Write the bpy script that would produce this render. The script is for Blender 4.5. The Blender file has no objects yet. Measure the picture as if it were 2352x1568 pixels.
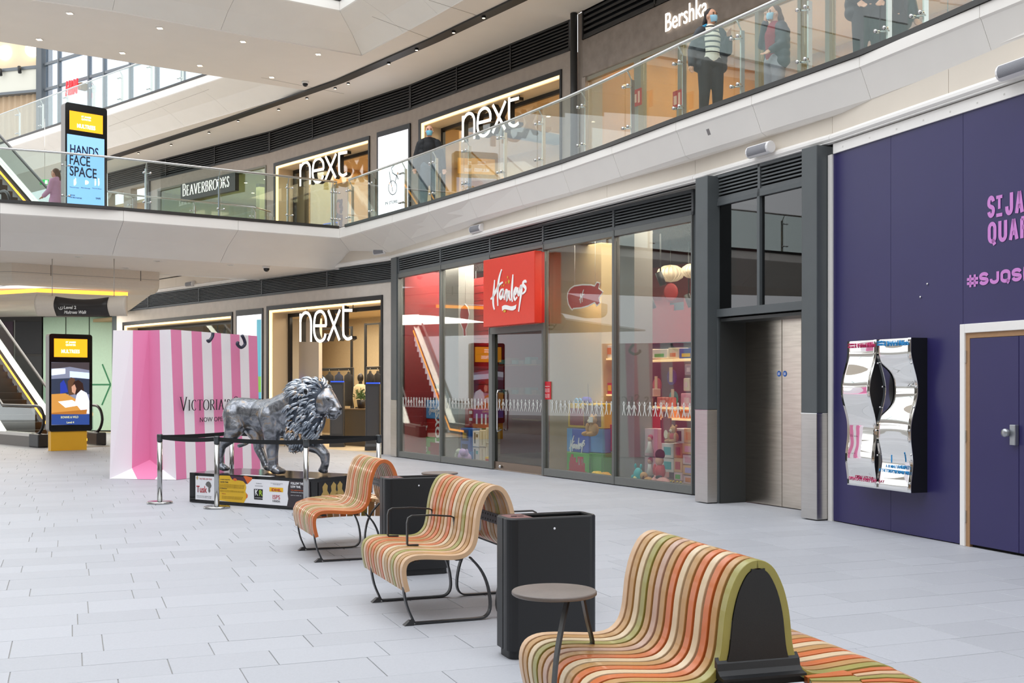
import bpy, math, random
from mathutils import Vector, Matrix
random.seed(7)
scene = bpy.context.scene
COL = scene.collection

# ---------------------------------------------------------------- camera, world, exposure
CX, HZ, FPX, CAMH = 1176.0, 885.0, 2633.0, 1.52
cam_d = bpy.data.cameras.new('camera')
cam_d.sensor_fit = 'HORIZONTAL'; cam_d.sensor_width = 36.0
cam_d.lens = FPX / 2352.0 * 36.0
cam_d.shift_y = (HZ - 784.0) / 2352.0
cam_d.clip_start = 0.1; cam_d.clip_end = 300
cam = bpy.data.objects.new('camera', cam_d); COL.objects.link(cam)
cam.location = (0, 0, CAMH); cam.rotation_euler = (math.pi/2, 0, 0)
scene.camera = cam
scene.view_settings.view_transform = 'Standard'
scene.view_settings.look = 'None'
scene.view_settings.gamma = 1.0
scene.view_settings.exposure = 0.42
try: scene.view_settings.use_curve_mapping = False
except Exception: pass
scene.cycles.transparent_max_bounces = 24
scene.cycles.max_bounces = 8
scene.cycles.sample_clamp_indirect = 6.0
w = bpy.data.worlds.new('overcast sky'); scene.world = w; w.use_nodes = True
bg = w.node_tree.nodes['Background']
# overcast sky: brighter overhead than at the horizon
_n = w.node_tree.nodes; _l = w.node_tree.links
_tc = _n.new('ShaderNodeTexCoord'); _sx = _n.new('ShaderNodeSeparateXYZ'); _mr = _n.new('ShaderNodeMapRange')
_mr.inputs[1].default_value = -0.1; _mr.inputs[2].default_value = 1.0; _mr.inputs[3].default_value = 1.15; _mr.inputs[4].default_value = 1.75
_l.new(_tc.outputs['Generated'], _sx.inputs[0]); _l.new(_sx.outputs['Z'], _mr.inputs[0]); _l.new(_mr.outputs[0], bg.inputs[1])
bg.inputs[0].default_value = (0.94, 0.965, 1.0, 1)

def area_light(name, loc, size, power, color=(1,1,1), rot=(0,0,0), sy=None, spread=None):
    l = bpy.data.lights.new(name, 'AREA'); l.energy = power; l.color = color; l.size = size
    if sy: l.shape = 'RECTANGLE'; l.size_y = sy
    if spread: l.spread = spread
    o = bpy.data.objects.new(name, l); COL.objects.link(o); o.location = loc; o.rotation_euler = rot
    return o
# daylight falling through the glazed atrium roof
area_light('roof_daylight', (-6.0, 12.0, 19.0), 16.0, 1000, (0.95, 0.98, 1.0), sy=26.0)

# ---------------------------------------------------------------- materials
def lin(c):
    if isinstance(c, str):
        c = c.lstrip('#'); c = [int(c[i:i+2], 16)/255 for i in (0, 2, 4)]
    return tuple((x/12.92 if x <= 0.04045 else ((x+0.055)/1.055)**2.4) for x in c)
MATS = {}
def mat(name, col=None, rough=0.5, metal=0.0, emit=0.0, noise=0.0, nscale=20.0, bump=0.0, bscale=60.0, coat=0.0, aniso=False, attr=None, spec=0.5, stretch=None):
    if name in MATS: return MATS[name]
    m = bpy.data.materials.new(name); m.use_nodes = True; MATS[name] = m
    nt = m.node_tree; N = nt.nodes; L = nt.links; b = N['Principled BSDF']
    c = lin(col) if col is not None else (0.8, 0.8, 0.8)
    b.inputs['Base Color'].default_value = (*c, 1)
    b.inputs['Roughness'].default_value = rough; b.inputs['Metallic'].default_value = metal
    b.inputs['Specular IOR Level'].default_value = spec
    if coat: b.inputs['Coat Weight'].default_value = coat; b.inputs['Coat Roughness'].default_value = 0.08
    if emit: b.inputs['Emission Color'].default_value = (*c, 1); b.inputs['Emission Strength'].default_value = emit
    if noise or bump or attr:
        tc = N.new('ShaderNodeTexCoord'); vec = tc.outputs['Object']
        if stretch:
            mp = N.new('ShaderNodeMapping'); mp.inputs['Scale'].default_value = stretch
            L.new(vec, mp.inputs[0]); vec = mp.outputs[0]
    colsock = None
    if attr:
        a = N.new('ShaderNodeAttribute'); a.attribute_name = attr; colsock = a.outputs['Color']
        L.new(colsock, b.inputs['Base Color'])
    if noise:
        n = N.new('ShaderNodeTexNoise'); n.inputs['Scale'].default_value = nscale; n.inputs['Detail'].default_value = 6
        L.new(vec, n.inputs['Vector'])
        mr = N.new('ShaderNodeMapRange'); mr.inputs[1].default_value = .3; mr.inputs[2].default_value = .7
        mr.inputs[3].default_value = 1-noise; mr.inputs[4].default_value = 1+noise
        L.new(n.outputs[0], mr.inputs[0])
        mx = N.new('ShaderNodeVectorMath'); mx.operation = 'SCALE'
        if colsock: L.new(colsock, mx.inputs[0])
        else: mx.inputs[0].default_value = c
        L.new(mr.outputs[0], mx.inputs['Scale']); L.new(mx.outputs[0], b.inputs['Base Color'])
    if bump:
        n2 = N.new('ShaderNodeTexNoise'); n2.inputs['Scale'].default_value = bscale; n2.inputs['Detail'].default_value = 5
        L.new(vec, n2.inputs['Vector'])
        bp = N.new('ShaderNodeBump'); bp.inputs['Strength'].default_value = bump; bp.inputs['Distance'].default_value = 0.01
        L.new(n2.outputs[0], bp.inputs['Height']); L.new(bp.outputs[0], b.inputs['Normal'])
    return m

def glass_mat(name, tint=(0.93, 0.97, 0.95), f0=0.05, power=4.0, rough=0.0):
    m = bpy.data.materials.new(name); m.use_nodes = True; MATS[name] = m
    nt = m.node_tree; N = nt.nodes; L = nt.links
    N.remove(N['Principled BSDF']); out = N['Material Output']
    tr = N.new('ShaderNodeBsdfTransparent'); tr.inputs[0].default_value = (*tint, 1)
    gl = N.new('ShaderNodeBsdfGlossy'); gl.inputs['Roughness'].default_value = rough
    lw = N.new('ShaderNodeLayerWeight'); lw.inputs[0].default_value = 0.5
    p = N.new('ShaderNodeMath'); p.operation = 'POWER'; p.inputs[1].default_value = power
    L.new(lw.outputs['Facing'], p.inputs[0])
    mr = N.new('ShaderNodeMapRange'); mr.inputs[3].default_value = f0; mr.inputs[4].default_value = 0.9
    L.new(p.outputs[0], mr.inputs[0])
    mx = N.new('ShaderNodeMixShader'); L.new(mr.outputs[0], mx.inputs[0]); L.new(tr.outputs[0], mx.inputs[1]); L.new(gl.outputs[0], mx.inputs[2])
    L.new(mx.outputs[0], out.inputs[0])
    return m

GLASS = glass_mat('balustrade glass', (0.90, 0.955, 0.935), 0.055)
SHOPGLASS = glass_mat('shop window glass', (0.88, 0.91, 0.90), 0.075, 3.5)
DARKGLASS = glass_mat('tinted lift glass', (0.22, 0.23, 0.235), 0.09, 3.0)
STEEL = mat('brushed stainless', '#c9c6c2', .28, 1.0, noise=.05, nscale=4, stretch=(1, 1, 30))
CHROME = mat('polished steel', '#d8d8d8', .10, 1.0, noise=.03)
GREY = mat('grey painted metal', '#53585a', .45, .0, noise=.05, nscale=3)
DGREY = mat('dark recess metal', '#1d1e20', .5, noise=.05)
BLACK = mat('black powder coat', '#17181b', .42, noise=.1, nscale=200, bump=.08, bscale=500)
LOUV = mat('charcoal louvre', '#5a5e60', .5, noise=.05)
LOUVD = mat('black louvre', '#1e1d1d', .45, noise=.05)
WHITE = mat('white fascia panel', '#efebe5', .42, noise=.015, nscale=2)
TRIMW = mat('white painted trim', '#f1eeea', .45, noise=.01)
BEIGE = mat('beige fascia band', '#ddd3c5', .5, noise=.02, nscale=3)
CEIL = mat('ceiling plaster', '#e6dfd7', .7, noise=.015, nscale=1.5)
STONEU = mat('taupe stone wall', '#a3968b', .6, noise=.06, nscale=6, bump=.15, bscale=40)
STONEL = mat('pale limestone wall', '#d3cac0', .5, noise=.05, nscale=5, bump=.12, bscale=40)
CONC = mat('brown grey plaster', '#8d8178', .75, noise=.14, nscale=5, bump=.5, bscale=14)
INDIGO = mat('indigo hoarding vinyl', '#2f2a5c', .36, noise=.03, nscale=2, spec=.5)
RED = mat('hot red acrylic', '#e33a26', .35, noise=.02)
STRIP = mat('warm led strip', '#ffcf90', .5, emit=2.0)
WSIGN = mat('white lit letter', '#fffaf0', .5, emit=1.6)
SPOT = mat('lit downlight', '#ffe6bf', .5, emit=7)
ORANGEL = mat('orange led strip', '#ffa638', .5, emit=2.2)
WARM = mat('warm shop wall', '#c9b18c', .7, noise=.05)
WARMD = mat('warm shop dark wall', '#7a6a54', .7, noise=.05)
TAN = mat('timber shop wall', '#b3854e', .6, noise=.08, nscale=3)

# ---------------------------------------------------------------- mesh helpers
class MB:
    """collects faces in world coordinates; build() links them as ONE mesh object"""
    def __init__(s, M=None):
        s.v = []; s.f = []; s.mi = []; s.sm = []; s.M = M; s.cols = []; s.col = None
    def add(s, vs, fs, mi=0, smooth=False):
        b = len(s.v)
        for p in vs:
            p = Vector(p)
            if s.M is not None: p = s.M @ p
            s.v.append(p)
        for f in fs:
            s.f.append([b+i for i in f]); s.mi.append(mi); s.sm.append(smooth); s.cols.append(s.col)
        return s
    def box(s, x0, x1, y0, y1, z0, z1, mi=0):
        vs = [(x, y, z) for z in (z0, z1) for y in (y0, y1) for x in (x0, x1)]
        return s.add(vs, [(0,2,3,1), (4,5,7,6), (0,1,5,4), (2,6,7,3), (0,4,6,2), (1,3,7,5)], mi)
    def fbox(s, F, s0, s1, d0, d1, z0, z1, mi=0):
        vs = [F.pt(a, d, z) for z in (z0, z1) for d in (d0, d1) for a in (s0, s1)]
        return s.add(vs, [(0,2,3,1), (4,5,7,6), (0,1,5,4), (2,6,7,3), (0,4,6,2), (1,3,7,5)], mi)
    def prism(s, poly, z0, z1, mi=0):
        n = len(poly)
        vs = [(p[0], p[1], z0) for p in poly] + [(p[0], p[1], z1) for p in poly]
        return s.add(vs, [tuple(range(n)), tuple(range(2*n-1, n-1, -1))] + [(i, n+i, n+(i+1) % n, (i+1) % n) for i in range(n)], mi)
    def loft(s, rings, mi=0, smooth=False, caps=True, closed=True):
        n = len(rings[0]); vs = [p for r in rings for p in r]; fs = []
        for k in range(len(rings)-1):
            for i in range(n if closed else n-1):
                j = (i+1) % n
                fs.append((k*n+i, k*n+j, (k+1)*n+j, (k+1)*n+i))
        if caps and closed:
            fs.append(tuple(range(n-1, -1, -1))); fs.append(tuple((len(rings)-1)*n+i for i in range(n)))
        return s.add(vs, fs, mi, smooth)
    def tube(s, pts, r, n=8, mi=0, smooth=True, caps=True):
        pts = [Vector(p) for p in pts]; rings = []
        rr = r if isinstance(r, (list, tuple)) else [r]*len(pts)
        up = None
        for i, p in enumerate(pts):
            t = (pts[min(i+1, len(pts)-1)] - pts[max(i-1, 0)]).normalized()
            if up is None: up = Vector((0, 0, 1)) if abs(t.z) < .9 else Vector((1, 0, 0))
            a = t.cross(up).normalized(); b = a.cross(t).normalized(); up = b
            rings.append([p + (a*math.cos(2*math.pi*k/n) + b*math.sin(2*math.pi*k/n))*rr[i] for k in range(n)])
        return s.loft(rings, mi, smooth, caps)
    def lathe(s, c, prof, n=20, mi=0, smooth=True):
        rings = [[Vector((c[0]+r*math.cos(2*math.pi*k/n), c[1]+r*math.sin(2*math.pi*k/n), c[2]+z)) for k in range(n)] for r, z in prof]
        return s.loft(rings, mi, smooth)
    def ell(s, c, r, n=12, m=8, mi=0, R=None):
        rings = []
        for j in range(m+1):
            th = math.pi*j/m; z = -math.cos(th); q = max(math.sin(th), 1e-3)
            ring = []
            for k in range(n):
                p = Vector((q*math.cos(2*math.pi*k/n)*r[0], q*math.sin(2*math.pi*k/n)*r[1], z*r[2]))
                if R is not None: p = R @ p
                ring.append(Vector(c) + p)
            rings.append(ring)
        return s.loft(rings, mi, True)
    def mesh(s, name, mats, loc):
        me = bpy.data.meshes.new(name)
        me.from_pydata([tuple(v - loc) for v in s.v], [], s.f)
        for m in (mats if isinstance(mats, (list, tuple)) else [mats]): me.materials.append(m)
        me.polygons.foreach_set('material_index', s.mi)
        me.polygons.foreach_set('use_smooth', s.sm)
        if any(c is not None for c in s.cols):
            at = me.attributes.new('pcol', 'FLOAT_COLOR', 'FACE')
            at.data.foreach_set('color', [x for c in s.cols for x in ((*c, 1.0) if c else (1, 1, 1, 1))])
        me.update()
        return me
WL = {}
def tag(o, label=None, cat=None, group=None, kind=None):
    if label: o['label'] = label
    if cat: o['category'] = cat
    if group: o['group'] = group
    if kind: o['kind'] = kind
    return o
def thing(name, label, cat, loc, group=None):
    o = bpy.data.objects.new(name, None); COL.objects.link(o); o.location = Vector(loc); WL[o.name] = Vector(loc)
    o.empty_display_size = .1
    return tag(o, label, cat, group)
def build(name, mb, mats, parent=None, loc=None, recalc=True, **kw):
    if not mb.v: return None
    if loc is None:
        xs = [v.x for v in mb.v]; ys = [v.y for v in mb.v]; zs = [v.z for v in mb.v]
        loc = Vector(((min(xs)+max(xs))/2, (min(ys)+max(ys))/2, min(zs)))
    loc = Vector(loc)
    me = mb.mesh(name, mats, loc)
    if recalc:
        import bmesh
        bm = bmesh.new(); bm.from_mesh(me); bmesh.ops.recalc_face_normals(bm, faces=bm.faces); bm.to_mesh(me); bm.free()
    o = bpy.data.objects.new(name, me); COL.objects.link(o)
    o.location = loc - (WL[parent.name] if parent else Vector((0, 0, 0)))
    if parent: o.parent = parent
    WL[o.name] = loc
    tag(o, **kw)
    return o
def struct(name, mb, mats, parent=None):
    return build(name, mb, mats, parent, **({} if parent else {'kind': 'structure'}))
def dup(o, loc, rz=None, parent='same', scale=None):
    """copy a one-mesh object to a world location"""
    c = o.copy(); COL.objects.link(c)
    if parent != 'same': c.parent = parent
    p = c.parent
    c.location = Vector(loc) - (WL[p.name] if p else Vector((0, 0, 0))); WL[c.name] = Vector(loc)
    if rz is not None: c.rotation_euler = (0, 0, rz)
    if scale is not None: c.scale = scale
    return c
def bevel(o, w=.005, seg=2, ang=.6):
    m = o.modifiers.new('bevel', 'BEVEL'); m.width = w; m.segments = seg; m.limit_method = 'ANGLE'; m.angle_limit = ang
    return o

class Frame:
    """a straight facade line: s along it (to the far left), d inward (away from the atrium), z up"""
    def __init__(s, a, b):
        s.a = Vector(a); t = Vector(b) - Vector(a); s.len = t.length; s.t = t.normalized(); s.n = Vector((s.t.y, -s.t.x))
        if s.n.dot(Vector((0.5, 1))) < 0: s.n = -s.n
    def pt(s, a, d, z):
        p = s.a + s.t*a + s.n*d
        return Vector((p.x, p.y, z))
    def s_u(s, u, d=0.0):
        k = (u-CX)/FPX; p = s.a + s.n*d
        return (k*p.y - p.x)/(s.t.x - k*s.t.y)
    def z_v(s, v, a, d=0.0):
        return CAMH + (HZ-v)*s.pt(a, d, 0).y/FPX
    def zuv(s, u, v, d=0.0):
        return s.z_v(v, s.s_u(u, d), d)
    def rz(s): return math.atan2(s.t.y, s.t.x)
    def M(s, a=0, d=0, z=0):
        """local x = along the wall towards picture right, local y = up, local z = out of the wall"""
        x = -s.t if s.t.x < 0 else s.t
        y = Vector((0, 0, 1)); X = Vector((x.x, x.y, 0)); Z = X.cross(y)
        o = s.pt(a, d, z)
        return Matrix(((X.x, y.x, Z.x, o.x), (X.y, y.y, Z.y, o.y), (X.z, y.z, Z.z, o.z), (0, 0, 0, 1)))
def G(u, v, z=0.0):
    Y = (CAMH-z)*FPX/(v-HZ); return Vector(((u-CX)/FPX*Y, Y, z))
def P(u, v, Y):
    return Vector(((u-CX)/FPX*Y, Y, CAMH+(HZ-v)*Y/FPX))

def offset(path, o):
    """offset a plan polyline to its right-hand side (into the slab)"""
    out = []; n = len(path); pv = [Vector(p[:2]) for p in path]
    for i in range(n):
        ds = []
        if i > 0: ds.append((pv[i]-pv[i-1]).normalized())
        if i < n-1: ds.append((pv[i+1]-pv[i]).normalized())
        ns = [Vector((d.y, -d.x)) for d in ds]
        m = sum(ns, Vector((0, 0))).normalized()
        out.append(pv[i] + m*(o/max(m.dot(ns[0]), .3)))
    return out
def resample(path, step):
    pv = [Vector(p[:2]) for p in path]; out = [pv[0]]
    for a, b in zip(pv, pv[1:]):
        n = max(1, round((b-a).length/step))
        for k in range(1, n+1): out.append(a.lerp(b, k/n))
    return out
def sweep(mb, path, prof, mi=0):
    offs = [offset(path, o) for o, z in prof]
    rings = [[Vector((offs[j][i].x, offs[j][i].y, prof[j][1])) for j in range(len(prof))] for i in range(len(path))]
    return mb.loft(rings, mi)
def panels(path, prof, step, gap, parent, m, name='panel'):
    """cladding panels along a path, one object each, with recessed joints"""
    pv = resample(path, step)
    offs = [offset(pv, o) for o, z in prof]
    for i in range(len(pv)-1):
        mb = MB(); r0 = []; r1 = []
        for j in range(len(prof)):
            a, b = offs[j][i], offs[j][i+1]; L = (b-a).length
            t = gap/2/max(L, .01)
            p, q = a.lerp(b, t), a.lerp(b, 1-t)
            r0.append(Vector((p.x, p.y, prof[j][1]))); r1.append(Vector((q.x, q.y, prof[j][1])))
        mb.loft([r0, r1])
        build(name, mb, m, parent)
def shell(prof, th=.03):
    """closed thin section from an open profile: second side is set back into the slab"""
    return prof + [(o+th, z-.002 if k < len(prof)-1 else z+th) for k, (o, z) in reversed(list(enumerate(prof)))]
def wall_open(mb, F, s0, s1, z0, z1, d0, d1, openings, mi=0):
    ss = sorted({s0, s1, *[x for o in openings for x in o[:2] if s0 < x < s1]})
    for a, b in zip(ss, ss[1:]):
        m = (a+b)/2; hs = sorted([(o[2], o[3]) for o in openings if o[0] <= m <= o[1]]); z = z0
        for h0, h1 in hs:
            if h0 > z+.001: mb.fbox(F, a, b, d0, d1, z, h0, mi)
            z = max(z, h1)
        if z < z1-.001: mb.fbox(F, a, b, d0, d1, z, z1, mi)
    return mb

def text(name, body, M, size, m, parent, sx=1.0, bold=0.0, ext=.004, align='CENTER', shear=0.0, spacing=1.0, **kw):
    """flat lettering built as a mesh; M places it (x right, y up, z out)"""
    c = bpy.data.curves.new(name, 'FONT'); c.body = body; c.size = size; c.align_x = align; c.align_y = 'CENTER'
    c.extrude = ext; c.offset = bold; c.shear = shear; c.resolution_u = 3; c.space_character = spacing
    t = bpy.data.objects.new('tmp', c); COL.objects.link(t)
    dg = bpy.context.evaluated_depsgraph_get(); me = bpy.data.meshes.new_from_object(t.evaluated_get(dg))
    COL.objects.unlink(t); bpy.data.objects.remove(t)
    me.transform(M @ Matrix.Diagonal((sx, 1, 1, 1)))
    loc = M.translation.copy(); me.transform(Matrix.Translation(-loc))
    me.name = name; me.materials.clear(); me.materials.append(m)
    o = bpy.data.objects.new(name, me); COL.objects.link(o)
    if parent: o.parent = parent; o.location = loc - WL[parent.name]
    else: o.location = loc
    WL[o.name] = loc
    tag(o, **kw)
    return o
def ribbon(mb, pts, wfun, M, d0=0.0, d1=.005, mi=0):
    """a brush stroke: polyline in local x,y with width by direction, extruded d0..d1 out of the wall"""
    P2 = [Vector(p) for p in pts]; L = []; R = []
    for i, p in enumerate(P2):
        t = (P2[min(i+1, len(P2)-1)] - P2[max(i-1, 0)]).normalized(); n = Vector((-t.y, t.x))
        w_ = wfun(t, i/(len(P2)-1))/2
        L.append(p+n*w_); R.append(p-n*w_)
    rings = []
    for l, r in zip(L, R):
        rings.append([M @ Vector((l.x, l.y, d0)), M @ Vector((r.x, r.y, d0)), M @ Vector((r.x, r.y, d1)), M @ Vector((l.x, l.y, d1))])
    mb.loft(rings, mi)
def smooth_pts(pts, n=6):
    """Catmull-Rom through 2D/3D points"""
    P_ = [Vector(p) for p in pts]; out = []
    for i in range(len(P_)-1):
        a, b, c, d = P_[max(i-1, 0)], P_[i], P_[i+1], P_[min(i+2, len(P_)-1)]
        for k in range(n):
            t = k/n
            out.append(.5*((2*b)+(c-a)*t+(2*a-5*b+4*c-d)*t*t+(3*b-a-3*c+d)*t**3))
    out.append(P_[-1]); return out
# ================================================================ plan of the place
Z1, Z2, Z3 = 0.0, 5.04, 10.08
CZ = 4.25            # ceiling edge over the ground floor
B_R = [tuple(p) for p in smooth_pts([(6.2,4.2),(5.25,7.8),(4.27,10.47),(3.667,12.1),(2.16,15.12),(.78,17.96),(-1.6,22.0),(-3.82,25.4)], 3)]
B_L = [tuple(p) for p in smooth_pts([(-3.82,25.4),(-6.07,23.9),(-8.03,22.55),(-9.72,21.76),(-13,20.5),(-17.5,19.0)], 2)]
B_ALL = B_R + B_L[1:]
RW = [(-17.5,22.9),(-12.1,26.6),(-8.1,29.4),(-7.0,30.15),(-11.5,34.4),(-18,40.4),(-24,46)]
U = [(13.5,3.3),(1.47,23.6),(1.23,24.18),(-2.6,29.4),(-7.35,34.8),(-14.7,41.7),(-21,47.5)]
FB = Frame((3.61,12.83),(3.61+.334*-1, 12.83+.942))         # indigo hoarding: negative s runs towards the camera
FL = Frame((3.61,12.83),(2.42,15.27))                        # lift doors
FH = Frame((2.52,15.88),(-2.68,24.77))                       # toy shop
FN = Frame((-2.57,25.0),(-12.3,35.7))                        # clothes shop, ground floor
FU0 = Frame((9.5,10.05),(1.47,23.6)); FU1 = Frame((1.23,24.18),(-2.6,29.4))
FU2 = Frame((-2.6,29.4),(-7.35,34.8)); FU3 = Frame((-7.35,34.8),(-14.7,41.7))

# ---------------------------------------------------------------- floor of granite pavers
PAVE = mat('grey granite paver', None, .52, noise=.035, nscale=90, bump=.10, bscale=160, attr='pcol', spec=.4)
fl = MB(); fl.box(-34, 14, -10, 60, -.3, -.006)
floor = struct('floor', fl, mat('paver joint', '#9a9894', .8))
va = Vector((-.3603, .9328)); vb = Vector((.9328, .3603))
rows = []; r = -14.0; k = 0; wid = [.47, .36, .36, .45, .36, .33]
while r < 44: rows.append((r, r+wid[k % 6])); r += wid[k % 6]; k += 1
tiles = []
rnd = random.Random(3)
for (r0, r1) in rows:
    t = -22 + rnd.random()
    while t < 30:
        L = rnd.choice([.5, .56, .62, .7, .8, .9]); c = va*((r0+r1)/2) + vb*(t+L/2)
        if 4.5 < c.y < 41 and abs(c.x) < .4466*c.y + 1.6 and c.x < 7:
            tiles.append((r0, r1, t, t+L, c))
        t += L
def tile_box(mb, r0, r1, t0, t1, ze):
    g = .0026
    def cn(r, t): p = va*r + vb*t; return (p.x, p.y)
    q = [cn(r0+g, t0+g), cn(r0+g, t1-g), cn(r1-g, t1-g), cn(r1-g, t0+g)]
    b = .002
    q2 = [cn(r0+g+b, t0+g+b), cn(r0+g+b, t1-g-b), cn(r1-g-b, t1-g-b), cn(r1-g-b, t0+g+b)]
    vs = [(*p, -.006) for p in q] + [(*p, ze-.0015) for p in q] + [(*p, ze) for p in q2]
    fs = [(8,9,10,11)] + [(i, (i+1) % 4, 4+(i+1) % 4, 4+i) for i in range(4)] + [(4+i, 4+(i+1) % 4, 8+(i+1) % 4, 8+i) for i in range(4)]
    mb.add(vs, fs)
def tcol():
    v = rnd.choice([.0, .0, .012, -.014, .02, -.025]) + rnd.uniform(-.008, .008)
    c = lin('#abadb3'); return tuple(x*(1+v*1.7) for x in c)
vis = [t for t in tiles if abs(t[4].x) < .4466*t[4].y+.2 and t[4].y > 5.7]
vis.sort(key=lambda t: t[4].y); near = set(id(t) for t in vis[:300])
far_mb = MB()
for t in tiles:
    if id(t) in near:
        mb = MB(); mb.col = tcol(); tile_box(mb, *t[:4], rnd.uniform(-.0006, .0006)); build('paver', mb, PAVE, floor, recalc=False)
    else:
        far_mb.col = tcol(); tile_box(far_mb, *t[:4], rnd.uniform(-.0005, .0005))
build('paver_field', far_mb, PAVE, floor, recalc=False, kind='stuff')

# ---------------------------------------------------------------- upper slabs, fascias, soffits
P_R = [(0,0),(0,-.11),(.02,-.13),(.15,-.43),(.22,-.465),(.62,-.47)]
P_L = [(0,0),(0,-.20),(.02,-.22),(.60,-.48),(.96,-.71),(1.08,-.79)]
def fascia(path, fun, step, zt, name, label_struct, m=WHITE, gap=.006):
    """cladding panels with real joints in front of a dark backing"""
    pv = resample(path, step); n = len(pv); profs = [fun(p) for p in pv]; mpt = len(profs[0])
    cols = [offset(pv, 0) for _ in range(1)]
    def ring(i, dz=0, ins=0.0):
        out = []
        for j in range(mpt):
            out.append(offset_cache(pv, profs[i][j][0]+ins)[i])
        return [Vector((p.x, p.y, zt+profs[i][j][1]+dz)) for j, p in enumerate(out)]
    cache = {}
    def offset_cache(pv, o):
        o = round(o, 4)
        if o not in cache: cache[o] = offset(pv, o)
        return cache[o]
    back = MB(); rings = []
    for i in range(n):
        a = ring(i, .02, .03); b = ring(i, .05, .06); rings.append(a + b[::-1])
    back.loft(rings)
    root = struct(name, back, DGREY)
    for i in range(n-1):
        A, Bq = ring(i), ring(i+1); A2, B2 = ring(i, .018, .026), ring(i+1, .018, .026)
        L = (A[0]-Bq[0]).length; t = gap/2/max(L, .05)
        r0 = [a.lerp(b, t) for a, b in zip(A, Bq)] + [a.lerp(b, t) for a, b in zip(A2, B2)][::-1]
        r1 = [a.lerp(b, 1-t) for a, b in zip(A, Bq)] + [a.lerp(b, 1-t) for a, b in zip(A2, B2)][::-1]
        mb = MB(); mb.loft([r0, r1]); build('fascia_panel', mb, m, root)
    return root
CORN = Vector((-3.82, 25.4))
def fun_mix(p):
    d = (Vector(p)-CORN).length; t = 0 if p[1] < 25.39 and p[0] < -3.82 else min(1, d/6.0)
    return [(a[0]*(1-t)+b[0]*t, a[1]*(1-t)+b[1]*t) for a, b in zip(P_L, P_R)]
def thin(path, step):
    pv = resample(path, .35); out = [pv[0]]; acc = 0
    for a, b in zip(pv, pv[1:]):
        acc += (b-a).length
        if acc >= step: out.append(b); acc = 0
    if (out[-1]-pv[-1]).length > .3: out.append(pv[-1])
    else: out[-1] = pv[-1]
    return [tuple(p) for p in out]
path2 = thin(B_R, 1.45)[:-1] + [tuple(CORN)] + thin(B_L, 2.1)[1:]
fascia(path2, fun_mix, 99, Z2-.05, 'trim_1', None)
fascia(path2, lambda p: P_L, 99, Z3-.05, 'trim_2', None)
rwp = thin(RW[:4], 2.4)[:-1] + [RW[3]] + thin(RW[3:], 2.4)[1:]
fascia(rwp, lambda p: P_L, 99, Z2-.05, 'trim_3', None)
fascia(rwp, lambda p: P_L, 99, Z3-.05, 'trim_4', None)
def off_poly(o1, o2):
    return [tuple(p) for p in offset(path2, o1)] + [tuple(p) for p in offset(rwp, o2)] + [tuple(p) for p in reversed(U)]
# walkway decks (finished floor on top, plaster soffit below)
DECK = mat('pale stone deck', '#cfcac4', .5)
mb = MB(); mb.prism(off_poly(.03, .03), Z2-.08, Z2-.02); struct('floor_2', mb, DECK)
mb = MB(); mb.prism(off_poly(.03, .03), Z3-.08, Z3-.02); struct('floor_3', mb, DECK)
mb = MB(); mb.prism(off_poly(1.05, 1.05), 9.235, 9.30); ceil3 = struct('ceiling_2', mb, CEIL)
# bridge soffit over the ground floor
offB = offset(path2, 1.05); offR = offset(rwp, 1.05)
kb = min(range(len(path2)), key=lambda i: (Vector(path2[i])-CORN).length)
poly = [tuple(offB[i]) for i in range(kb, len(path2))] + [tuple(p) for p in offR[:len([q for q in rwp if q[0] < -6.99 and q[1] <= 30.15])]] + [(-5.0, 28.5)]
mb = MB(); mb.prism(poly, CZ-.03, CZ+.03); struct('ceiling_1', mb, CEIL)
# level 4 edge above (roof side) closes the view upwards behind the bridge

# shadow gap track with black channel in the level-2 ceiling
tr = [G3 for G3 in [P(1300,-46,21.4), P(1198,0,22.8), P(1000,95,25.5), P(780,190,29.0), P(500,283,33.7), P(248,366,38.9), P(140,398,41.4)]]
ch = MB(); pt = [(p.x, p.y) for p in tr]
l, r_ = offset(pt, -.13), offset(pt, .13)
for i in range(len(pt)-1):
    ch.prism([tuple(l[i]), tuple(l[i+1]), tuple(r_[i+1]), tuple(r_[i])], 9.195, 9.234)
build('light_track', ch, DGREY, label='long black lighting channel curving across the upper walkway ceiling', cat='lighting track') if False else None
trk = build('light_track', ch, DGREY); tag(trk, 'long black lighting channel curving across the upper walkway ceiling', 'light track')
spots = [(1111,38),(1042,72),(957,112),(893,144),(800,190),(770,201),(705,224),(640,250),(547,276),(480,303),(393,331),(318,350)]
for u_, v_ in spots:
    c = P(u_, v_, (9.195-CAMH)*FPX/(HZ-v_)); a = MB(); a.lathe((c.x, c.y, c.z-.035), [(.045,0),(.045,.03),(.03,.04)], 10); a.add([(c.x+.032*math.cos(k*.7854), c.y+.032*math.sin(k*.7854), c.z-.036) for k in range(8)], [tuple(range(8))], 1)
    build('spotlight', a, [BLACK, SPOT], trk)

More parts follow.
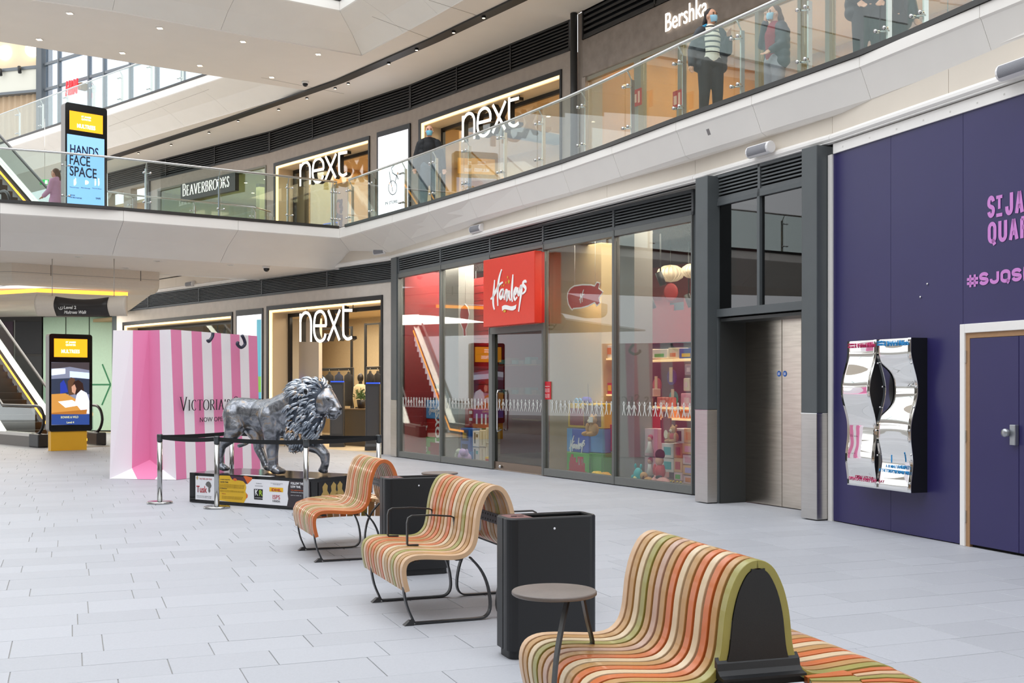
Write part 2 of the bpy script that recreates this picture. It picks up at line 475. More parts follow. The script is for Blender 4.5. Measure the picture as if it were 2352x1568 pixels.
def ceiling_line(pts, z, wd=.012):
    mb = MB()
    for a, b in zip(pts, pts[1:]):
        a, b = Vector(a), Vector(b); t = (b-a).normalized(); n = Vector((-t.y, t.x))*wd/2
        mb.prism([tuple(a+n), tuple(b+n), tuple(b-n), tuple(a-n)], z-.004, z-.0005)
    return mb
JO = mat('ceiling joint grey', '#a79f98', .8)  # grey of the thin strips that mark panel joints
def cz(u, v, z=9.235): q = G(u, v, z); return (q.x, q.y)
seams = [[(520,178),(715,190),(800,205)], [(856,38),(992,88)], [(862,45),(850,70),(1020,78)]]
mb = MB()
for u0, v0, u1, v1 in [(855,38,992,90),(985,0,1110,40),(250,290,480,205),(600,178,790,215)]:
    mb2 = ceiling_line([cz(u0, v0), cz(u1, v1)], 9.235); mb.v += []; b0 = len(mb.v); mb.v += mb2.v; mb.f += [[b0+i for i in f] for f in mb2.f]; mb.mi += mb2.mi; mb.sm += mb2.sm; mb.cols += mb2.cols
build('ceiling_joint', mb, JO, ceil3)
def downlight(u, v, z, r=.07, parent_label=None, lit=True):
    c = G(u, v, z); a = MB()
    s = r; a.box(c.x-s, c.x+s, c.y-s, c.y+s, z-.012, z-.001)
    for dx in (-.35, .35):
        a.box(c.x+dx*s*1.1-s*.3, c.x+dx*s*1.1+s*.3, c.y-s*.7, c.y+s*.7, z-.016, z-.0125, 1)
    o = build('downlight', a, [TRIMW, SPOT if lit else STEEL])
    return o
DL3 = [(160,30),(90,90),(367,64),(281,121),(459,150),(558,95),(624,177),(731,124)]
ORD = ['leftmost', 'second from the left', 'third from the left', 'rightmost']
for i, (u_, v_) in enumerate([DL3[0], DL3[2], DL3[5], DL3[7], DL3[1], DL3[3], DL3[4], DL3[6]]):
    tag(downlight(u_, v_, 9.235, .07), 'glowing twin downlight, %s in the %s row under the top bridge' % (ORD[i % 4], 'upper' if i < 4 else 'lower'), 'downlight', 'downlights under the upper bridge')
for i, (u_, v_) in enumerate([(179,589),(290,615),(362,599),(530,608)]):
    tag(downlight(u_, v_, CZ-.03, .07, lit=False), 'unlit square downlight under the lower bridge, %s of four' % ORD[i], 'downlight', 'downlights under the lower bridge')
def dome(u, v, z, label):
    c = G(u, v, z-.05); a = MB(); a.lathe((c.x, c.y, z-.05), [(.09,.0),(.09,.05)], 16); a.ell((c.x, c.y, z-.06), (.07,.07,.07), 14, 8, 1)
    tag(build('security_camera', a, [TRIMW, mat('smoked dome', '#1a1c20', .12)]), label, 'camera')
dome(701, 192, 9.235, 'black dome security camera under the upper walkway ceiling')
dome(612, 616, CZ-.03, 'black dome security camera under the lower bridge')

# ---------------------------------------------------------------- facade band, trim above shops at ground floor
LP = [tuple(FB.pt(-7.5,0,0)[:2]), (3.61,12.83), (2.42,15.27), (2.52-.03,15.88-.06), (-2.62,24.9), (-12.3,35.7), (-17,41)]
LPc = [LP[0], LP[1], (2.47,15.3), (-2.62,24.9), LP[5], LP[6]]
bp = thin(LPc, 1.9); bp = [LPc[0]] + bp[1:]
def band(path, prof, name, m, step, piece):
    pv = resample(path, step); root = None
    back = MB(); sweep(back, pv, [(.03, prof[0][1]-.02), (.03, prof[-1][1]+.02), (.10, prof[-1][1]+.02), (.10, prof[0][1]-.02)])
    root = struct(name, back, DGREY)
    full = prof + [(prof[-1][0]+.05, prof[-1][1]), (prof[0][0]+.05, prof[0][1])]
    offs = [offset(pv, o) for o, z in full]
    for i in range(len(pv)-1):
        L = (pv[i+1]-pv[i]).length; t = .003/L
        r0 = [Vector((*offs[j][i].lerp(offs[j][i+1], t), full[j][1])) for j in range(len(full))]
        r1 = [Vector((*offs[j][i].lerp(offs[j][i+1], 1-t), full[j][1])) for j in range(len(full))]
        mb = MB(); mb.loft([r0, r1]); build(piece, mb, m, root)
    return root
bandroot = band(LPc, [(-.03, 4.33), (-.03, 4.60)], 'trim_5', BEIGE, 2.1, 'band_panel')
band(LPc, [(-.06, 4.25), (-.075, 4.27), (-.075, 4.30), (-.035, 4.335)], 'trim_6', TRIMW, 4.0, 'trim_strip')
mb = MB(); mb.prism([tuple(p) for p in offset(LPc, -.04)] + [tuple(p) for p in reversed(offset(LPc, .9))], 4.62, 4.66); struct('ceiling_5', mb, WHITE)
mb = MB(); mb.prism([tuple(p) for p in offset(LPc, -.055)] + [tuple(p) for p in reversed(offset(LPc, .14))], 4.235, 4.262); struct('ceiling_9', mb, TRIMW)

# ---------------------------------------------------------------- upper walls with louvres
def louvre(F, s0, s1, z0, z1, n, m, parent=None, label=None, posts=(), name='louvre', dep=.0, tagged=True):
    back = MB(); back.fbox(F, s0, s1, dep+.10, dep+.14, z0, z1)
    if parent is None:
        root = build(name, back, DGREY)
        if tagged: tag(root, label, 'louvre')
    else: root = build(name, back, DGREY, parent)
    fr = MB(); t = .045
    fr.fbox(F, s0, s1, dep-.02, dep+.1, z1-t, z1); fr.fbox(F, s0, s1, dep-.02, dep+.1, z0, z0+t)
    for a in [s0, *posts, s1-t]: fr.fbox(F, a, a+t, dep-.02, dep+.1, z0, z1)
    build('louvre_frame', fr, m, root)
    h = (z1-z0-2*t)/n
    for i in range(n):
        z = z0+t+h*i; mb = MB()
        r = [[F.pt(a, dep-.005, z+.05*h), F.pt(a, dep-.005, z+.50*h), F.pt(a, dep+.03, z+.62*h), F.pt(a, dep+.085, z+.98*h), F.pt(a, dep+.09, z+.85*h), F.pt(a, dep+.035, z+.42*h), F.pt(a, dep+.02, z+.05*h)] for a in (s0+.01, s1-.01)]
        mb.loft(r); build('slat', mb, m, root)
    return root
def lit_opening(F, s0, s1, zt, zb, D=.45, name='shop_opening', sub=.06, label='', strip=True):
    """black portal with a warm led line, cream reveal, used by the clothes shop windows"""
    b = .11
    root = thing(name, label, 'shop front', F.pt((s0+s1)/2, 0, zb))
    mb = MB()
    mb.fbox(F, s0, s1, -.03, .10, zt-b, zt); mb.fbox(F, s0, s0+b*.5, -.03, .10, zb, zt-b); mb.fbox(F, s1-b, s1, -.03, .10, zb, zt-b)
    build('portal_frame', mb, BLACK, root)
    mb = MB(); a0, a1 = s0+b*.5, s1-b; t2 = .045
    mb.fbox(F, a0, a1, -.01, .05, zt-b-t2, zt-b); mb.fbox(F, a1-t2, a1, -.01, .05, zb, zt-b-t2)
    build('light_strip', mb, STRIP, root)
    mb = MB(); mb.fbox(F, a0, a1, .05, D, zt-b-t2-.02, zt-b-.02); mb.fbox(F, a1-t2-.02, a1, .05, D, zb, zt-b-t2); mb.fbox(F, a0-.02, a0, .05, D, zb, zt-b-t2)
    build('reveal', mb, mat('cream reveal', '#d9c6a6', .5), root)
    mb = MB(); q = .09
    mb.fbox(F, a0, a1-t2, D-.06, D+.02, zt-b-t2-.02-q, zt-b-t2-.02); mb.fbox(F, a1-t2-.02-q, a1-t2-.02, D-.06, D+.02, zb, zt-b-t2-q); mb.fbox(F, a0, a0+.05, D-.06, D+.02, zb, zt-b-t2-q)
    build('inner_frame', mb, BLACK, root)
    return root, a0, a1-t2-.02, zt-b-t2-.02
def room(F, s0, s1, d0, d1, z0, z1, mw, mf, mc, name, left=True, right=True):
    """shop interior shell behind an opening"""
    mb = MB(); t = .1
    mb.fbox(F, s0-t, s1+t, d1, d1+t, z0, z1)
    if right: mb.fbox(F, s0-t, s0, d0, d1, z0, z1)
    if left: mb.fbox(F, s1, s1+t, d0, d1, z0, z1)
    w_ = struct(name, mb, mw)
    mb = MB(); mb.fbox(F, s0-t, s1+t, d0, d1+t, z1, z1+t); build('shop_ceiling', mb, mc, w_)
    mb = MB(); mb.fbox(F, s0-t, s1+t, d0, d1+t, z0-t, z0+.003); build('shop_floor', mb, mf, w_)
    return w_
def rlight(F, s, d, z, sx, sy, power, color=(1,.78,.5), name='shop_light'):
    p = F.pt(s, d, z); return area_light(name, p, sx, power, color, (0, 0, F.rz()), sy=sy)

zt_l, zb_l = 9.235, 8.58
UW = MB()
o1 = FU1.s_u(1291), FU1.s_u(963); z1o = FU1.zuv(1291, 159)
wall_open(UW, FU1, 0, FU1.len, Z2-.02, zb_l, 0, .25, [(o1[0], o1[1], Z2-.02, z1o)])
o2 = FU2.s_u(850), FU2.s_u(630); z2o = FU2.zuv(850, 312)
o2b = FU2.s_u(944), FU2.s_u(868); z2b = FU2.zuv(944, 283)
wall_open(UW, FU2, 0, FU2.len, Z2-.02, zb_l, 0, .25, [(o2[0], o2[1], Z2-.02, z2o), (o2b[0], o2b[1], Z2+.1, z2b)])
o3 = FU3.s_u(612), FU3.s_u(362); z3o = FU3.zuv(612, 379)
o3b = FU3.s_u(335), FU3.s_u(300); o3c = FU3.s_u(284), FU3.s_u(250)
z3b = FU3.zuv(335, 425)
wall_open(UW, FU3, 0, FU3.len, Z2-.02, zb_l, 0, .25, [(o3[0], o3[1], Z2-.02, z3o), (o3b[0], o3b[1], Z2-.02, z3b), (o3c[0], o3c[1], Z2-.02, z3b)])
uw = struct('wall_upper', UW, STONEU)
louvre(FU1, 0, FU1.len, zb_l, zt_l, 8, LOUVD, label='black slatted louvre band over the right upper lit shop window', posts=(2.1, 4.3))
louvre(FU2, 0, FU2.len, zb_l, zt_l, 8, LOUVD, label='black slatted louvre band over the left upper lit shop window', posts=(2.3, 4.7))
louvre(FU3, 0, FU3.len, zb_l, zt_l, 8, LOUVD, label='black slatted louvre band over the jeweller on the upper floor', posts=(3,6))
# plaster front with the white lettering (upper right)
zB = FU0.zuv(1345, 177); zLt = FU0.zuv(1338, 92); sL = FU0.s_u(1338)
mb = MB(); mb.fbox(FU0, 0, sL, -.02, .3, zB, zLt); pw = struct('wall_upper_right', mb, CONC)
bevel(pw, .04, 3)
mb = MB(); mb.fbox(FU0, FU0.s_u(1346), sL, -.02, .3, Z2-.02, zB); mb.fbox(FU0, sL, FU0.len+.25, .03, .5, Z2-.02, 9.23); struct('wall_upper_pier', mb, STONEU)
louvre(FU0, 0, sL, zLt, 9.75, 9, LOUVD, label='black louvre band above the white lettering at top right', posts=[sL-2.45-i*2.4 for i in range(5)])
mb = MB(); mb.fbox(FU0, 0, sL+.5, -.06, .1, 9.1, 9.3) if False else None
col = MB(); c = P(1318, 300, 23.75); col.lathe((c.x, c.y, Z2-.02), [(.075,0),(.075,4.2)], 18)
dc = build('steel_column', col, mat('dark column', '#2c2d2e', .4)); tag(dc, 'slim dark round column between the two upper shop fronts', 'column')
# ================================================================ flat lettering fitted between picture measures on a facade
def fit_text(name, body, F, d, u0, u1, vt, vb, m, parent, bold=0.0, ext=.004, shear=0.0, sx_only=None, z=None, **kw):
    s0, s1 = F.s_u(u0, d), F.s_u(u1, d); zt, zb = F.z_v(vt, s0, d), F.z_v(vb, s0, d)
    return fit_text_m(name, body, F, s0, s1, zt, zb, d, m, parent, bold, ext, shear, **kw)
def fit_text_m(name, body, F, s0, s1, zt, zb, d, m, parent, bold=0.0, ext=.004, shear=0.0, **kw):
    c = bpy.data.curves.new(name, 'FONT'); c.body = body; c.size = 1; c.align_x = 'LEFT'; c.offset = bold; c.shear = shear; c.resolution_u = 3
    t = bpy.data.objects.new('tmp', c); COL.objects.link(t)
    dg = bpy.context.evaluated_depsgraph_get(); me = bpy.data.meshes.new_from_object(t.evaluated_get(dg))
    COL.objects.unlink(t); bpy.data.objects.remove(t)
    xs = [v.co.x for v in me.vertices]; ys = [v.co.y for v in me.vertices]
    x0, x1, y0, y1 = min(xs), max(xs), min(ys), max(ys); W = abs(s1-s0); H = zt-zb
    # flat front face plus a rim: solid letters a few millimetres thick
    me.transform(Matrix.Translation((-x0, -y0, 0))); me.transform(Matrix.Diagonal((W/(x1-x0), H/(y1-y0), 1, 1)))
    me.transform(F.M(s0, d, zb)); loc = F.pt(s0, d, zb); me.transform(Matrix.Translation(-loc))
    me.name = name; me.materials.clear(); me.materials.append(m)
    o = bpy.data.objects.new(name, me); COL.objects.link(o); o.location = loc - (WL[parent.name] if parent else Vector((0,0,0)))
    if parent: o.parent = parent
    WL[o.name] = loc
    md = o.modifiers.new('depth', 'SOLIDIFY'); md.thickness = ext; md.offset = 1
    tag(o, **kw); return o
def strokes_px(F, d, s0, z0, px, conv):
    """picture strokes -> local wall coordinates"""
    out = []
    for st in px:
        q = []
        for x, y in st:
            u, v = conv(x, y); s = F.s_u(u, d); q.append(((F.M(s0, d, z0).inverted() @ F.pt(s, d, F.z_v(v, s, d))).xy))
        out.append(q)
    return out

# ================================================================ indigo hoarding
WHTXT = mat('pink print', '#cf85d0', .45)
hb = MB(); hb.fbox(FB, -7.5, 0, .04, .12, 0, 4.2); hoard = struct('wall_right', hb, DGREY)
ztop = FB.zuv(1915, 352)
sd0, sd1 = FB.s_u(2352+20), FB.s_u(2208)
cuts = [-7.5, -6.2, -5.0, FB.s_u(2352+90), sd1, FB.s_u(2046), FB.s_u(1914)]
cuts = [-7.5, -5.8, FB.s_u(2212), FB.s_u(2046), FB.s_u(1914)]
dz0, dz1 = FB.s_u(2372), FB.s_u(2210); zd = FB.zuv(2210, 745)
for a, b in zip(cuts, cuts[1:]):
    mb = MB(); wall_open(mb, FB, a+.0025, b-.0025, .01, ztop-.01, .0, .04, [(dz0-.03, dz1, 0, zd)]); build('hoarding_panel', mb, INDIGO, hoard)
mb = MB(); mb.fbox(FB, -7.5, 0, -.02, .05, ztop-.01, ztop+.10); mb.fbox(FB, FB.s_u(1914), FB.s_u(1905), -.02, .1, 0, ztop-.01); build('white_edge_trim', mb, TRIMW, hoard)
mb = MB()
for u_ in range(1940, 2352, 62):
    s_ = FB.s_u(u_); mb.fbox(FB, s_, s_+.018, -.023, -.018, ztop+.03, ztop+.045)
build('trim_screw', mb, STEEL, hoard, kind='stuff')
# lettering
d_ = -.004
def sans_text(body, F, d, u0, u1, vt, vb, weight, m, parent, gap=.2):
    """heavy condensed capitals drawn with even strokes"""
    arc = lambda cx_, cy_, rx, ry, a0, a1, n=10: [(cx_+rx*math.cos(math.radians(a0+(a1-a0)*k/n)), cy_+ry*math.sin(math.radians(a0+(a1-a0)*k/n))) for k in range(n+1)]
    GL = {'S': [arc(.5,.72,.5,.28,10,180)+[(.02,.62),(.2,.54),(.8,.44),(.98,.36)]+arc(.5,.28,.5,.28,0,-170)], 'T': [[(.5,0),(.5,1)], [(-.12,1),(1.12,1)]], '-': [[(-.12,.5),(1.12,.5)]],
      'J': [[(.95,1.08),(.95,.28)]+arc(.48,.28,.47,.28,0,-180)+[(.01,.38)]], 'A': [[(-.05,-.08),(.5,1.05)], [(1.05,-.08),(.5,1.05)], [(.22,.28),(.78,.28)]], 'M': [[(0,-.08),(0,1.05)], [(0,1.0),(.5,.3)], [(.5,.3),(1,1.0)], [(1,1.05),(1,-.08)]],
      'E': [[(.05,-.0),(.05,1.0)], [(-.1,1),(1,1)], [(.05,.5),(.85,.5)], [(-.1,0),(1,0)]], 'Q': [arc(.5,.72,.5,.28,0,180)+[(0,.28)]+arc(.5,.28,.5,.28,180,360)+[(1,.74)], [(.6,.12),(.98,-.2)]], 'U': [[(0,1.08),(0,.28)]+arc(.5,.28,.5,.28,180,360)+[(1,1.08)]],
      'R': [[(0,-.08),(0,1.0)], [(-.1,1),(.5,1)]+arc(.5,.76,.48,.24,80,-80)+[(.5,.52),(0,.52)], [(.6,.5),(1,-.08)]], '#': [[(.28,-.08),(.28,1.08)], [(.78,-.08),(.78,1.08)], [(-.1,.68),(1.15,.68)], [(-.1,.28),(1.15,.28)]]}
    s0, s1 = F.s_u(u0, d), F.s_u(u1, d); H = F.z_v(vt, s0, d)-F.z_v(vb, s0, d); z0 = F.z_v(vb, s0, d); W = abs(s1-s0); n = len(body); cw = W/(n+gap*(n-1)); M = F.M(s0, d, z0); w_ = weight*H
    for i, c in enumerate(body):
        mb = MB(); x0 = i*cw*(1+gap)
        for q in GL[c]: ribbon(mb, [(x0+w_/2+px*(cw-w_), w_/2+py*(H-w_)) for px, py in q], lambda t, f: w_, M, 0, .0015)
        build('lettering', mb, m, parent, kind='stuff')
sans_text('S', FB, d_, 2268, 2285.5, 451, 502, .19, WHTXT, hoard)
sans_text('T', FB, d_, 2287, 2304, 450, 485, .22, WHTXT, hoard)
sans_text('-', FB, d_, 2287, 2304, 490, 500, .8, WHTXT, hoard)
sans_text('JAMES', FB, d_, 2309, 2425, 443, 496, .19, WHTXT, hoard, .22)
sans_text('QUARTER', FB, d_, 2269, 2447, 511, 561, .19, WHTXT, hoard, .22)
sans_text('#', FB, d_, 2221, 2246, 631, 661.5, .21, WHTXT, hoard)
sans_text('SJQSE', FB, d_, 2249, 2374, 626, 656, .27, WHTXT, hoard, .10)
# two screw heads with dents
mb = MB()
for u_, v_ in ((2131,652),(2115,682)):
    s_ = FB.s_u(u_); mb.ell(FB.pt(s_, -.004, FB.z_v(v_, s_)), (.012,.012,.012), 8, 6)
build('screw_head', mb, CHROME, hoard)
# door in the hoarding
dr = MB(); BR = mat('raw mdf edge', '#a9835f', .7, noise=.06)
a0, a1 = dz0, dz1; wf = FB.s_u(2210)-FB.s_u(2221)
dr.fbox(FB, a1-wf, a1, -.03, .06, 0, zd); dr.fbox(FB, a0-.05, a1-wf, -.03, .06, zd-.085, zd)
door3 = struct('door_3', dr, TRIMW); bevel(door3, .004)
mb = MB(); wb = .05
mb.fbox(FB, a1-wf-wb, a1-wf, -.012, .06, 0, zd-.085); mb.fbox(FB, a0-.05, a1-wf-wb, -.012, .06, zd-.085-wb, zd-.085); build('door_lining', mb, BR, door3)
zl = zd-.085-wb-.004; sl1 = a1-wf-wb-.006; sl0 = FB.s_u(2342)
mb = MB(); mb.fbox(FB, sl0, sl1, -.012, .03, .025, zl); leaf = build('door_leaf', mb, INDIGO, door3); bevel(leaf, .002)
mb = MB(); mb.fbox(FB, FB.s_u(2400), sl0-.006, -.012, .03, .025, zl); bevel(build('door_leaf', mb, INDIGO, door3), .002)
mb = MB(); mb.fbox(FB, FB.s_u(2400), sl1, .02, .03, .003, .03); build('door_gap_dark', mb, mat('dark gap', '#14110c', .9), door3)  # darkness under the leaves put in as a near-black strip
for v0, v1 in ((805,833),(988,1014),(1172,1199)):
    s_ = FB.s_u(2219.5); mb = MB(); mb.fbox(FB, s_-.02, s_+.02, -.022, -.010, FB.z_v(v1, s_), FB.z_v(v0, s_)); build('hinge', mb, STEEL, door3)
sx = FB.s_u(2336); mb = MB()
mb.fbox(FB, sx-.035, sx+.035, -.055, -.012, FB.z_v(1022, sx), FB.z_v(975, sx)); lk = build('door_lock', mb, mat('satin silver', '#aeb1b5', .35, .8), door3); bevel(lk, .006)
mb = MB(); p_ = FB.pt(FB.s_u(2326), -.07, FB.z_v(994, sx)); M = FB.M(FB.s_u(2326), -.07, FB.z_v(994, sx))
mb.M = M; mb.lathe((0,0,-.04), [(.014,0),(.014,.03),(.036,.034),(.04,.055),(.034,.072),(.01,.076)], 18)
build('lock_knob', mb, mat('satin silver'), lk)

# ---------------- wavy mirror exhibit on the hoarding
MIRROR = mat('mirror acrylic', '#f4f4f2', .015, 1.0)
se = FB.s_u(2130)
def find_d(F, s, u):
    a, b = -1.5, 1.5
    f = lambda d: CX + FPX*F.pt(s, d, 0).x/F.pt(s, d, 0).y - u
    for _ in range(50):
        m = (a+b)/2
        if f(a)*f(m) <= 0: b = m
        else: a = m
    return a
df = find_d(FB, se, 2092); sf1 = FB.s_u(1946, df); smid = FB.s_u(2013, df)
zt_, zb_ = FB.z_v(775, se, df), FB.z_v(1132, se, df)
mirror = thing('wavy_mirror_display', 'pair of tall wavy distorting mirrors mounted on a black box on the indigo hoarding', 'mirror', FB.pt((se+sf1)/2, 0, zb_))
mb = MB(); mb.fbox(FB, se+.004, sf1-.12, df*.50, 0, zb_+.01, zt_-.01); build('back_box', mb, BLACK, mirror)
mb = MB(); n = 24   # side cheek follows the wave of the near mirror
def bump_(t, a, b): return .5-.5*math.cos(2*math.pi*(t-a)/(b-a)) if a < t < b else 0.0
def wav(t, sg): return sg*(abs(df)*.42*bump_(t, .07, .60) + abs(df)*.13*bump_(t, .64, .98))
ring = []
for k in range(n+1):
    t = k/n; z = zb_+(zt_-zb_)*(1-t); ring.append((wav(t, 1), z))
vs = []; fs = []
for k, (dd, z) in enumerate(ring):
    for s_ in (se, se+.012): vs += [FB.pt(s_, df+dd+.006, z), FB.pt(s_, -.001, z)]
for k in range(n):
    b = k*4; c = b+4
    fs += [(b, b+1, c+1, c), (b+2, c+2, c+3, b+3), (b, c, c+2, b+2), (b+1, b+3, c+3, c+1)]
fs += [(0,2,3,1), (n*4, n*4+1, n*4+3, n*4+2)]
mb.add(vs, fs); build('side_cheek', mb, BLACK, mirror)
def wavy(s0, s1, sg, zt, zb, name):
    mb = MB(); n, m = 72, 10; vs = []
    for k in range(n+1):
        t = k/n; z = zb+(zt-zb)*(1-t)
        for j in range(m+1):
            x = j/m; bow = .006*math.sin(math.pi*x)*math.cos(6*t+sg)
            vs.append(FB.pt(s0+(s1-s0)*x, df+wav(t, sg)+bow, z))
    nv = len(vs); vs += [v+Vector((FB.n.x, FB.n.y, 0))*.006 for v in vs]; fs = []
    for k in range(n):
        for j in range(m):
            a = k*(m+1)+j; fs.append((a, a+1, a+m+2, a+m+1)); fs.append((nv+a, nv+a+m+1, nv+a+m+2, nv+a+1))
    for k in range(n):
        for j in (0, m):
            a = k*(m+1)+j; fs.append((a, a+m+1, nv+a+m+1, nv+a))
    for j in range(m):
        for k in (0, n):
            a = k*(m+1)+j; fs.append((a, a+1, nv+a+1, nv+a))
    mb.add(vs, fs, 0, True); return build(name, mb, MIRROR, mirror)
wavy(smid-.002, se, 1, zt_, zb_, 'mirror_panel')
zl_, zlb = FB.z_v(781, sf1, df), FB.z_v(1109, sf1, df)
wavy(sf1, smid+.002, -1, zt_, zb_, 'mirror_panel')
MAG, CYN = mat('magenta print', '#c2185f', .4), mat('cyan print', '#1a8fd0', .4)
def mtext(body, u0, u1, vt, vb, m, dd=0): fit_text('lettering', body, FB, df-.012+dd, u0, u1, vt, vb, m, mirror, .02)
mtext('CAMERA', 1948, 1962, 789, 793.5, MAG); mtext('OBSCURA', 1948, 1962, 795, 799.5, MAG); mtext('& World of Illusions', 1964, 2010, 788, 799, MAG)
mtext('CAMERA', 2015, 2030, 783, 788, CYN); mtext('OBSCURA', 2015, 2030, 789, 794, CYN); mtext('& World of Illusions', 2032, 2087, 783, 795, CYN)
mtext('OPEN LATE EVERY DAY', 1950, 2014, 1093, 1101, MAG, -.03)
mtext('A 10 MINUTE WALK', 2035, 2080, 1066, 1073, CYN, -.03); mtext('AT THE TOP OF THE ROYAL MILE', 2019, 2089, 1075, 1082, CYN, -.03)
mb = MB(); s_ = FB.s_u(2058, df); z_ = FB.z_v(1062, s_, df); mb.fbox(FB, s_-.008, s_+.008, df-.055, df-.05, z_+.02, z_+.06); mb.fbox(FB, s_-.007, s_-.002, df-.055, df-.05, z_, z_+.02); mb.fbox(FB, s_+.002, s_+.007, df-.055, df-.05, z_, z_+.02); mb.ell(FB.pt(s_, df-.052, z_+.07), (.008,.008,.01), 8, 6); build('walking_figure_print', mb, CYN, mirror)
for v_ in (785, 834, 888, 935, 988, 1045, 1110):
    for s_, sg in ((se+.012, 1), (smid, -1)):
        t = (v_-775)/357; mb = MB(); mb.ell(FB.pt(s_, df+wav(t, 1)-.008, FB.z_v(v_, s_, df)), (.011,.011,.011), 8, 6); build('fixing', mb, CHROME, mirror)

# ================================================================ lift lobby
def col_box(F, s0, s1, d0, d1, z1, zs, name='wall_pier'):
    mb = MB(); mb.fbox(F, s0, s1, d0, d1, zs, z1); o = struct(name, mb, GREY); bevel(o, .008)
    mb = MB(); mb.fbox(F, s0-.004, s1+.004, d0-.004, d1, .012, zs-.006); bevel(build('stainless_cladding', mb, STEEL, o), .006)
    mb = MB(); mb.fbox(F, s0-.006, s1+.006, d0-.006, d1, zs-.008, zs); build('joint_band', mb, CHROME, o)  # polished strip between grey paint and stainless cladding
    return o
sA, sB = FL.s_u(1893), FL.s_u(1863)
zs = FL.zuv(1893, 948); col_box(FL, FL.s_u(1903)+.01, FL.s_u(1866), -.16, .15, 4.22, zs)
sC, sD = FL.s_u(1631, -.0), FL.s_u(1596, -.16)
col_box(FL, FL.s_u(1625, -.16), FL.s_u(1597, -.16), -.16, .3, 4.22, FL.zuv(1597, 940, -.16))
zc1, zc0 = FL.zuv(1632, 415), FL.zuv(1632, 470)
s0_, s1_ = FL.s_u(1863), FL.s_u(1632); sm_ = FL.s_u(1743)
louvre(FL, s0_, s1_, FL.zuv(1632, 468), 4.24, 6, LOUV, label='grey slatted louvre above the lift doors beside the indigo hoarding', posts=(sm_-.02,), dep=.02)
zw1 = FL.zuv(1632, 468); zw0 = FL.zuv(1632, 712)
w1 = MB(); t = .05
for a, b in ((s0_, s0_+t), (sm_-t/2, sm_+t/2), (s1_-t, s1_)): w1.fbox(FL, a, b, -.01, .09, zw0, zw1)
w1.fbox(FL, s0_, s1_, -.02, .09, zw0-.10, zw0); w1.fbox(FL, s0_, s1_, -.01, .09, zw1-.05, zw1)
win1 = struct('window_1', w1, GREY)
for a, b in ((s0_+t, sm_-t/2), (sm_+t/2, s1_-t)):
    mb = MB(); mb.fbox(FL, a+.002, b-.002, .03, .045, zw0, zw1-.05); build('pane', mb, DARKGLASS, win1)
mb = MB(); mb.fbox(FL, s0_, s1_, .9, 1.0, 0, 4.2); mb.fbox(FL, s0_, s1_, .1, 1, zw0-.1, zw0-.05); struct('wall_lift_back', mb, mat('dark shaft', '#232220', .8))
# jambs, recess, doors
dj = .42; zh = zw0-.10
jl, jr = FL.s_u(1650), FL.s_u(1842)
mb = MB(); mb.fbox(FL, jl, s1_, -.01, .12, 0, zh); mb.fbox(FL, s0_, jr, -.01, .12, 0, zh)
dl = struct('door_2', mb, GREY); bevel(dl, .005)
mb = MB(); mb.fbox(FL, jl-.02, jl, .02, dj, 0, zh-.02); mb.fbox(FL, jr, jr+.02, .02, dj, 0, zh-.02); mb.fbox(FL, jr, jl, .02, dj, zh-.06, zh-.02)
build('door_reveal', mb, mat('charcoal reveal', '#343636', .4), dl)
xl, xr = FL.s_u(1697, dj), FL.s_u(1841, dj); xm = FL.s_u(1796, dj); LIFT = mat('brushed lift door', '#d0c6b9', .24, 1.0, noise=.09, nscale=3, stretch=(1,1,14))
ztd = FL.z_v(716, xr, dj)
mb = MB(); mb.fbox(FL, xr, xl, dj, dj+.05, ztd, zh); mb.fbox(FL, xl-.005, jl+.05, dj-.02, dj+.03, 0, zh); build('door_header', mb, LIFT, dl)
m1 = MB(); m1.fbox(FL, xr+.003, xm-.004, dj, dj+.04, .01, ztd-.005); bevel(build('door_leaf', m1, LIFT, dl), .003)
sp_ = FL.s_u(1708, dj)
m1 = MB(); m1.fbox(FL, xm+.004, sp_-.003, dj, dj+.04, .01, ztd-.005); bevel(build('door_leaf', m1, LIFT, dl), .003)
m1 = MB(); m1.fbox(FL, sp_, xl-.003, dj, dj+.04, .01, ztd-.005); build('door_edge', m1, LIFT, dl)
BLUE = mat('blue safety sign', '#1f62c0', .4)
for u_ in (1789.5, 1803):
    M = FL.M(FL.s_u(u_, dj), dj-.001, FL.z_v(858, FL.s_u(u_, dj), dj)); mb = MB(); mb.M = M
    mb.add([(.036*math.cos(k*.3142), .036*math.sin(k*.3142), z) for z in (0, .003) for k in range(20)], [tuple(range(19,-1,-1)), tuple(range(20,40))]+[(k,(k+1)%20,20+(k+1)%20,20+k) for k in range(20)])
    for zz in (-.012, 0, .012): mb.add([(-.02,zz-.003,.0035),(.02,zz-.003,.0035),(.02,zz+.003,.0035),(-.02,zz+.003,.0035)], [(0,1,2,3)], 1)
    build('fire_door_disc', mb, [BLUE, TRIMW], dl)
mb = MB(); s_ = FL.s_u(1784, dj); mb.fbox(FL, s_, s_+.36, dj-.03, dj, ztd-.045, ztd-.01); build('door_closer', mb, STEEL, dl)
mb = MB(); s_ = FL.s_u(1856); mb.fbox(FL, s_-.035, s_+.03, -.045, -.012, FL.z_v(965, s_), FL.z_v(940, s_)); rd = build('card_reader', mb, BLACK); tag(rd, 'small black card reader on the grey jamb right of the lift doors', 'card reader')

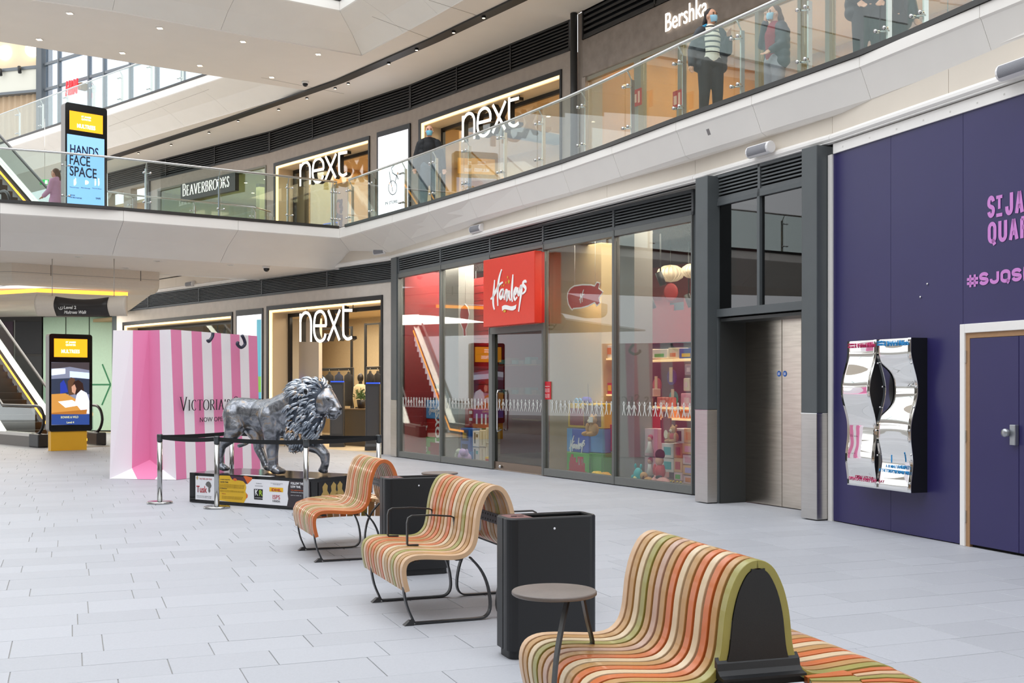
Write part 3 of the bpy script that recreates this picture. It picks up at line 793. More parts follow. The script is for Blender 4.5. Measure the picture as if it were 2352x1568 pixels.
# ================================================================ toy shop front
us = [1593, 1411, 1249, 1127, 1013, 916]
ss = [FH.s_u(u) for u in us]
zL1, zL0, zT0 = 4.24, 3.885, 3.80
louvre(FH, ss[0]-.02, ss[-1], zL0, zL1, 6, LOUV, label='long grey slatted louvre over the toy shop windows', posts=[s-.02 for s in ss[1:-1]])
FR = mat('olive grey window frame', '#6b6d6a', .45, noise=.03)
def bay(s0, s1, zb, zt, nm, hinge=False):
    mb = MB(); t = .05
    mb.fbox(FH, s0, s0+t/2, -.03, .09, zb, zt); mb.fbox(FH, s1-t/2, s1, -.03, .09, zb, zt)
    mb.fbox(FH, s0+t/2, s1-t/2, -.02, .09, zt-.09, zt); mb.fbox(FH, s0+t/2, s1-t/2, -.02, .09, zb, zb+.12)
    w_ = struct(nm, mb, FR); bevel(w_, .004)
    mb = MB(); mb.fbox(FH, s0+t/2, s1-t/2, .02, .032, zb+.12, zt-.09); build('pane', mb, SHOPGLASS, w_)
    return w_
bays = [bay(ss[0], ss[1], .012, zL0, 'window_2'), bay(ss[1], ss[2], .012, zL0, 'window_3'), bay(ss[3], ss[4], .012, zL0, 'window_4'), bay(ss[4], ss[5], .012, zL0, 'window_5')]
# door bay
zdo = FH.z_v(742, FH.s_u(1249), 0)
mb = MB(); mb.fbox(FH, ss[2], ss[3], -.02, .09, zdo-.12, zdo); mb.fbox(FH, ss[3]-.10, ss[3], -.03, .10, 0.012, zdo-.12); mb.fbox(FH, ss[2], ss[2]+.03, -.03, .1, 0.012, zdo-.12); mb.fbox(FH, ss[2], ss[3], -.02, .09, zL0-.05, zL0)
door1 = struct('door_1', mb, FR); bevel(door1, .004)
mb = MB(); mb.fbox(FH, ss[2]+.03, ss[3]-.10, .03, .042, .15, zdo-.12); build('door_glass', mb, glass_mat('frosted door glass', (.42,.46,.46), .07, 3.5), door1)
mb = MB(); mb.fbox(FH, ss[2]+.03, ss[3]-.10, .015, .055, .015, .15); build('door_rail', mb, mat('bronze steel', '#8a7a6c', .3, .9), door1)
mb = MB(); mb.fbox(FH, ss[2]+.03, ss[3]-.10, .03, .042, zdo, zL0-.05); build('transom_glass', mb, SHOPGLASS, door1)
sh = FH.s_u(1151); z0h, z1h = FH.z_v(990, sh), FH.z_v(897, sh)
mb = MB(); mb.tube([FH.pt(sh-.02, .0, z0h+.03)]+[FH.pt(sh+.02-.0, -.07, z0h+.0), FH.pt(sh, -.08, z0h+.05), FH.pt(sh, -.08, z1h-.05), FH.pt(sh, -.07, z1h), FH.pt(sh, 0.02, z1h)], .016, 10); build('door_handle', mb, CHROME, door1)
mb = MB(); p_ = FH.pt(sh+.02, -.01, .07); mb.ell(p_, (.03,.03,.03), 10, 8); build('door_lock', mb, CHROME, door1)
# dark column between clothes shop and toy shop
mb = MB(); cs0, cs1 = ss[-1]+.01, ss[-1]+.30
mb.fbox(FH, cs0, cs1, -.05, .25, FH.zuv(905, 918), 4.24); ocol = struct('wall_pier_left', mb, GREY); bevel(ocol, .006)
mb = MB(); mb.fbox(FH, cs0-.003, cs1+.003, -.053, .25, .012, FH.zuv(905, 918)-.005); build('stainless_cladding', mb, STEEL, ocol)

# red shop sign
dS = -.24; sr, sl = FH.s_u(1228, dS), FH.s_u(1110, dS); zt_, zb_ = FH.z_v(575, sr, dS), FH.z_v(741, sr, dS)
mb = MB(); mb.fbox(FH, sr, sl, dS, -.10, zb_, zt_); sign = build('toy_shop_sign', mb, RED); bevel(sign, .01)
mb = MB(); mb.fbox(FH, sr+.02, sl-.02, -.10, -.035, zb_+.01, zt_-.01); build('sign_back_box', mb, mat('deep red', '#c9241c', .4), sign)
tag(sign, 'big red box sign with white script lettering over the toy shop door', 'sign')
conv = lambda x, y: (1100+x/6.533, 560+y/6.533)
HS = [[(240,540),(232,640),(222,760),(218,860),(224,935),(237,985)], [(180,825),(205,808),(238,750),(272,680),(312,612),(362,574)], [(345,385),(318,470),(300,560),(288,680),(284,800),(288,930)],
 [(375,682),(342,690),(320,740),(318,790),(335,815),(358,770),(372,695),(367,760),(374,812)], [(385,840),(400,740),(414,695),(428,730),(423,845),(443,740),(460,722),(460,800),(478,850)],
 [(515,458),(508,560),(499,680),(496,800),(507,868)], [(535,775),(560,740),(571,690),(556,668),(536,720),(531,790),(546,840),(576,800)], [(590,652),(590,720),(602,765),(636,632),(644,690),(630,800),(616,900),(600,1015)],
 [(715,582),(700,556),(670,580),(672,620),(703,660),(698,710),(655,750)]]
def script_logo(F, d, stroke_px, conv, m, parent, wd, name='script_lettering', sc=1.0):
    s0 = F.s_u(conv(450, 700)[0], d); z0 = F.z_v(conv(450, 700)[1], s0, d); M = F.M(s0, d, z0); mb = MB()
    for i, st in enumerate(strokes_px(F, d, s0, z0, stroke_px, conv)):
        ribbon(mb, smooth_pts(st, 5), lambda t, f: wd*(.45+.75*math.sin(math.pi*min(max(f, .08), .92))), M, .0, .008)
    return build(name, mb, m, parent)
LET = mat('white lettering', '#fbfaf7', .4)
script_logo(FH, dS-.004, HS, conv, LET, sign, .052)
s0_ = FH.s_u(1170, dS); M_ = FH.M(s0_, dS-.002, 0)
def fh_loc(x, y, conv=conv, F=FH, d=dS, s0=s0_):
    u, v = conv(x, y); s = F.s_u(u, d); return Vector(((F.M(s0, d, 0).inverted() @ F.pt(s, d, F.z_v(v, s, d))).xy[:]))
mb = MB(); mb.M = M_
pts = [fh_loc(*p) for p in smooth_pts([(350,940),(385,918),(430,920),(480,934),(525,930),(570,908)], 4)]; pb = [fh_loc(*p) for p in smooth_pts([(355,1008),(385,982),(430,985),(478,996),(520,996),(560,970)], 4)]
n = len(pts); mb.add([(*p, .006) for p in pts]+[(*p, .006) for p in pb], [(i, i+1, n+i+1, n+i) for i in range(n-1)]); build('ribbon_print', mb, LET, sign, recalc=False)
GOLD = mat('gold print', '#d9b12a', .4)
mb = MB(); mb.M = M_
c_ = fh_loc(392, 1008); mb.add([(c_.x+.045*math.cos(k*.3927), c_.y+.022*math.sin(k*.3927), .007) for k in range(16)], [tuple(range(16))])
for x, y, r in ((455,565,.052),(437,500,.03),(411,580,.03),(378,622,.026),(347,628,.022)):
    c_ = fh_loc(x, y); mb.add([(c_.x+(r if k % 2 == 0 else r*.42)*math.sin(k*math.pi/5), c_.y+(r if k % 2 == 0 else r*.42)*math.cos(k*math.pi/5), .006) for k in range(10)], [tuple(range(10))])
build('star_print', mb, GOLD, sign, recalc=False)

# ================================================================ clothes shop, ground floor
zNl = FN.z_v(648, FN.s_u(888), 0)
sN_end = FN.s_u(268)
oM = FN.s_u(880), FN.s_u(614); zM = FN.z_v(677, oM[0])
oS = FN.s_u(605), FN.s_u(543); zS = FN.z_v(707, oS[0])
oW = FN.s_u(535), FN.s_u(283); zW = FN.z_v(716, oW[0])
mb = MB(); wall_open(mb, FN, 0, sN_end, 0, zNl, 0, .25, [(*oM, 0, zM), (*oS, .1, zS), (*oW, 0, zW)]); wn = struct('wall_back', mb, STONEL)
louvre(FN, 0, sN_end+.3, zNl, 4.235, 9, LOUVD if False else LOUV, label='long dark slatted louvre over the ground floor clothes shop', posts=(2.6,5.6,9,12.2))
NEXT = [[(352,235),(352,490)], [(352,310),(362,262),(392,228),(425,236),(446,280),(450,340),(450,490)],
 [(478,345),(590,345)], [(588,345),(584,275),(560,226),(528,214),(492,245),(478,330),(480,410),(500,465),(535,486),(570,462),(583,418)],
 [(608,205),(712,475)], [(716,200),(606,478)], [(747,160),(747,400),(760,446),(790,466),(826,450)], [(747,205),(828,205)]]
convN = lambda x, y: (600+x/3.919, 660+y/3.919)
sN0 = FN.s_u(748, -.02); zN0 = FN.z_v(740, sN0, -.02)
NXT = strokes_px(FN, -.02, sN0, zN0, NEXT, convN)
nx = [p[0] for st in NXT for p in st]; NXW = max(nx)-min(nx)
def next_sign(F, u0, u1, tu, tv0, tv1, d, label, D=.13):
    s0, s1 = F.s_u(u0, d), F.s_u(u1, d); W = abs(s1-s0); fx = W/(NXW+.1)
    st_ = F.s_u(tu, d); H = F.z_v(tv0, st_, d)-F.z_v(tv1, st_, d)
    ty = [p[1] for p in NXT[6]]; fy = H/(max(ty)-min(ty)); zt = F.z_v(tv0, st_, d)
    M = F.M((s0+s1)/2, d, zt - max(ty)*fy); root = None
    wd = .068*fx
    body, face = MB(), MB()
    cxm = (max(nx)+min(nx))/2
    for i, st in enumerate(NXT):
        q = [((x-cxm)*fx, y*fy) for x, y in st]
        if i in (1, 3, 6): q = [p.xy for p in smooth_pts([Vector((*p, 0)) for p in q], 5)]
        ribbon(body, q, lambda t, f: wd, M, -D, 0); ribbon(face, q, lambda t, f: wd, M, .001, .012)
    o = build('shop_letters', body, BLACK); tag(o, label, 'sign')
    build('lit_face', face, WSIGN, o)
    mb = MB()
    for x in (-.4, .45): mb.M = M; mb.tube([(x*W, (max(ty)-.12)*fy, -D/2), (x*W, max(ty)*fy+.12, -D/2)], .01, 6)
    build('hanging_rod', mb, BLACK, o)
    return o
next_sign(FN, 688, 812, 791, 701, 779, -.02, 'white glowing four letter sign in the ground floor clothes shop opening')
r1, a0, a1, zt1 = lit_opening(FN, *oM, zM, .0, .55, 'shop_entrance', label='ground floor clothes shop entrance with a warm light line around black frame')
r2, b0, b1, zt2 = lit_opening(FN, *oW, zW, .0, .45, 'shop_window', label='ground floor clothes shop window with a warm light line behind the striped bag')
SHOPF = mat('cream shop floor', '#d8c7a8', .35, noise=.03)
room(FN, oM[0]-.3, oW[1]+4.0, .25, 5.5, 0, 3.6, mat('clothes shop wall', '#c8b696', .7, noise=.04), SHOPF, mat('shop ceiling cream', '#c5ae88', .8), 'wall_shop_interior')
rlight(FN, sum(oM)/2, 2.6, 3.5, 3.0, 3.5, 170, (1,.86,.66)); rlight(FN, 7.0, 3.0, 3.5, 5.0, 3.0, 190, (1,.86,.66))
mb = MB(); mb.fbox(FN, b0, b1, .40, .412, 0, zt2); struct('window_6', mb, SHOPGLASS)
mb = MB(); mb.fbox(FN, a1-.95, a1-.02, .8, .9, 0, 3.2); struct('wall_shop_screen', mb, mat('cream screen wall', '#d8ccba', .6))
# poster screen behind the bag
mb = MB(); mb.fbox(FN, oS[0], oS[1], -.02, .12, .1, zS); ps = build('digital_poster', mb, BLACK); tag(ps, 'tall black framed digital poster between the ground floor clothes shop openings', 'screen')
SCR = mat('bright poster screen', '#eef1f6', .3, emit=.9)
mb = MB(); mb.fbox(FN, FN.s_u(602)+.0, FN.s_u(546), -.026, -.02, .5, FN.zuv(602, 721)); build('poster_face', mb, SCR, ps)
mb = MB(); mb.fbox(FN, FN.s_u(602), FN.s_u(592), -.03, -.027, 1.0, 3.3-.1); build('poster_print', mb, mat('teal print', '#58b5cc', .4, emit=.4), ps)
mb = MB(); mb.fbox(FN, FN.s_u(602), FN.s_u(594), -.031, -.0275, 1.35, 1.75); build('poster_print', mb, mat('green print', '#7ac04c', .4, emit=.4), ps)
# return wall and teal-grey strip at far left end
mb = MB(); mb.fbox(FN, sN_end, sN_end+.4, .02, .3, 0, zNl+.2); struct('wall_back_end', mb, mat('dark teal metal', '#464e50', .5))
mb = MB(); mb.fbox(FH, ss[0]-.40, ss[0]+.002, .0, .28, 0.012, 4.235); struct('wall_pier_filler', mb, GREY)
# ================================================================ upper floor shops
SF2 = mat('warm shop floor', '#b79c74', .4); SC2 = mat('shop ceiling tan', '#cdb48c', .8)
def ceiling_spots(F, pts, z, name, label, group):
    for s, d in pts:
        p = F.pt(s, d, z); mb = MB(); mb.lathe((p.x, p.y, z-.03), [(.07,0),(.075,.028),(.05,.03)], 12); mb.add([(p.x+.055*math.cos(k*.5236), p.y+.055*math.sin(k*.5236), z-.032) for k in range(12)], [tuple(range(12))], 1)
        tag(build(name, mb, [TRIMW, SPOT], recalc=False), label, 'downlight', group)
# right lit window
D2 = .6
r3, c0, c1, zt3 = lit_opening(FU1, *o1, z1o, Z2, D2, 'shop_window', label='upper floor shop window with glowing warm outline, the nearer one right of the white screen')
room(FU1, o1[0]-.1, FU1.len+.8, .25, 5.5, Z2, 8.5, mat('amber shop wall', '#c79f66', .7), SF2, SC2, 'wall_upper_shop', left=False)
rlight(FU1, sum(o1)/2+1, 2.8, 8.4, 5, 3.5, 230, (1,.82,.58))
mb = MB(); mb.fbox(FU1, c0, c1, D2-.03, D2-.018, Z2, zt3-.09); struct('window_7', mb, SHOPGLASS)
next_sign(FU1, 1061, 1195, 1172, 220, 292, .10, 'white glowing four letter sign hanging in the right upper shop window')
ceiling_spots(FU1, [(o1[0]+.6,1.6),(o1[0]+1.0,3.4),(o1[0]+2.6,2.2),(o1[0]+4.3,3.0),(o1[0]+.4,4.4)], 8.5, 'downlight', 'small glowing ceiling spot inside the right upper shop window', 'spots inside the right upper shop')
# left lit window
r4, e0, e1, zt4 = lit_opening(FU2, *o2, z2o, Z2, .6, 'shop_window', label='upper floor shop window with glowing warm outline, the farther one above the bridge corner')
room(FU2, -.6, FU2.len+.2, .25, 5.5, Z2, 8.5, mat('amber shop wall'), SF2, SC2, 'wall_upper_shop_left', right=False)
rlight(FU2, sum(o2)/2+.5, 2.8, 8.4, 4.5, 3.5, 210, (1,.82,.58))
mb = MB(); mb.fbox(FU2, e0, e1, .57, .582, Z2, zt4-.09); struct('window_8', mb, SHOPGLASS)
next_sign(FU2, 688, 800, 776, 345, 406, .10, 'white glowing four letter sign hanging in the left upper shop window')
ceiling_spots(FU2, [(o2[0]+.6,1.6),(o2[0]+1.2,3.4),(o2[0]+2.6,2.2),(o2[0]+3.3,3.6)], 8.5, 'downlight', 'small glowing ceiling spot inside the left upper shop window', 'spots inside the left upper shop')
# cream wall panel and column inside left upper window, poster of curls
sp0, sp1 = FU2.s_u(702, .9), FU2.s_u(664, .9)
mb = MB(); mb.fbox(FU2, sp0, sp1, .9, 1.0, Z2, 8.2); mb.fbox(FU2, sp0-.12, sp0, .86, 1.0, Z2, 8.2, 1); struct('wall_shop_screen_upper', mb, [mat('cream screen wall'), BLACK])
pp = FU2.s_u(800, 1.4), FU2.s_u(764, 1.4)
mb = MB(); mb.fbox(FU2, *pp, 1.4, 1.44, Z2+.1, 7.6); po = build('poster', mb, mat('poster cream', '#d9b98e', .6)); tag(po, 'tall poster of a person with long curly brown hair inside the left upper shop window', 'poster')
mb = MB(); rn = random.Random(5); pc = FU2.pt(sum(pp)/2, 1.385, 0)
for k in range(60):
    t = rn.random(); x = rn.uniform(-.22, .22)*(.5+t*.6); p = FU2.pt(sum(pp)/2+x, 1.385, 7.05-t*1.5); mb.ell(p, (.05,.008,.07), 8, 5)
build('hair_print', mb, mat('curly brown hair', '#5a3320', .7), po, kind='stuff')
mb = MB(); mb.ell(FU2.pt(sum(pp)/2, 1.375, 6.85), (.13,.01,.19), 14, 8); build('face_print', mb, mat('skin print', '#b07a58', .6), po)
# goods rails seen low in the left upper window
def clothes_rail(F, s0, s1, d, z0, h, cols, label, group=None):
    t = thing('clothes_rail', label, 'clothes rail', F.pt((s0+s1)/2, d, z0), group)
    mb = MB()
    for s in (s0, s1): mb.tube([F.pt(s, d, z0), F.pt(s, d, z0+h)], .018, 8)
    mb.tube([F.pt(s0, d, z0+h), F.pt(s1, d, z0+h)], .018, 8); mb.tube([F.pt(s0, d, z0+.1), F.pt(s1, d, z0+.1)], .014, 8)
    build('rail_frame', mb, BLACK, t)
    n = len(cols)
    for i, c in enumerate(cols):
        s = s0+(s1-s0)*(i+.5)/n; w_ = .5*min(1, (s1-s0)/n/.5)*.9; zt = z0+h-.10
        rings = []
        for zz, hw, th in ((0,.05,.03),(-.05,.10,.05),(-.11,.9,.09),(-.3,1.0,.1),(-.75,.82,.10),(-.95,.86,.09)):
            hw = hw*w_/2; th = th/2+.02
            rings.append([F.pt(s+hw*math.cos(k*math.pi/5), d+th*math.sin(k*math.pi/5), zt+zz) for k in range(10)])
        mb = MB(); mb.loft(rings, 0, True); g = build('garment', mb, c, t)
        mb = MB(); mb.tube([F.pt(s, d, zt), F.pt(s, d, zt+.06), F.pt(s+.02, d, zt+.10)], .006, 6); build('hanger_hook', mb, CHROME, g)
    return t
DKC = [mat('black jacket', '#1c1c20', .8), mat('brown knit', '#7b4a2a', .8), mat('tan coat', '#b58a58', .8), mat('navy denim', '#232b42', .8), mat('rust shirt', '#8f3a1c', .8)]
clothes_rail(FU2, FU2.s_u(712,1.6), FU2.s_u(690,1.6), 1.6, Z2, 1.35, [DKC[1], DKC[2]], 'low clothes rail of brown and tan garments in the left upper shop')
clothes_rail(FU2, FU2.s_u(748,2.2), FU2.s_u(722,2.2), 2.2, Z2, 1.30, [DKC[4], DKC[1], DKC[2]], 'low clothes rail of rust coloured garments behind the left upper window')
for u_, lb in ((680,'black security gate panel with blue top at left in the left upper shop window'),(757,'black security gate panel with blue top beside the poster in the left upper shop')):
    s_ = FU2.s_u(u_, .95); mb = MB(); mb.fbox(FU2, s_-.32, s_+.32, .9, 1.05, Z2, Z2+1.28); g_ = build('security_gate', mb, BLACK); bevel(g_, .02); tag(g_, lb, 'security gate')
    mb = MB(); mb.fbox(FU2, s_-.3, s_+.3, .91, 1.04, Z2+1.28, Z2+1.30); build('blue_light', mb, mat('blue light', '#2b50d8', .4, emit=1.0), g_)
# white digital screen
mb = MB(); mb.fbox(FU2, *o2b, -.04, .12, Z2+.1, z2b); sc = build('digital_screen', mb, BLACK); tag(sc, 'tall glowing white digital screen with a drawn bicycle logo on the upper floor', 'screen')
sw0, sw1 = FU2.s_u(940), FU2.s_u(872); zw_ = FU2.zuv(940, 297)
mb = MB(); mb.fbox(FU2, sw0, sw1, -.046, -.04, Z2+.3, zw_); build('screen_face', mb, mat('white screen', '#f6f4fb', .4, emit=1.7), sc)
M = FU2.M(0, -.047, 0); mb = MB(); INK = mat('slate ink', '#4a5160', .5)
def f2(u, v): s = FU2.s_u(u, -.047); return (M.inverted() @ FU2.pt(s, -.047, FU2.z_v(v, s, -.047))).xy
ribbon(mb, [f2(902+9.5*math.cos(a*.3142), 431+16*math.sin(a*.3142)) for a in range(21)], lambda t, f: .022, M, 0, .003)
ribbon(mb, [f2(894,394), f2(902,440), f2(911,405), f2(914,395)], lambda t, f: .03, M, 0, .003)
ribbon(mb, [p for p in [f2(907,378), f2(899,386), f2(902,397), f2(912,404), f2(915,412)]], lambda t, f: .03, M, 0, .003)
build('logo_print', mb, INK, sc)
fit_text('lettering', 'IN STORE', FU2, -.047, 885, 913, 464, 471, INK, sc, .02, ext=.002)
# jeweller
gR, gz = thing('jeweller_window', 'jeweller shop window with pale green glass and dark name board on the upper floor', 'shop front', FU3.pt(sum(o3)/2, 0, Z2)), z3o
mb = MB(); b_ = .06
mb.fbox(FU3, o3[0], o3[1], -.02, .1, gz-b_, gz); mb.fbox(FU3, o3[0], o3[0]+b_, -.02, .1, Z2, gz-b_); mb.fbox(FU3, o3[1]-b_, o3[1], -.02, .1, Z2, gz-b_); build('window_frame', mb, mat('bronze frame', '#6f6c5c', .4), gR)
mb = MB(); mb.fbox(FU3, o3[0]+b_, o3[1]-b_, .04, .052, Z2, gz-b_); build('pane', mb, glass_mat('pale green glass', (.80,.86,.78), .07), gR)
room(FU3, o3[0]-.1, o3[1]+.3, .25, 5, Z2, 8.2, mat('olive jeweller wall', '#a8a27c', .7), SF2, mat('jeweller ceiling', '#c8cdb8', .8), 'wall_jeweller')
rlight(FU3, sum(o3)/2, 2.6, 8.1, 4, 3, 150, (1,.93,.75))
sg0, sg1 = FU3.s_u(540, -.14), FU3.s_u(415, -.14); zg1, zg0 = FU3.z_v(396, sg0, -.14), FU3.z_v(437, sg0, -.14)
mb = MB(); mb.fbox(FU3, sg0, sg1, -.14, .0, zg0, zg1); jb = build('name_board', mb, mat('anthracite board', '#3f3f3d', .5), gR)
mb = MB(); mb.fbox(FU3, sg0-.0, sg1, .06, .5, zg0-.1, zg1-.1) if False else None

rn = random.Random(9)
ceiling_spots(FU3, [(o3[0]+.5+rn.random()*(o3[1]-o3[0]-1), .8+rn.random()*3.6) for _ in range(16)], 8.2, 'downlight', 'tiny bright ceiling spot inside the jeweller shop', 'spots inside the jeweller')
mb = MB(); mb.fbox(FU3, FU3.s_u(604,.9), FU3.s_u(578,.9), .9, 1.3, Z2, Z2+1.5); dc_ = build('display_cabinet', mb, mat('dark green cabinet', '#2d3a34', .4)); tag(dc_, 'dark display counter with pale top at the right side of the jeweller window', 'cabinet'); bevel(dc_, .02)
mb = MB(); mb.fbox(FU3, FU3.s_u(606,.88), FU3.s_u(576,.88), .88, 1.32, Z2+1.5, Z2+1.56); build('cabinet_top', mb, mat('pale cabinet top', '#c9c7a0', .4), dc_)
mb = MB(); mb.fbox(FU3, FU3.s_u(596,1.6), FU3.s_u(588,1.6), 1.6, 1.8, Z2, 8.2); struct('wall_pier_jeweller', mb, mat('olive jeweller wall'))
for nm, o_ in (('a', o3b), ('b', o3c)):
    room(FU3, o_[0]-.05, o_[1]+.05, .25, 3, Z2, 8.0, WARM, SF2, SC2, 'wall_far_shop')
    rlight(FU3, sum(o_)/2, 1.6, 7.9, 1.2, 1.5, 40)
ceiling_spots(FU3, [(sum(o3b)/2, 1.2), (sum(o3c)/2, 1.4)], 8.0, 'downlight', 'warm ceiling spot in a narrow far shop opening left of the jeweller', 'spots in the far openings')
mb = MB(); mb.fbox(FU3, FU3.s_u(346), FU3.s_u(339), -.06, .05, Z2, zb_l); tag(build('steel_column', mb, mat('dark column')), 'slim dark square column left of the jeweller window', 'column')

# shop with white lettering on plaster, upper right
TANW = mat('honey timber wall', '#bd8a4c', .6, noise=.1, nscale=2)
sE = FU0.s_u(1346)
room(FU0, 0, sE+.2, .3, 5.5, Z2, 8.9, TANW, SF2, mat('shop ceiling tan'), 'wall_upper_right_shop')
rlight(FU0, sE-3.5, 2.8, 8.8, 6, 3.5, 300, (1,.80,.52)); rlight(FU0, 4.0, 2.8, 8.8, 6, 3.5, 240, (1,.80,.52))
uG = [FU0.s_u(u) for u in (1464, 1560, 1738, 1836, 1900)] + [3.2, 1.6, .1]
zG = zB
gm = mat('grey green mullion', '#8f8a7a', .45)
mb = MB(); win9 = None
mb.fbox(FU0, 0, sE, .02, .12, zG-.08, zG); win9 = struct('window_9', mb, gm)
pr = sE
for i, s in enumerate(uG):
    w_ = .22 if i in (0,) else .09
    mb = MB(); mb.fbox(FU0, s-w_/2, s+w_/2, .0, .14, Z2, zG-.08); build('mullion', mb, gm, win9)
    mb = MB(); mb.fbox(FU0, s+w_/2+.004, pr-.004, .06, .072, Z2+.02, zG-.085); build('pane', mb, SHOPGLASS, win9); pr = s-w_/2
fit_text('shop_lettering', 'Bershka', FU0, -.045, 1529, 1625, 32, 74, mat('white lit letter'), None, .0, ext=.012, label='glowing white lettering on the rough brown plaster at top right', cat='sign')
bt = bpy.data.objects['shop_lettering']
ceiling_spots(FU0, [(sE-1.5,1.4),(sE-2.2,2.8),(sE-3.6,1.6),(sE-3.9,2.0),(sE-5.0,3.2),(sE-5.4,1.5),(sE-6.6,2.4),(sE-7.0,2.9),(sE-8,1.6)], 8.9, 'downlight', 'round ceiling spot glowing inside the honey coloured upper right shop', 'spots inside the upper right shop')
mb = MB(); rn = random.Random(2)
for k in range(5):
    s = sE-2.6-k*1.7; mb = MB(); p = FU0.pt(s, 3.6+.3*(k % 2), 7.2); mb.lathe(p, [(.30,0),(.30,.42),(.26,.42),(.26,.02)], 20); l_ = build('pendant_lamp', mb, mat('amber lampshade', '#d9a252', .5, emit=.5)); tag(l_, 'amber drum lampshade hanging inside the upper right shop', 'lamp', 'drum lamps in the upper right shop')
    mb = MB(); mb.tube([(p.x, p.y, p.z+.4), (p.x, p.y, 8.9)], .008, 6); build('lamp_cord', mb, BLACK, l_)
for u_, v_, lb in ((1489,223,'red reflection of a call point sign, the left one seen through balcony glass'), (1582,227,'red reflection of a call point sign left of the woman in the striped jumper')):
    p = P(u_, v_, 15.9 if u_ > 1500 else 17.5)
    F_ = FU0; s_ = F_.s_u(u_, .2)
    z_ = F_.z_v(v_, s_, -.06)
    mb = MB(); mb.fbox(F_, s_-.14, s_+.12, -.075, -.06, z_-.17, z_+.15); fs_ = build('sign_reflection', mb, mat('red sign', '#b9281f', .5)); tag(fs_, lb, 'sign')  # solid plate stands in for a sign mirrored in the glass
    mb = MB(); mb.fbox(F_, s_+.0, s_+.09, -.08, -.0755, z_-.1, z_+.06); mb.fbox(F_, s_-.10, s_-.04, -.08, -.0755, z_-.12, z_+.1); build('pictogram', mb, mat('pale pink print', '#e8b9a0', .5), fs_, kind='stuff')
    mb = MB(); mb.fbox(F_, s_-.03, s_+.03, -.06, .0, Z2, z_+.1); build('plate_post', mb, gm, fs_)

# ================================================================ balustrades
RAILM = mat('satin handrail steel', '#cfcfcd', .22, 1.0)
def path_point(path, u):
    """point of a plan path under picture column u"""
    k = (u-CX)/FPX
    best = None
    for a, b in zip(path, path[1:]):
        a, b = Vector(a), Vector(b); fa, fb = a.x-k*a.y, b.x-k*b.y
        if fa*fb <= 0:
            t = fa/(fa-fb); return a.lerp(b, t)
    return None
def between(path, p, q):
    """sub-path between two points lying on it"""
    def par(x):
        bi, bt, bd = 0, 0, 1e9
        for i, (a, b) in enumerate(zip(path, path[1:])):
            a, b = Vector(a), Vector(b); t = max(0, min(1, (x-a).dot(b-a)/(b-a).length_squared)); d = (a.lerp(b, t)-x).length
            if d < bd: bi, bt, bd = i, t, d
        return bi, bt
    (i, t), (j, s) = par(p), par(q)
    return [p] + [Vector(path[k]) for k in range(i+1, j+1) if (Vector(path[k])-p).length > .05 and (Vector(path[k])-q).length > .05] + [q]
def balustrade(path, joints, z, h, label, detail=True, inset=.06, rail_r=.024, posts=True):
    root = thing('glass_balustrade', label, 'balustrade', (joints[len(joints)//2].x, joints[len(joints)//2].y, z))
    full = between(path, joints[0], joints[-1])
    def off(pp, o): return offset([tuple(p) for p in pp], o)
    mb = MB(); pr = [(-.02, z-.045), (-.02, z+.012), (.10, z+.012), (.10, z-.045)]
    sweep(mb, [tuple(p) for p in full], pr); build('base_channel', mb, mat('dark steel channel', '#4a4948', .35, .7), root)
    mb = MB(); q = off(full, inset+.03); mb.tube([(p.x, p.y, z+h) for p in q], rail_r, 10); build('handrail', mb, RAILM, root)
    for a, b in zip(joints, joints[1:]):
        sub = between(path, a, b); L = sum((y-x).length for x, y in zip(sub, sub[1:]))
        t = .008; sub[0] = sub[0].lerp(sub[1], min(.4, t/(sub[1]-sub[0]).length)); sub[-1] = sub[-1].lerp(sub[-2], min(.4, t/(sub[-1]-sub[-2]).length))
        o0, o1_ = off(sub, inset-.006), off(sub, inset+.006)
        mb = MB(); rings = [[(p.x, p.y, z+.014), (p.x, p.y, z+h-.03), (r.x, r.y, z+h-.03), (r.x, r.y, z+.014)] for p, r in zip(o0, o1_)]
        mb.loft([[Vector(v) for v in r] for r in rings]); build('glass_pane', mb, GLASS, root)
    if detail:
        for i, j in enumerate(joints):
            if i == 0: t = (joints[1]-joints[0]).normalized()
            elif i == len(joints)-1: t = (joints[-1]-joints[-2]).normalized()
            else: t = (joints[i+1]-joints[i-1]).normalized()
            n = Vector((t.y, -t.x)); c = j+n*(inset+.12)
            mb = MB(); e = .028
            for sg in (0,):
                q = [c+t*.012+n*e, c-t*.012+n*e, c-t*.012-n*e, c+t*.012-n*e]
                mb.prism([tuple(x) for x in q], z-.02, z+h-.14)
            a_ = c; b2 = j+n*(inset+.03)
            mb.tube([(a_.x, a_.y, z+h-.16), (b2.x, b2.y, z+h-.01)], .011, 6)
            po_ = build('post', mb, STEEL, root)
            for zz in (z+.17, z+h-.24):
                for sg in (-1, 1):
                    mb = MB(); g = j+t*(sg*.065)+n*(inset+.0)
                    mb.tube([(c.x, c.y, zz), (g.x+n.x*.03, g.y+n.y*.03, zz)], .009, 6)
                    k0 = g-n*.018; k1 = g+n*.035
                    mb.tube([(k0.x, k0.y, zz), (k1.x, k1.y, zz)], .021, 10)
                    build('fixing', mb, CHROME, po_)
    return root
bp2 = [tuple(p) for p in resample(B_R, .5)]
jr_ = [path_point(B_R, u) for u in (2335, 2205, 2092, 2011, 1831, 1678, 1545, 1428, 1324, 1227, 1140, 1059, 984, 914, 845, 793)]
jr_ = [p for p in jr_ if p is not None]
print('joints', [(round(p.x,1), round(p.y,1)) for p in jr_])
balustrade(B_R, jr_, Z2, 1.0, 'frameless glass balustrade with steel rail curving along the right upper walkway')
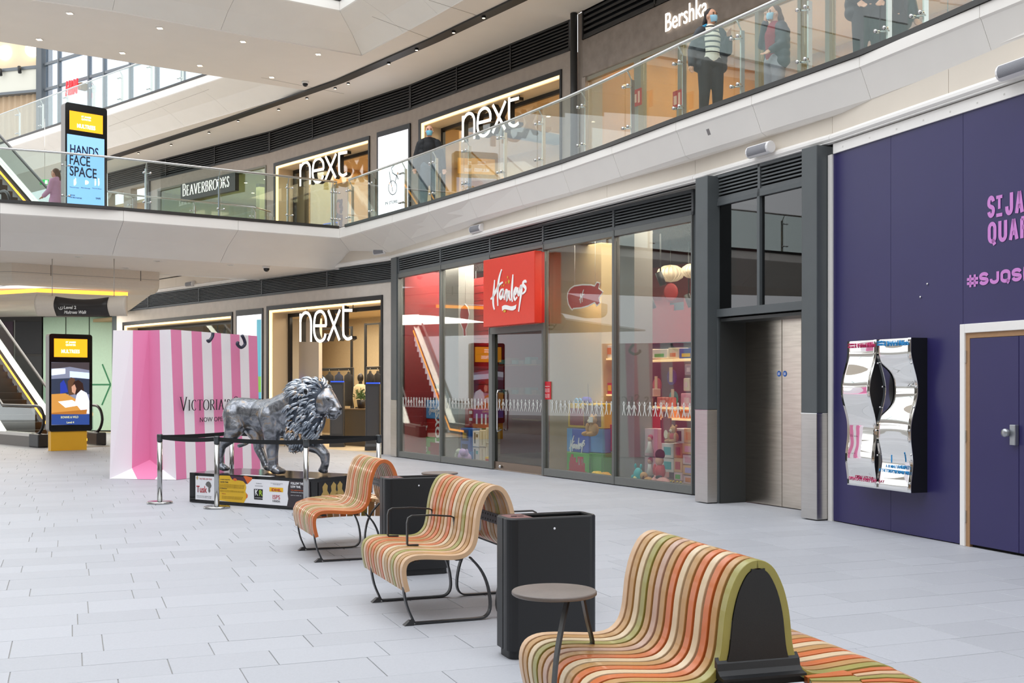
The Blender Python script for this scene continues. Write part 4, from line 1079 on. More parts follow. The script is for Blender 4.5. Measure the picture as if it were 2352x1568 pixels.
jl_ = [CORN-Vector((.02,.0))] + [path_point(B_L, u) for u in (770, 668, 510, 340, 152, -40)] + [Vector((-12.4,20.75)), Vector((-14.9,19.95)), Vector((-17.3,19.1))]
balustrade(B_L, jl_, Z2, 1.0, 'glass balustrade with steel handrail along the front of the lower bridge')
def simple_joints(path, step):
    pv = thin(path, step); return [Vector(p) for p in pv]
balustrade(RW[3:], simple_joints(RW[3:], 1.7), Z3, 1.05, 'glass balustrade on the far top walkway beyond the bridges', rail_r=.02)
RB = [(-9.9,26.7),(-9.2,27.6),(-6.7,29.4),(-6.45,30.2)]
balustrade(RB, [Vector(p) for p in (RB[0], RB[1], (-7.95,28.5), RB[2], RB[3])], Z2, 1.05, 'short glass balustrade behind the totem around the bridge void', rail_r=.022)
balustrade(B_ALL, [Vector(B_R[6]), Vector(B_R[-7]), Vector(B_R[-4]), CORN, Vector(B_L[2]), Vector(B_L[5]), Vector(B_L[-2])], Z3, 1.05, 'glass balustrade above the top bridge, just entering the frame at the top', detail=False)
# opposite side of the atrium (left of the picture): its walkway shows in reflections
OPP = [(-17.5,19.0),(-14.5,12.0),(-13.5,4.0),(-14.5,-6.0)]
mb = MB()
for zt in (Z2-.05, Z3-.05):
    pv = [Vector(p) for p in reversed(OPP)]
    rings = [[Vector((*offset(list(reversed(OPP)), -o)[i], zt+z)) for o, z in [(0,0),(0,-.14),(.6,-.48),(1.08,-.79),(4,-.79),(4,0)]] for i in range(4)]
    mb.loft(rings)
opp = struct('trim_7', mb, WHITE)
mb = MB(); mb.prism([(-20,20),(-18,12),(-17,4),(-18,-6),(-18.4,-6),(-17.4,4),(-18.4,12),(-20.4,20)], 0, 13.5); struct('wall_left', mb, mat('grey opposite shops', '#75706a', .6, noise=.2, nscale=.6))
mb = MB(); mb.box(-30, 16, -9, -8.6, 0, 13.5); struct('wall_behind', mb, mat('grey opposite shops'))

# ================================================================ fittings on fascia: speakers, recessed lights
def speaker(u, v, F, label, w_=.42):
    s = F.s_u(u, -.12); z = F.z_v(v, s, -.12)
    M = F.M(s, -.12, z) @ Matrix.Rotation(math.radians(-8), 4, 'X')
    mb = MB(M); n = 14; rings = []
    for x in (-w_/2, w_/2): rings.append([Vector((x, .075*math.sin(2*math.pi*k/n), .07*math.cos(2*math.pi*k/n))) for k in range(n)])
    mb.loft(rings, 0, False); o = build('wall_speaker', mb, mat('white speaker shell', '#eceaea', .45)); bevel(o, .012, 3); tag(o, label, 'speaker')
    mb = MB(M); rings = []
    for x in (-w_/2+.035, w_/2-.035): rings.append([Vector((x, .079*math.sin(a), .074*math.cos(a))) for a in [(-.95+1.5*k/8) for k in range(9)]] + [Vector((x, .06*math.sin(a), .055*math.cos(a))) for a in [(-.95+1.5*(8-k)/8) for k in range(9)]])
    mb.loft(rings); build('speaker_grille', mb, mat('grey speaker mesh', '#8f9096', .6, bump=.5, bscale=900), o)
    mb = MB(M); mb.box(-.03, .03, -.02, .02, -.14, -.05); build('wall_bracket', mb, TRIMW, o)
speaker(2338, 155, FB, 'white tube shaped wall speaker above the indigo hoarding at the right edge')
speaker(1746, 344, FL, 'white tube shaped wall speaker over the lift doors')
speaker(1369, 456, FH, 'white tube shaped wall speaker over the right toy shop window')
speaker(1096, 525, FH, 'white tube shaped wall speaker up left of the red sign')
speaker(874, 577, FN, 'white tube shaped wall speaker over the dark column left of the toy shop')
speaker(437, 652, FN, 'white tube shaped wall speaker far back over the clothes shop louvre')
def recess(u, v, path, prof, zt, label, w_=.20, h_=.27):
    p = path_point(path, u); t = None
    for a, b in zip(path, path[1:]):
        if (Vector(a)-p).length+(Vector(b)-p).length < (Vector(a)-Vector(b)).length+.01: t = (Vector(b)-Vector(a)).normalized()
    n = Vector((t.y, -t.x)); k = (u-CX)/FPX
    # point on sloping face
    (oa, za), (ob, zb) = prof
    best = None
    for i in range(101):
        f = i/100; o = oa+(ob-oa)*f; z = zt+za+(zb-za)*f
        q = p+n*o; vv = HZ-(z-CAMH)*FPX/q.y
        if best is None or abs(vv-v) < best[0]: best = (abs(vv-v), o, z)
    o, z = best[1:]; q = p+n*o; X = Vector((t.x, t.y, 0)); Yv = Vector((n.x*(ob-oa), n.y*(ob-oa), zb-za)).normalized(); Zv = X.cross(Yv)
    if Zv.dot(Vector((n.x, n.y, 0))) > 0: Zv = -Zv
    M = Matrix(((X.x, Yv.x, Zv.x, q.x), (X.y, Yv.y, Zv.y, q.y), (X.z, Yv.z, Zv.z, z), (0,0,0,1)))
    mb = MB(M); mb.box(-w_/2, w_/2, -h_/2, h_/2, .004, .012); o_ = build('recessed_light', mb, mat('black recess', '#0c0c0d', .6)); tag(o_, label, 'light')
    mb = MB(M); e = .012
    mb.box(-w_/2-e, w_/2+e, h_/2, h_/2+e, 0, .016); mb.box(-w_/2-e, w_/2+e, -h_/2-e, -h_/2, 0, .016); mb.box(-w_/2-e, -w_/2, -h_/2, h_/2, 0, .016); mb.box(w_/2, w_/2+e, -h_/2, h_/2, 0, .016)
    build('light_trim', mb, mat('grey trim', '#77736f', .5), o_)
    mb = MB(M); mb.box(-.02, .04, -.03, .05, .012, .02); build('lamp', mb, mat('grey lamp', '#8d8d8c', .3, .6), o_)
recess(1618, 300, B_R, ((.02,-.13),(.15,-.43)), Z2, 'black square recessed fitting in the fascia under the woman in the striped jumper')
recess(1020, 489, B_R, ((.03,-.14),(.3,-.45)), Z2, 'black square recessed fitting in the fascia right of the bridge corner')
recess(633, 533, B_L, ((.02,-.16),(.6,-.48)), Z2, 'black square recessed fitting in the lower bridge fascia', .26, .16)
recess(637, 2, B_L, ((.02,-.16),(.6,-.48)), Z3, 'black square recessed fitting in the top bridge fascia', .26, .16)
# ================================================================ inside the toy shop
SLR = mat('red slat board', '#b3161c', .45, noise=.04)
GPI = mat('grey plaster pier', '#8d8c86', .6, noise=.03)
SCM = mat('shop ceiling black', '#26221f', .8, noise=.3, nscale=3)
tf = room(FH, ss[0]+.05, ss[-1]-.05, .12, 4.6, 0, 4.0, mat('dark red mural wall', '#8e1c22', .7, noise=.06), mat('grey shop floor', '#8b8478', .4), SCM, 'wall_toy_shop')
rlight(FH, 2.2, 1.0, 3.95, 3.6, 1.4, 95, (1,.86,.70)); rlight(FH, 8.2, .9, 3.95, 3.2, 1.2, 190, (1,.88,.76)); rlight(FH, 2.0, 3.2, 3.9, 3.2, 1.6, 60, (1,.85,.65))
def sp(F, u, d): return F.s_u(u, d)
def pier(u0, u1, d, name='wall_shop_pier', m=GPI, dep=.35):
    mb = MB(); mb.fbox(FH, sp(FH, u1, d), sp(FH, u0, d), d, d+dep, 0, 4.0); return struct(name, mb, m)
pier(921, 951, .45); pier(1017, 1053, .45); pier(1415, 1457, .35)
pier(1262, 1381, .95, m=mat('sand plaster pier', '#b3a078', .6, noise=.03), dep=.5)
rlight(FH, sp(FH, 1330, .6), .55, 3.2, .3, .3, 9, (1,.72,.38))
# red slat walls
def slatwall(u0, u1, d, label):
    s0, s1 = sp(FH, u1, d), sp(FH, u0, d)
    mb = MB(); mb.fbox(FH, s0, s1, d+.02, d+.06, .9, 3.7); r = build('slat_board', mb, mat('deep red', '#7d0f14', .5)); tag(r, label, 'display wall')
    for k in range(18):
        mb = MB(); z = .92+k*.154; mb.fbox(FH, s0+.003, s1-.003, d, d+.02, z+.012, z+.15); build('slat', mb, SLR, r)
    return r
slatwall(952, 1011, .95, 'red slatted display wall behind the leftmost toy shop window'); slatwall(1054, 1124, .95, 'red slatted display wall behind the window left of the toy shop door')
def ib(name, u0, u1, v0, v1, d, dep, m, label=None, cat=None, parent=None, F=FH, bev=.004, group=None, parts=()):
    """box seen between picture columns u0..u1 and rows v0..v1 at depth d"""
    s1, s0 = sp(F, u0, d), sp(F, u1, d); zt, zb = F.z_v(v0, s0, d), F.z_v(v1, s0, d)
    if zb < .03: zb = .004
    mb = MB(); mb.fbox(F, s0, s1, d, d+dep, zb, zt); o = build(name, mb, m, parent); tag(o, label, cat, group)
    if bev: bevel(o, bev, 1)
    H = zt-zb; W = s1-s0
    for pn, x0, x1, y0, y1, pm in parts:
        mb = MB(); mb.fbox(F, s1-W*x1, s1-W*x0, d-.006, d+.001, zb+H*y0, zb+H*y1); build(pn, mb, pm, o)
    return o
def c_(n, h=None, r=.45, **k): return mat(n, h, r, **k)
BL, YE, GR, RD, MAR = c_('toy blue','#2f74c8'), c_('toy yellow','#f0c419'), c_('toy green','#58b53c'), c_('toy red','#c8202e'), c_('maroon print','#8e1222')
LB, WH, PK, LP_, TEAL = c_('light toy blue','#57a2dd'), c_('white card','#ece8e0'), c_('pink card','#eaa3b4'), c_('pale pink card','#f0cdd0'), c_('teal toy','#37b3b5')
CR, OR, BRN, PUR, TANP, LIL = c_('cream card','#e9dbbd'), c_('orange card','#e8873a'), c_('brown card','#6b3d25'), c_('purple toy','#5a3f9e'), c_('tan plush','#c89b62',.9,bump=.6,bscale=200), c_('lilac plush','#bfa8dc',.9,bump=.6,bscale=200)
def hamscript(u0, v0, sc, F, d, parent):
    script_logo(F, d, HS, lambda x, y: (u0+(x-180)*sc, v0+(y-385)*sc), LET, parent, .05*sc*6.4)
# leftmost window counter
cb = ib('display_block', 957, 1013, 919, 962, .62, .5, LB, 'blue display block with white script, top of the stack in the leftmost toy window', 'display block', parts=[('printed_castle', .05,.28,.12,.9,MAR)])
hamscript(985, 926, .045, FH, .614, cb)
rb = ib('display_block', 956, 1013, 963, 1005, .63, .5, SLR, 'red display block lettered in white in the middle of the leftmost window stack', 'display block')
M = FH.M(sp(FH, 1006, .62), .62, FH.zuv(1006, 985, .62)) @ Matrix.Rotation(math.pi/2, 4, 'Z')
text('lettering', 'TOYS', M, .30, LET, rb, 1.0, .01)
hamscript(967, 972, .028, FH, .622, rb)
gb = ib('display_block', 965, 1013, 1006, 1052, .62, .5, GR, 'green display block lettered in white at the bottom of the leftmost window stack', 'display block', parts=[('printed_castle', .5,.98,.05,.75,MAR), ('printed_castle', .4,.5,.3,.5,MAR)])
fit_text('lettering', 'TOYS', FH, .612, 967, 981, 1024, 1036, LET, gb, .01)
def plush(name, F, s, d, z, blobs, label, cat='soft toy', group=None):
    """blobs: (ds, dd, dz, rs, rd, rz, material, partname)"""
    root = thing(name, label, cat, F.pt(s, d, z), group)
    R = Matrix.Rotation(F.rz(), 3, 'Z')
    for ds, dd, dz, rs, rd, rz, m, pn in blobs:
        mb = MB(); mb.ell(F.pt(s+ds, d+dd, z+dz), (rs, rd, rz), 14, 9, 0, R); build(pn, mb, m, root)
    return root
BK, SKN = c_('black felt','#141416',.9), c_('doll skin','#e0a98a',.6)
def guard(F, s, d, z, k, label):
    return plush('guardsman_doll', F, s, d, z, [(0,0,.10*k,.10*k,.07*k,.11*k,RD,'body'),(0,-.01,.26*k,.07*k,.06*k,.07*k,SKN,'head'),(0,0,.35*k,.08*k,.07*k,.08*k,BK,'bearskin_hat'),(-.10*k,-.02,.12*k,.03*k,.03*k,.09*k,RD,'arm'),(.10*k,-.02,.12*k,.03*k,.03*k,.09*k,RD,'arm'),(-.05*k,-.06*k,.02*k,.04*k,.06*k,.03*k,BK,'leg'),(.05*k,-.06*k,.02*k,.04*k,.06*k,.03*k,BK,'leg')], label, 'doll')
zt = FH.zuv(1000, 918, .8)
guard(FH, sp(FH, 1004, .8), .8, zt, .8, 'guardsman doll in red coat with black hat on the leftmost window display'); guard(FH, sp(FH, 992, .95), .95, zt, .7, 'smaller guardsman doll behind the teddy on the leftmost window display')
def teddy(F, s, d, z, k, m, label, belly=None):
    return plush('teddy_bear', F, s, d, z, [(0,0,.10*k,.09*k,.08*k,.11*k,m,'body'),(0,-.02,.25*k,.08*k,.07*k,.075*k,m,'head'),(0,-.09*k,.235*k,.035*k,.03*k,.03*k,CR,'muzzle'),(-.06*k,0,.32*k,.03*k,.02*k,.03*k,m,'ear'),(.06*k,0,.32*k,.03*k,.02*k,.03*k,m,'ear'),
      (-.10*k,-.05*k,.12*k,.035*k,.04*k,.08*k,m,'arm'),(.10*k,-.05*k,.12*k,.035*k,.04*k,.08*k,m,'arm'),(-.07*k,-.10*k,.03*k,.04*k,.09*k,.04*k,m,'leg'),(.07*k,-.10*k,.03*k,.04*k,.09*k,.04*k,m,'leg')] + ([(0,-.03*k,.12*k,.08*k,.07*k,.08*k,belly,'jumper')] if belly else []), label)
teddy(FH, sp(FH, 979, .75), .75, zt-.02, .75, c_('golden plush','#c2a24e',.9,bump=.6,bscale=200), 'golden teddy bear on the left of the leftmost window display')
# second window
ib('castle_counter', 1057, 1125, 940, 984, .60, .5, c_('castle red','#a3141d'), 'dark red castle shaped counter with white windows left of the toy shop door', 'display block', parts=[('printed_window', .32,.42,.72,.9,WH),('printed_window', .32,.42,.35,.5,WH),('printed_window', .55,.6,.2,.75,WH),('printed_window', .72,.77,.2,.75,WH),('printed_window', .85,.9,.2,.75,WH)])
ib('game_box', 1058, 1080, 984, 1036, .40, .25, c_('royal blue game','#1f63b4'), 'tall blue game box with cartoon ship print standing left of the toy shop door', 'toy box', parts=[('print', .1,.8,.45,.92,c_('navy print','#152a55')),('print', .25,.65,.55,.8,YE),('print', .15,.75,.08,.3,c_('navy print'))])
ib('game_box', 1080, 1086, 984, 1036, .45, .25, c_('sky blue game','#3f93d6'), 'narrow sky blue game box behind the tall blue game box', 'toy box', parts=[('print', .2,.8,.5,.85,YE)])
ib('game_box', 1059, 1082, 1037, 1064, .40, .25, c_('sky blue game'), 'blue game box partly hidden by the lilac elephant', 'toy box', parts=[('print', .2,.8,.4,.9,YE),('print', .3,.7,.1,.4,BRN)])
for i, (u0, u1, v0, v1, m, lb) in enumerate([(1086,1100,990,1026,WH,'white track set box with black loop print, the upper one'),(1086,1100,1028,1066,WH,'white track set box with grey loop print, the lower one'),
    (1101,1115,988,1026,CR,'plain cream carton on the upper row left of the door'),(1101,1115,1028,1068,CR,'plain cream carton on the lower row left of the door'),(1116,1126,982,1018,CR,'narrow cream carton against the door post, upper'),(1116,1126,1020,1050,CR,'narrow cream carton against the door post, lower')]):
    ib('carton', u0, u1, v0, v1, .42+.03*(i % 2), .22, m, lb, 'toy box', parts=([('print', .25,.45,.2,.9,c_('grey print','#55585c')),('print', .55,.85,.6,.8,TEAL if i else c_('grey print'))] if i < 2 else [('print', .45,.52,.1,.9,c_('beige print','#b59f7a'))]))
ib('small_carton', 1096, 1107, 966, 989, .62, .1, TEAL, 'small white and turquoise carton on top of the cream cartons', 'toy box', parts=[('print', .1,.9,.05,.35,WH),('print', .1,.9,.55,.75,WH)])
ib('speaker_tower', 1090, 1096, 967, 990, .62, .1, c_('black plastic','#16181c'), 'narrow black toy beside the turquoise carton', 'toy')
def elephant(F, s, d, z, k, m, lb):
    return plush('elephant_toy', F, s, d, z, [(0,0,.12*k,.13*k,.11*k,.12*k,m,'body'),(0,-.10*k,.25*k,.10*k,.09*k,.09*k,m,'head'),(-.12*k,-.06*k,.26*k,.07*k,.02*k,.08*k,m,'ear'),(.12*k,-.06*k,.26*k,.07*k,.02*k,.08*k,m,'ear'),(0,-.18*k,.16*k,.03*k,.05*k,.08*k,m,'trunk'),(-.08*k,-.08*k,.03*k,.05*k,.08*k,.04*k,m,'leg'),(.08*k,-.08*k,.03*k,.05*k,.08*k,.04*k,m,'leg')], lb)
elephant(FH, sp(FH,1072,.28), .28, .01, .85, LIL, 'lilac elephant soft toy on the window floor left of the door'); elephant(FH, sp(FH,1063,.36), .36, .01, .8, c_('grey green plush','#b5bfae',.9,bump=.6,bscale=200), 'grey green elephant soft toy behind the lilac one')
for u_, m, lb in ((1092, RD, 'tiny red toy bus on the window floor'), (1100, TEAL, 'tiny turquoise toy car on the window floor'), (1110, OR, 'tiny orange toy car on the window floor')):
    ib('toy_car', u_-4, u_+4, 1062, 1069, .2, .08, m, lb, 'toy car', bev=.008)
ib('toy_box', 1114, 1126, 1050, 1070, .25, .15, YE, 'yellow and red toy carton in the corner by the door post', 'toy box', parts=[('print', .15,.85,.3,.8,RD)])
# interior behind the door: shelves in the dark
for v_ in (836, 905, 965):
    ib('shelf', 1144, 1238, v_, v_+2, 2.0, .3, c_('timber shelf','#9a7b54'), {836:'top',905:'middle',965:'bottom'}[v_]+' timber wall shelf seen through the dark toy shop door', 'shelf', bev=0)
rn = random.Random(4)
for v_, nm in ((836,'top'),(905,'middle')):
    for k in range(6):
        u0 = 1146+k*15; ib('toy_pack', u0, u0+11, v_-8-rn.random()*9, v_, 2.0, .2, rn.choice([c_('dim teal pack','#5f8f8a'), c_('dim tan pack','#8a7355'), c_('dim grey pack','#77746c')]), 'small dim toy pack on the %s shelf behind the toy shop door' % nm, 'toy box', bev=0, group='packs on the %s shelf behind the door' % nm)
ib('timber_beam', 1138, 1246, 742, 757, .6, .12, c_('timber shelf'), 'timber beam across the top inside the toy shop door', 'beam', bev=0)
# hanging acrylic signs
def outline_sign(name, pts, u_, v_, d, m, rim, label, sc=1.0, wires=()):
    s0 = sp(FH, u_, d); z0 = FH.z_v(v_, s0, d); M = FH.M(s0, d, z0)
    q = [(M.inverted() @ FH.pt(sp(FH, u, d), d, FH.z_v(v, sp(FH, u, d), d))).xy for u, v in pts]
    mb = MB(M); n = len(q); mb.add([(*p, z) for z in (0, .01) for p in q], [tuple(range(n-1,-1,-1)), tuple(range(n, 2*n))]+[(k,(k+1)%n,n+(k+1)%n,n+k) for k in range(n)])
    o = build(name, mb, m); tag(o, label, 'sign')
    mb = MB(); ribbon(mb, q+[q[0]], lambda t, f: .022, M, .009, .015); build('white_outline', mb, LET, o)
    for u in wires:
        mb = MB(); s = sp(FH, u, d); mb.tube([FH.pt(s, d, z0+.1), FH.pt(s, d, 3.98)], .003, 5); build('hanging_wire', mb, STEEL, o)
    return o
cx6 = lambda x, y: (1100+x/6.533, 560+y/6.533)
zep = outline_sign('airship_sign', [cx6(*p) for p in [(1335,800),(1345,730),(1380,670),(1440,630),(1560,612),(1690,615),(1745,632),(1780,575),(1825,590),(1805,665),(1870,720),(1810,815),(1828,885),(1780,930),(1745,880),(1650,930),(1540,960),(1425,970),(1410,990),(1385,965),(1350,900)]], 1345, 682, .35, c_('translucent red acrylic','#c1272d',.2), LET, 'red airship shaped sign hanging in the toy shop window right of the door', wires=(1320, 1367))
script_logo(FH, .338, HS[:3], lambda x, y: (1331+(x-180)*.062, 665+(y-385)*.052), LET, zep, .016)
outline_sign('balloon_sign', [(1069,698),(1076,706),(1079,722),(1077,740),(1071,757),(1072,771),(1066,772),(1065,757),(1059,742),(1057,724),(1060,706)], 1068, 735, .3, c_('translucent red acrylic'), LET, 'small balloon shaped sign hanging in the window left of the door', wires=(1069,))
# right windows: block stack
ys = ib('display_block', 1305, 1384, 928, 984, .45, .6, YE, 'yellow display block with brown bear panel on top of the block stack', 'display block', parts=[('printed_castle', .06,.46,.08,.8,MAR),('brown_panel', .48,.96,.06,.94,BRN)])
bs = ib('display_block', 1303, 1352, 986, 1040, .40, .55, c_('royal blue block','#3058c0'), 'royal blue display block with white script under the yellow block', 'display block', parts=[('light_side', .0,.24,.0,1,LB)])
hamscript(1308, 1000, .066, FH, .392, bs)
ib('display_block', 1353, 1384, 986, 1040, .44, .5, c_('sky blue block','#4a90d0'), 'sky blue display block right beside the royal blue one', 'display block')
gs = ib('display_block', 1302, 1353, 1042, 1096, .36, .6, GR, 'green display block printed with a dark red castle at the bottom of the stack', 'display block', parts=[('printed_castle', .04,.9,.03,.25,RD),('printed_castle', .12,.82,.25,.6,RD),('printed_castle', .15,.42,.6,.8,RD),('printed_castle', .2,.3,.8,.92,RD),('printed_castle', .5,.75,.6,.85,RD),('printed_window', .55,.6,.5,.78,WH),('printed_window', .68,.73,.5,.78,WH)])
ib('display_block', 1354, 1385, 1042, 1098, .42, .5, c_('mid green block','#4fa53c'), 'second green display block right of the castle printed one', 'display block')
ib('display_block', 1386, 1408, 975, 1036, .6, .5, RD, 'red display block between the blue blocks and the grey pier', 'display block')
ib('display_block', 1387, 1408, 1037, 1100, .6, .5, c_('mid green block'), 'narrow green display block beside the grey pier with red castle print', 'display block', parts=[('printed_castle', .3,.95,.05,.8,RD)])
teddy(FH, sp(FH, 1366, .30), .28, FH.zuv(1366, 1000, .3), 1.0, TANP, 'tan teddy bear with white tag hanging over the edge of the yellow block', None)
ib('bear_tag', 1352, 1361, 957, 970, .16, .01, WH, 'white paper tag on the tan teddy bear', 'tag', bev=0)
PUP, BLF = c_('purple plush','#4b3fa8',.9), c_('light blue foam','#6aa7dd',.8)
zq = FH.zuv(1345, 927, .6)
plush('purple_monster', FH, sp(FH, 1349, .6), .6, zq, [(0,0,.06,.10,.07,.06,PUP,'body'),(.08,0,.07,.05,.05,.05,PUP,'head'),(-.09,0,.03,.05,.04,.03,PUP,'tail')], 'purple monster soft toy lying on top of the yellow block')
for u_, lb in ((1324,'light blue ring toy on the yellow block, the left one'), (1332,'light blue ring toy on the yellow block, the right one')):
    mb = MB(); s = sp(FH, u_, .55); mb.tube([FH.pt(s+.04*math.cos(k*.524), .55, zq+.045+.04*math.sin(k*.524)) for k in range(13)], .014, 8, caps=False); tag(build('ring_toy', mb, BLF), lb, 'toy')
mb = MB(); mb.tube([FH.pt(sp(FH,1352,.5), .5, zq+.05), FH.pt(sp(FH,1350,.5), .5, FH.zuv(1350,882,.5))], .004, 6); tag(build('toy_antenna', mb, BK), 'thin upright black toy antenna on the yellow block', 'antenna')
# rc cars
def car(u_, v_, d, k, m, lb):
    s = sp(FH, u_, d); z = .03; root = thing('toy_sports_car', lb, 'toy car', FH.pt(s, d, z)); mb = MB(); rings = []
    for x, h, w_ in ((-.17,.05,.06),(-.15,.07,.08),(-.06,.085,.085),(-.02,.125,.07),(.06,.125,.07),(.12,.085,.085),(.16,.075,.08),(.17,.05,.07)):
        rings.append([FH.pt(s+x*k, d-w_*k, z+.02), FH.pt(s+x*k, d-w_*k, z+h*k*.8), FH.pt(s+x*k, d-w_*k*.6, z+h*k), FH.pt(s+x*k, d+w_*k*.6, z+h*k), FH.pt(s+x*k, d+w_*k, z+h*k*.8), FH.pt(s+x*k, d+w_*k, z+.02)])
    mb.loft(rings, 0, True); build('car_body', mb, m, root)
    for x in (-.1, .1):
        mb = MB(); mb.tube([FH.pt(s+x*k, d-.095*k, z+.03*k), FH.pt(s+x*k, d-.065*k, z+.03*k)], .032*k, 12); build('wheel', mb, BK, root)
    return root
car(1373, 1098, .20, 1.0, YE, 'yellow toy sports car on the window floor in front of the green blocks'); car(1392, 1100, .30, .9, c_('amber toy car','#e0a51c'), 'amber toy sports car behind the yellow one')
for u_, lb in ((1355,'short black aerial on a round base by the toy cars, the left one'), (1383,'taller black aerial on a round base by the toy cars, the right one')):
    mb = MB(); s = sp(FH, u_, .26); b = FH.pt(s, .26, .004); mb.lathe(b, [(.045,0),(.04,.04),(.012,.07),(.004,.08),(.003,.42 if u_ > 1370 else .34)], 12); tag(build('toy_aerial', mb, BK), lb, 'aerial')
# shelving bay
d3 = 1.05
bk = ib('pegboard', 1456, 1596, 800, 1110, d3+.42, .04, c_('plum pegboard','#5e2a3c'), 'plum pegboard wall behind the right toy shop window', 'display wall', bev=0)
ib('pegboard', 1381, 1412, 800, 1000, d3+.6, .04, c_('plum pegboard'), 'narrow plum pegboard seen between the sand pier and the window post', 'display wall', bev=0)
SHM = mat('glowing shelf board', '#ffdca0', .5, emit=.55)  # whole boards glow, their warm light put into the material
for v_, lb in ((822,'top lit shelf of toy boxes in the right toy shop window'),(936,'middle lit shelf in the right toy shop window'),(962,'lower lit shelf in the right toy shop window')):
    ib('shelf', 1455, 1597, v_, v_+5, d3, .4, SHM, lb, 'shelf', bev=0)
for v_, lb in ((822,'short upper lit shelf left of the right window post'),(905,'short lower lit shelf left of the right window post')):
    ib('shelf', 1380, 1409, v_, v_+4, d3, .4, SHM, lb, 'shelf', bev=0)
for u0, u1, v0, m, p1, lb in [(1456,1468,797,CR,OR,'cream box cut off at the left end of the top toy shelf'),(1470,1494,801,CR,GR,'cream box with green swoosh on the top toy shelf'),(1497,1532,801,WH,GR,'wide white and green box on the top toy shelf'),(1535,1556,798,CR,OR,'upright cream box with orange flower on the top toy shelf'),(1560,1592,799,c_('blue print box','#3b5fa8'),YE,'blue box with yellow print at the right end of the top toy shelf')]:
    ib('toy_box', u0, u1, v0, 822, d3+.03, .22, m, lb, 'toy box', parts=[('print', .2,.8,.15,.5,p1)])
for u0, u1, v0, v1, m, p1, lb in [(1381,1388,793,822,WH,OR,'thin white box on the short upper toy shelf'),(1391,1407,792,822,WH,OR,'white box with orange bubbles on the short upper toy shelf'),(1383,1391,880,905,PK,RD,'small pink pack on the short lower toy shelf'),(1393,1407,879,905,RD,YE,'red and yellow pack on the short lower toy shelf')]:
    ib('toy_box', u0, u1, v0, v1, d3+.03, .2, m, lb, 'toy box', parts=[('print', .25,.8,.3,.8,p1)])
def roundpack(u_, v_, r, m, lb):
    d = d3+.30; s = sp(FH, u_, d); z = FH.z_v(v_, s, d); M = FH.M(s, d, z); mb = MB(M); n = 18
    mb.add([(r*math.cos(k*2*math.pi/n), r*1.15*math.sin(k*2*math.pi/n), zz) for zz in (0, .03) for k in range(n)], [tuple(range(n-1,-1,-1)), tuple(range(n, 2*n))]+[(k,(k+1)%n,n+(k+1)%n,n+k) for k in range(n)])
    o = build('toy_pack', mb, m); tag(o, lb, 'toy pack')
    mb = MB(M); mb.box(-r*.35, r*.35, -r*.7, r*1.45, .031, .04); build('card_tab', mb, CR, o)
    return o
roundpack(1475, 884, .10, c_('red orange pack','#e0482c'), 'round red pack with cream tab hanging on the pegboard'); roundpack(1490, 862, .10, c_('olive pack','#97903f'), 'round olive pack with cream tab hanging above the red one'); roundpack(1511, 884, .10, c_('rose pack','#cf6a76'), 'round rose pack hanging right of the red one')
roundpack(1549, 914, .10, TEAL, 'round turquoise pack hanging over the middle toy shelf'); roundpack(1545, 866, .11, PUR, 'round purple pack hanging on the pegboard')
for u0, u1, v0, v1, m, lb in [(1488,1500,892,910,WH,'small white card pack on the pegboard'),(1572,1591,836,861,c_('mauve pack','#b58a98'),'mauve square pack at the upper right of the pegboard'),(1569,1583,868,898,CR,'cream blister pack on the right of the pegboard'),(1586,1596,870,895,PK,'pink blister pack at the right edge of the pegboard'),(1563,1592,903,936,PK,'pink house shaped pack on the middle toy shelf'),(1508,1536,912,936,c_('salmon bag','#e07a72'),'salmon toy handbag on the middle toy shelf'),(1459,1483,914,936,TANP,'straw toy handbag on the middle toy shelf'),(1484,1506,940,962,CR,'cream carton on the lower toy shelf'),(1512,1542,938,962,c_('peach carton','#dfa57c'),'peach carton on the lower toy shelf'),(1560,1594,942,962,OR,'orange toy set on the lower toy shelf')]:
    ib('toy_pack', u0, u1, v0, v1, d3+.05, .16, m, lb, 'toy box', bev=.012, parts=[('print', .3,.7,.3,.7,LP_)])
d4 = .45
hb_ = ib('toy_box', 1459, 1482, 938, 989, d4+.15, .3, RD, 'red box with white script right of the grey pier', 'toy box', bev=.004); hamscript(1462, 955, .028, FH, d4+.142, hb_)
ib('toy_kitchen', 1458, 1483, 991, 1021, d4+.1, .3, WH, 'white toy kitchen box with pink panel right of the grey pier', 'toy box', parts=[('pink_panel', .1,.85,.2,.8,c_('rose pack'))])
ib('toy_box', 1458, 1476, 1024, 1072, d4+.1, .3, c_('royal blue game'), 'blue and green playset box low beside the grey pier', 'toy box', parts=[('print', .1,.9,.55,.75,GR),('print', .1,.9,.1,.4,LB),('print', .2,.8,.8,.95,BK)])
db = ib('doll_box', 1479, 1511, 985, 1049, d4+.1, .22, LP_, 'tall pale pink doll box with a doll in a white dress, the upper one', 'toy box', parts=[('pink_edge', .74,1,.0,1,PK)])
db2 = ib('doll_box', 1478, 1511, 1051, 1098, d4+.1, .22, LP_, 'pale pink doll box below the upper doll box', 'toy box', parts=[('pink_edge', .74,1,.0,1,PK)])
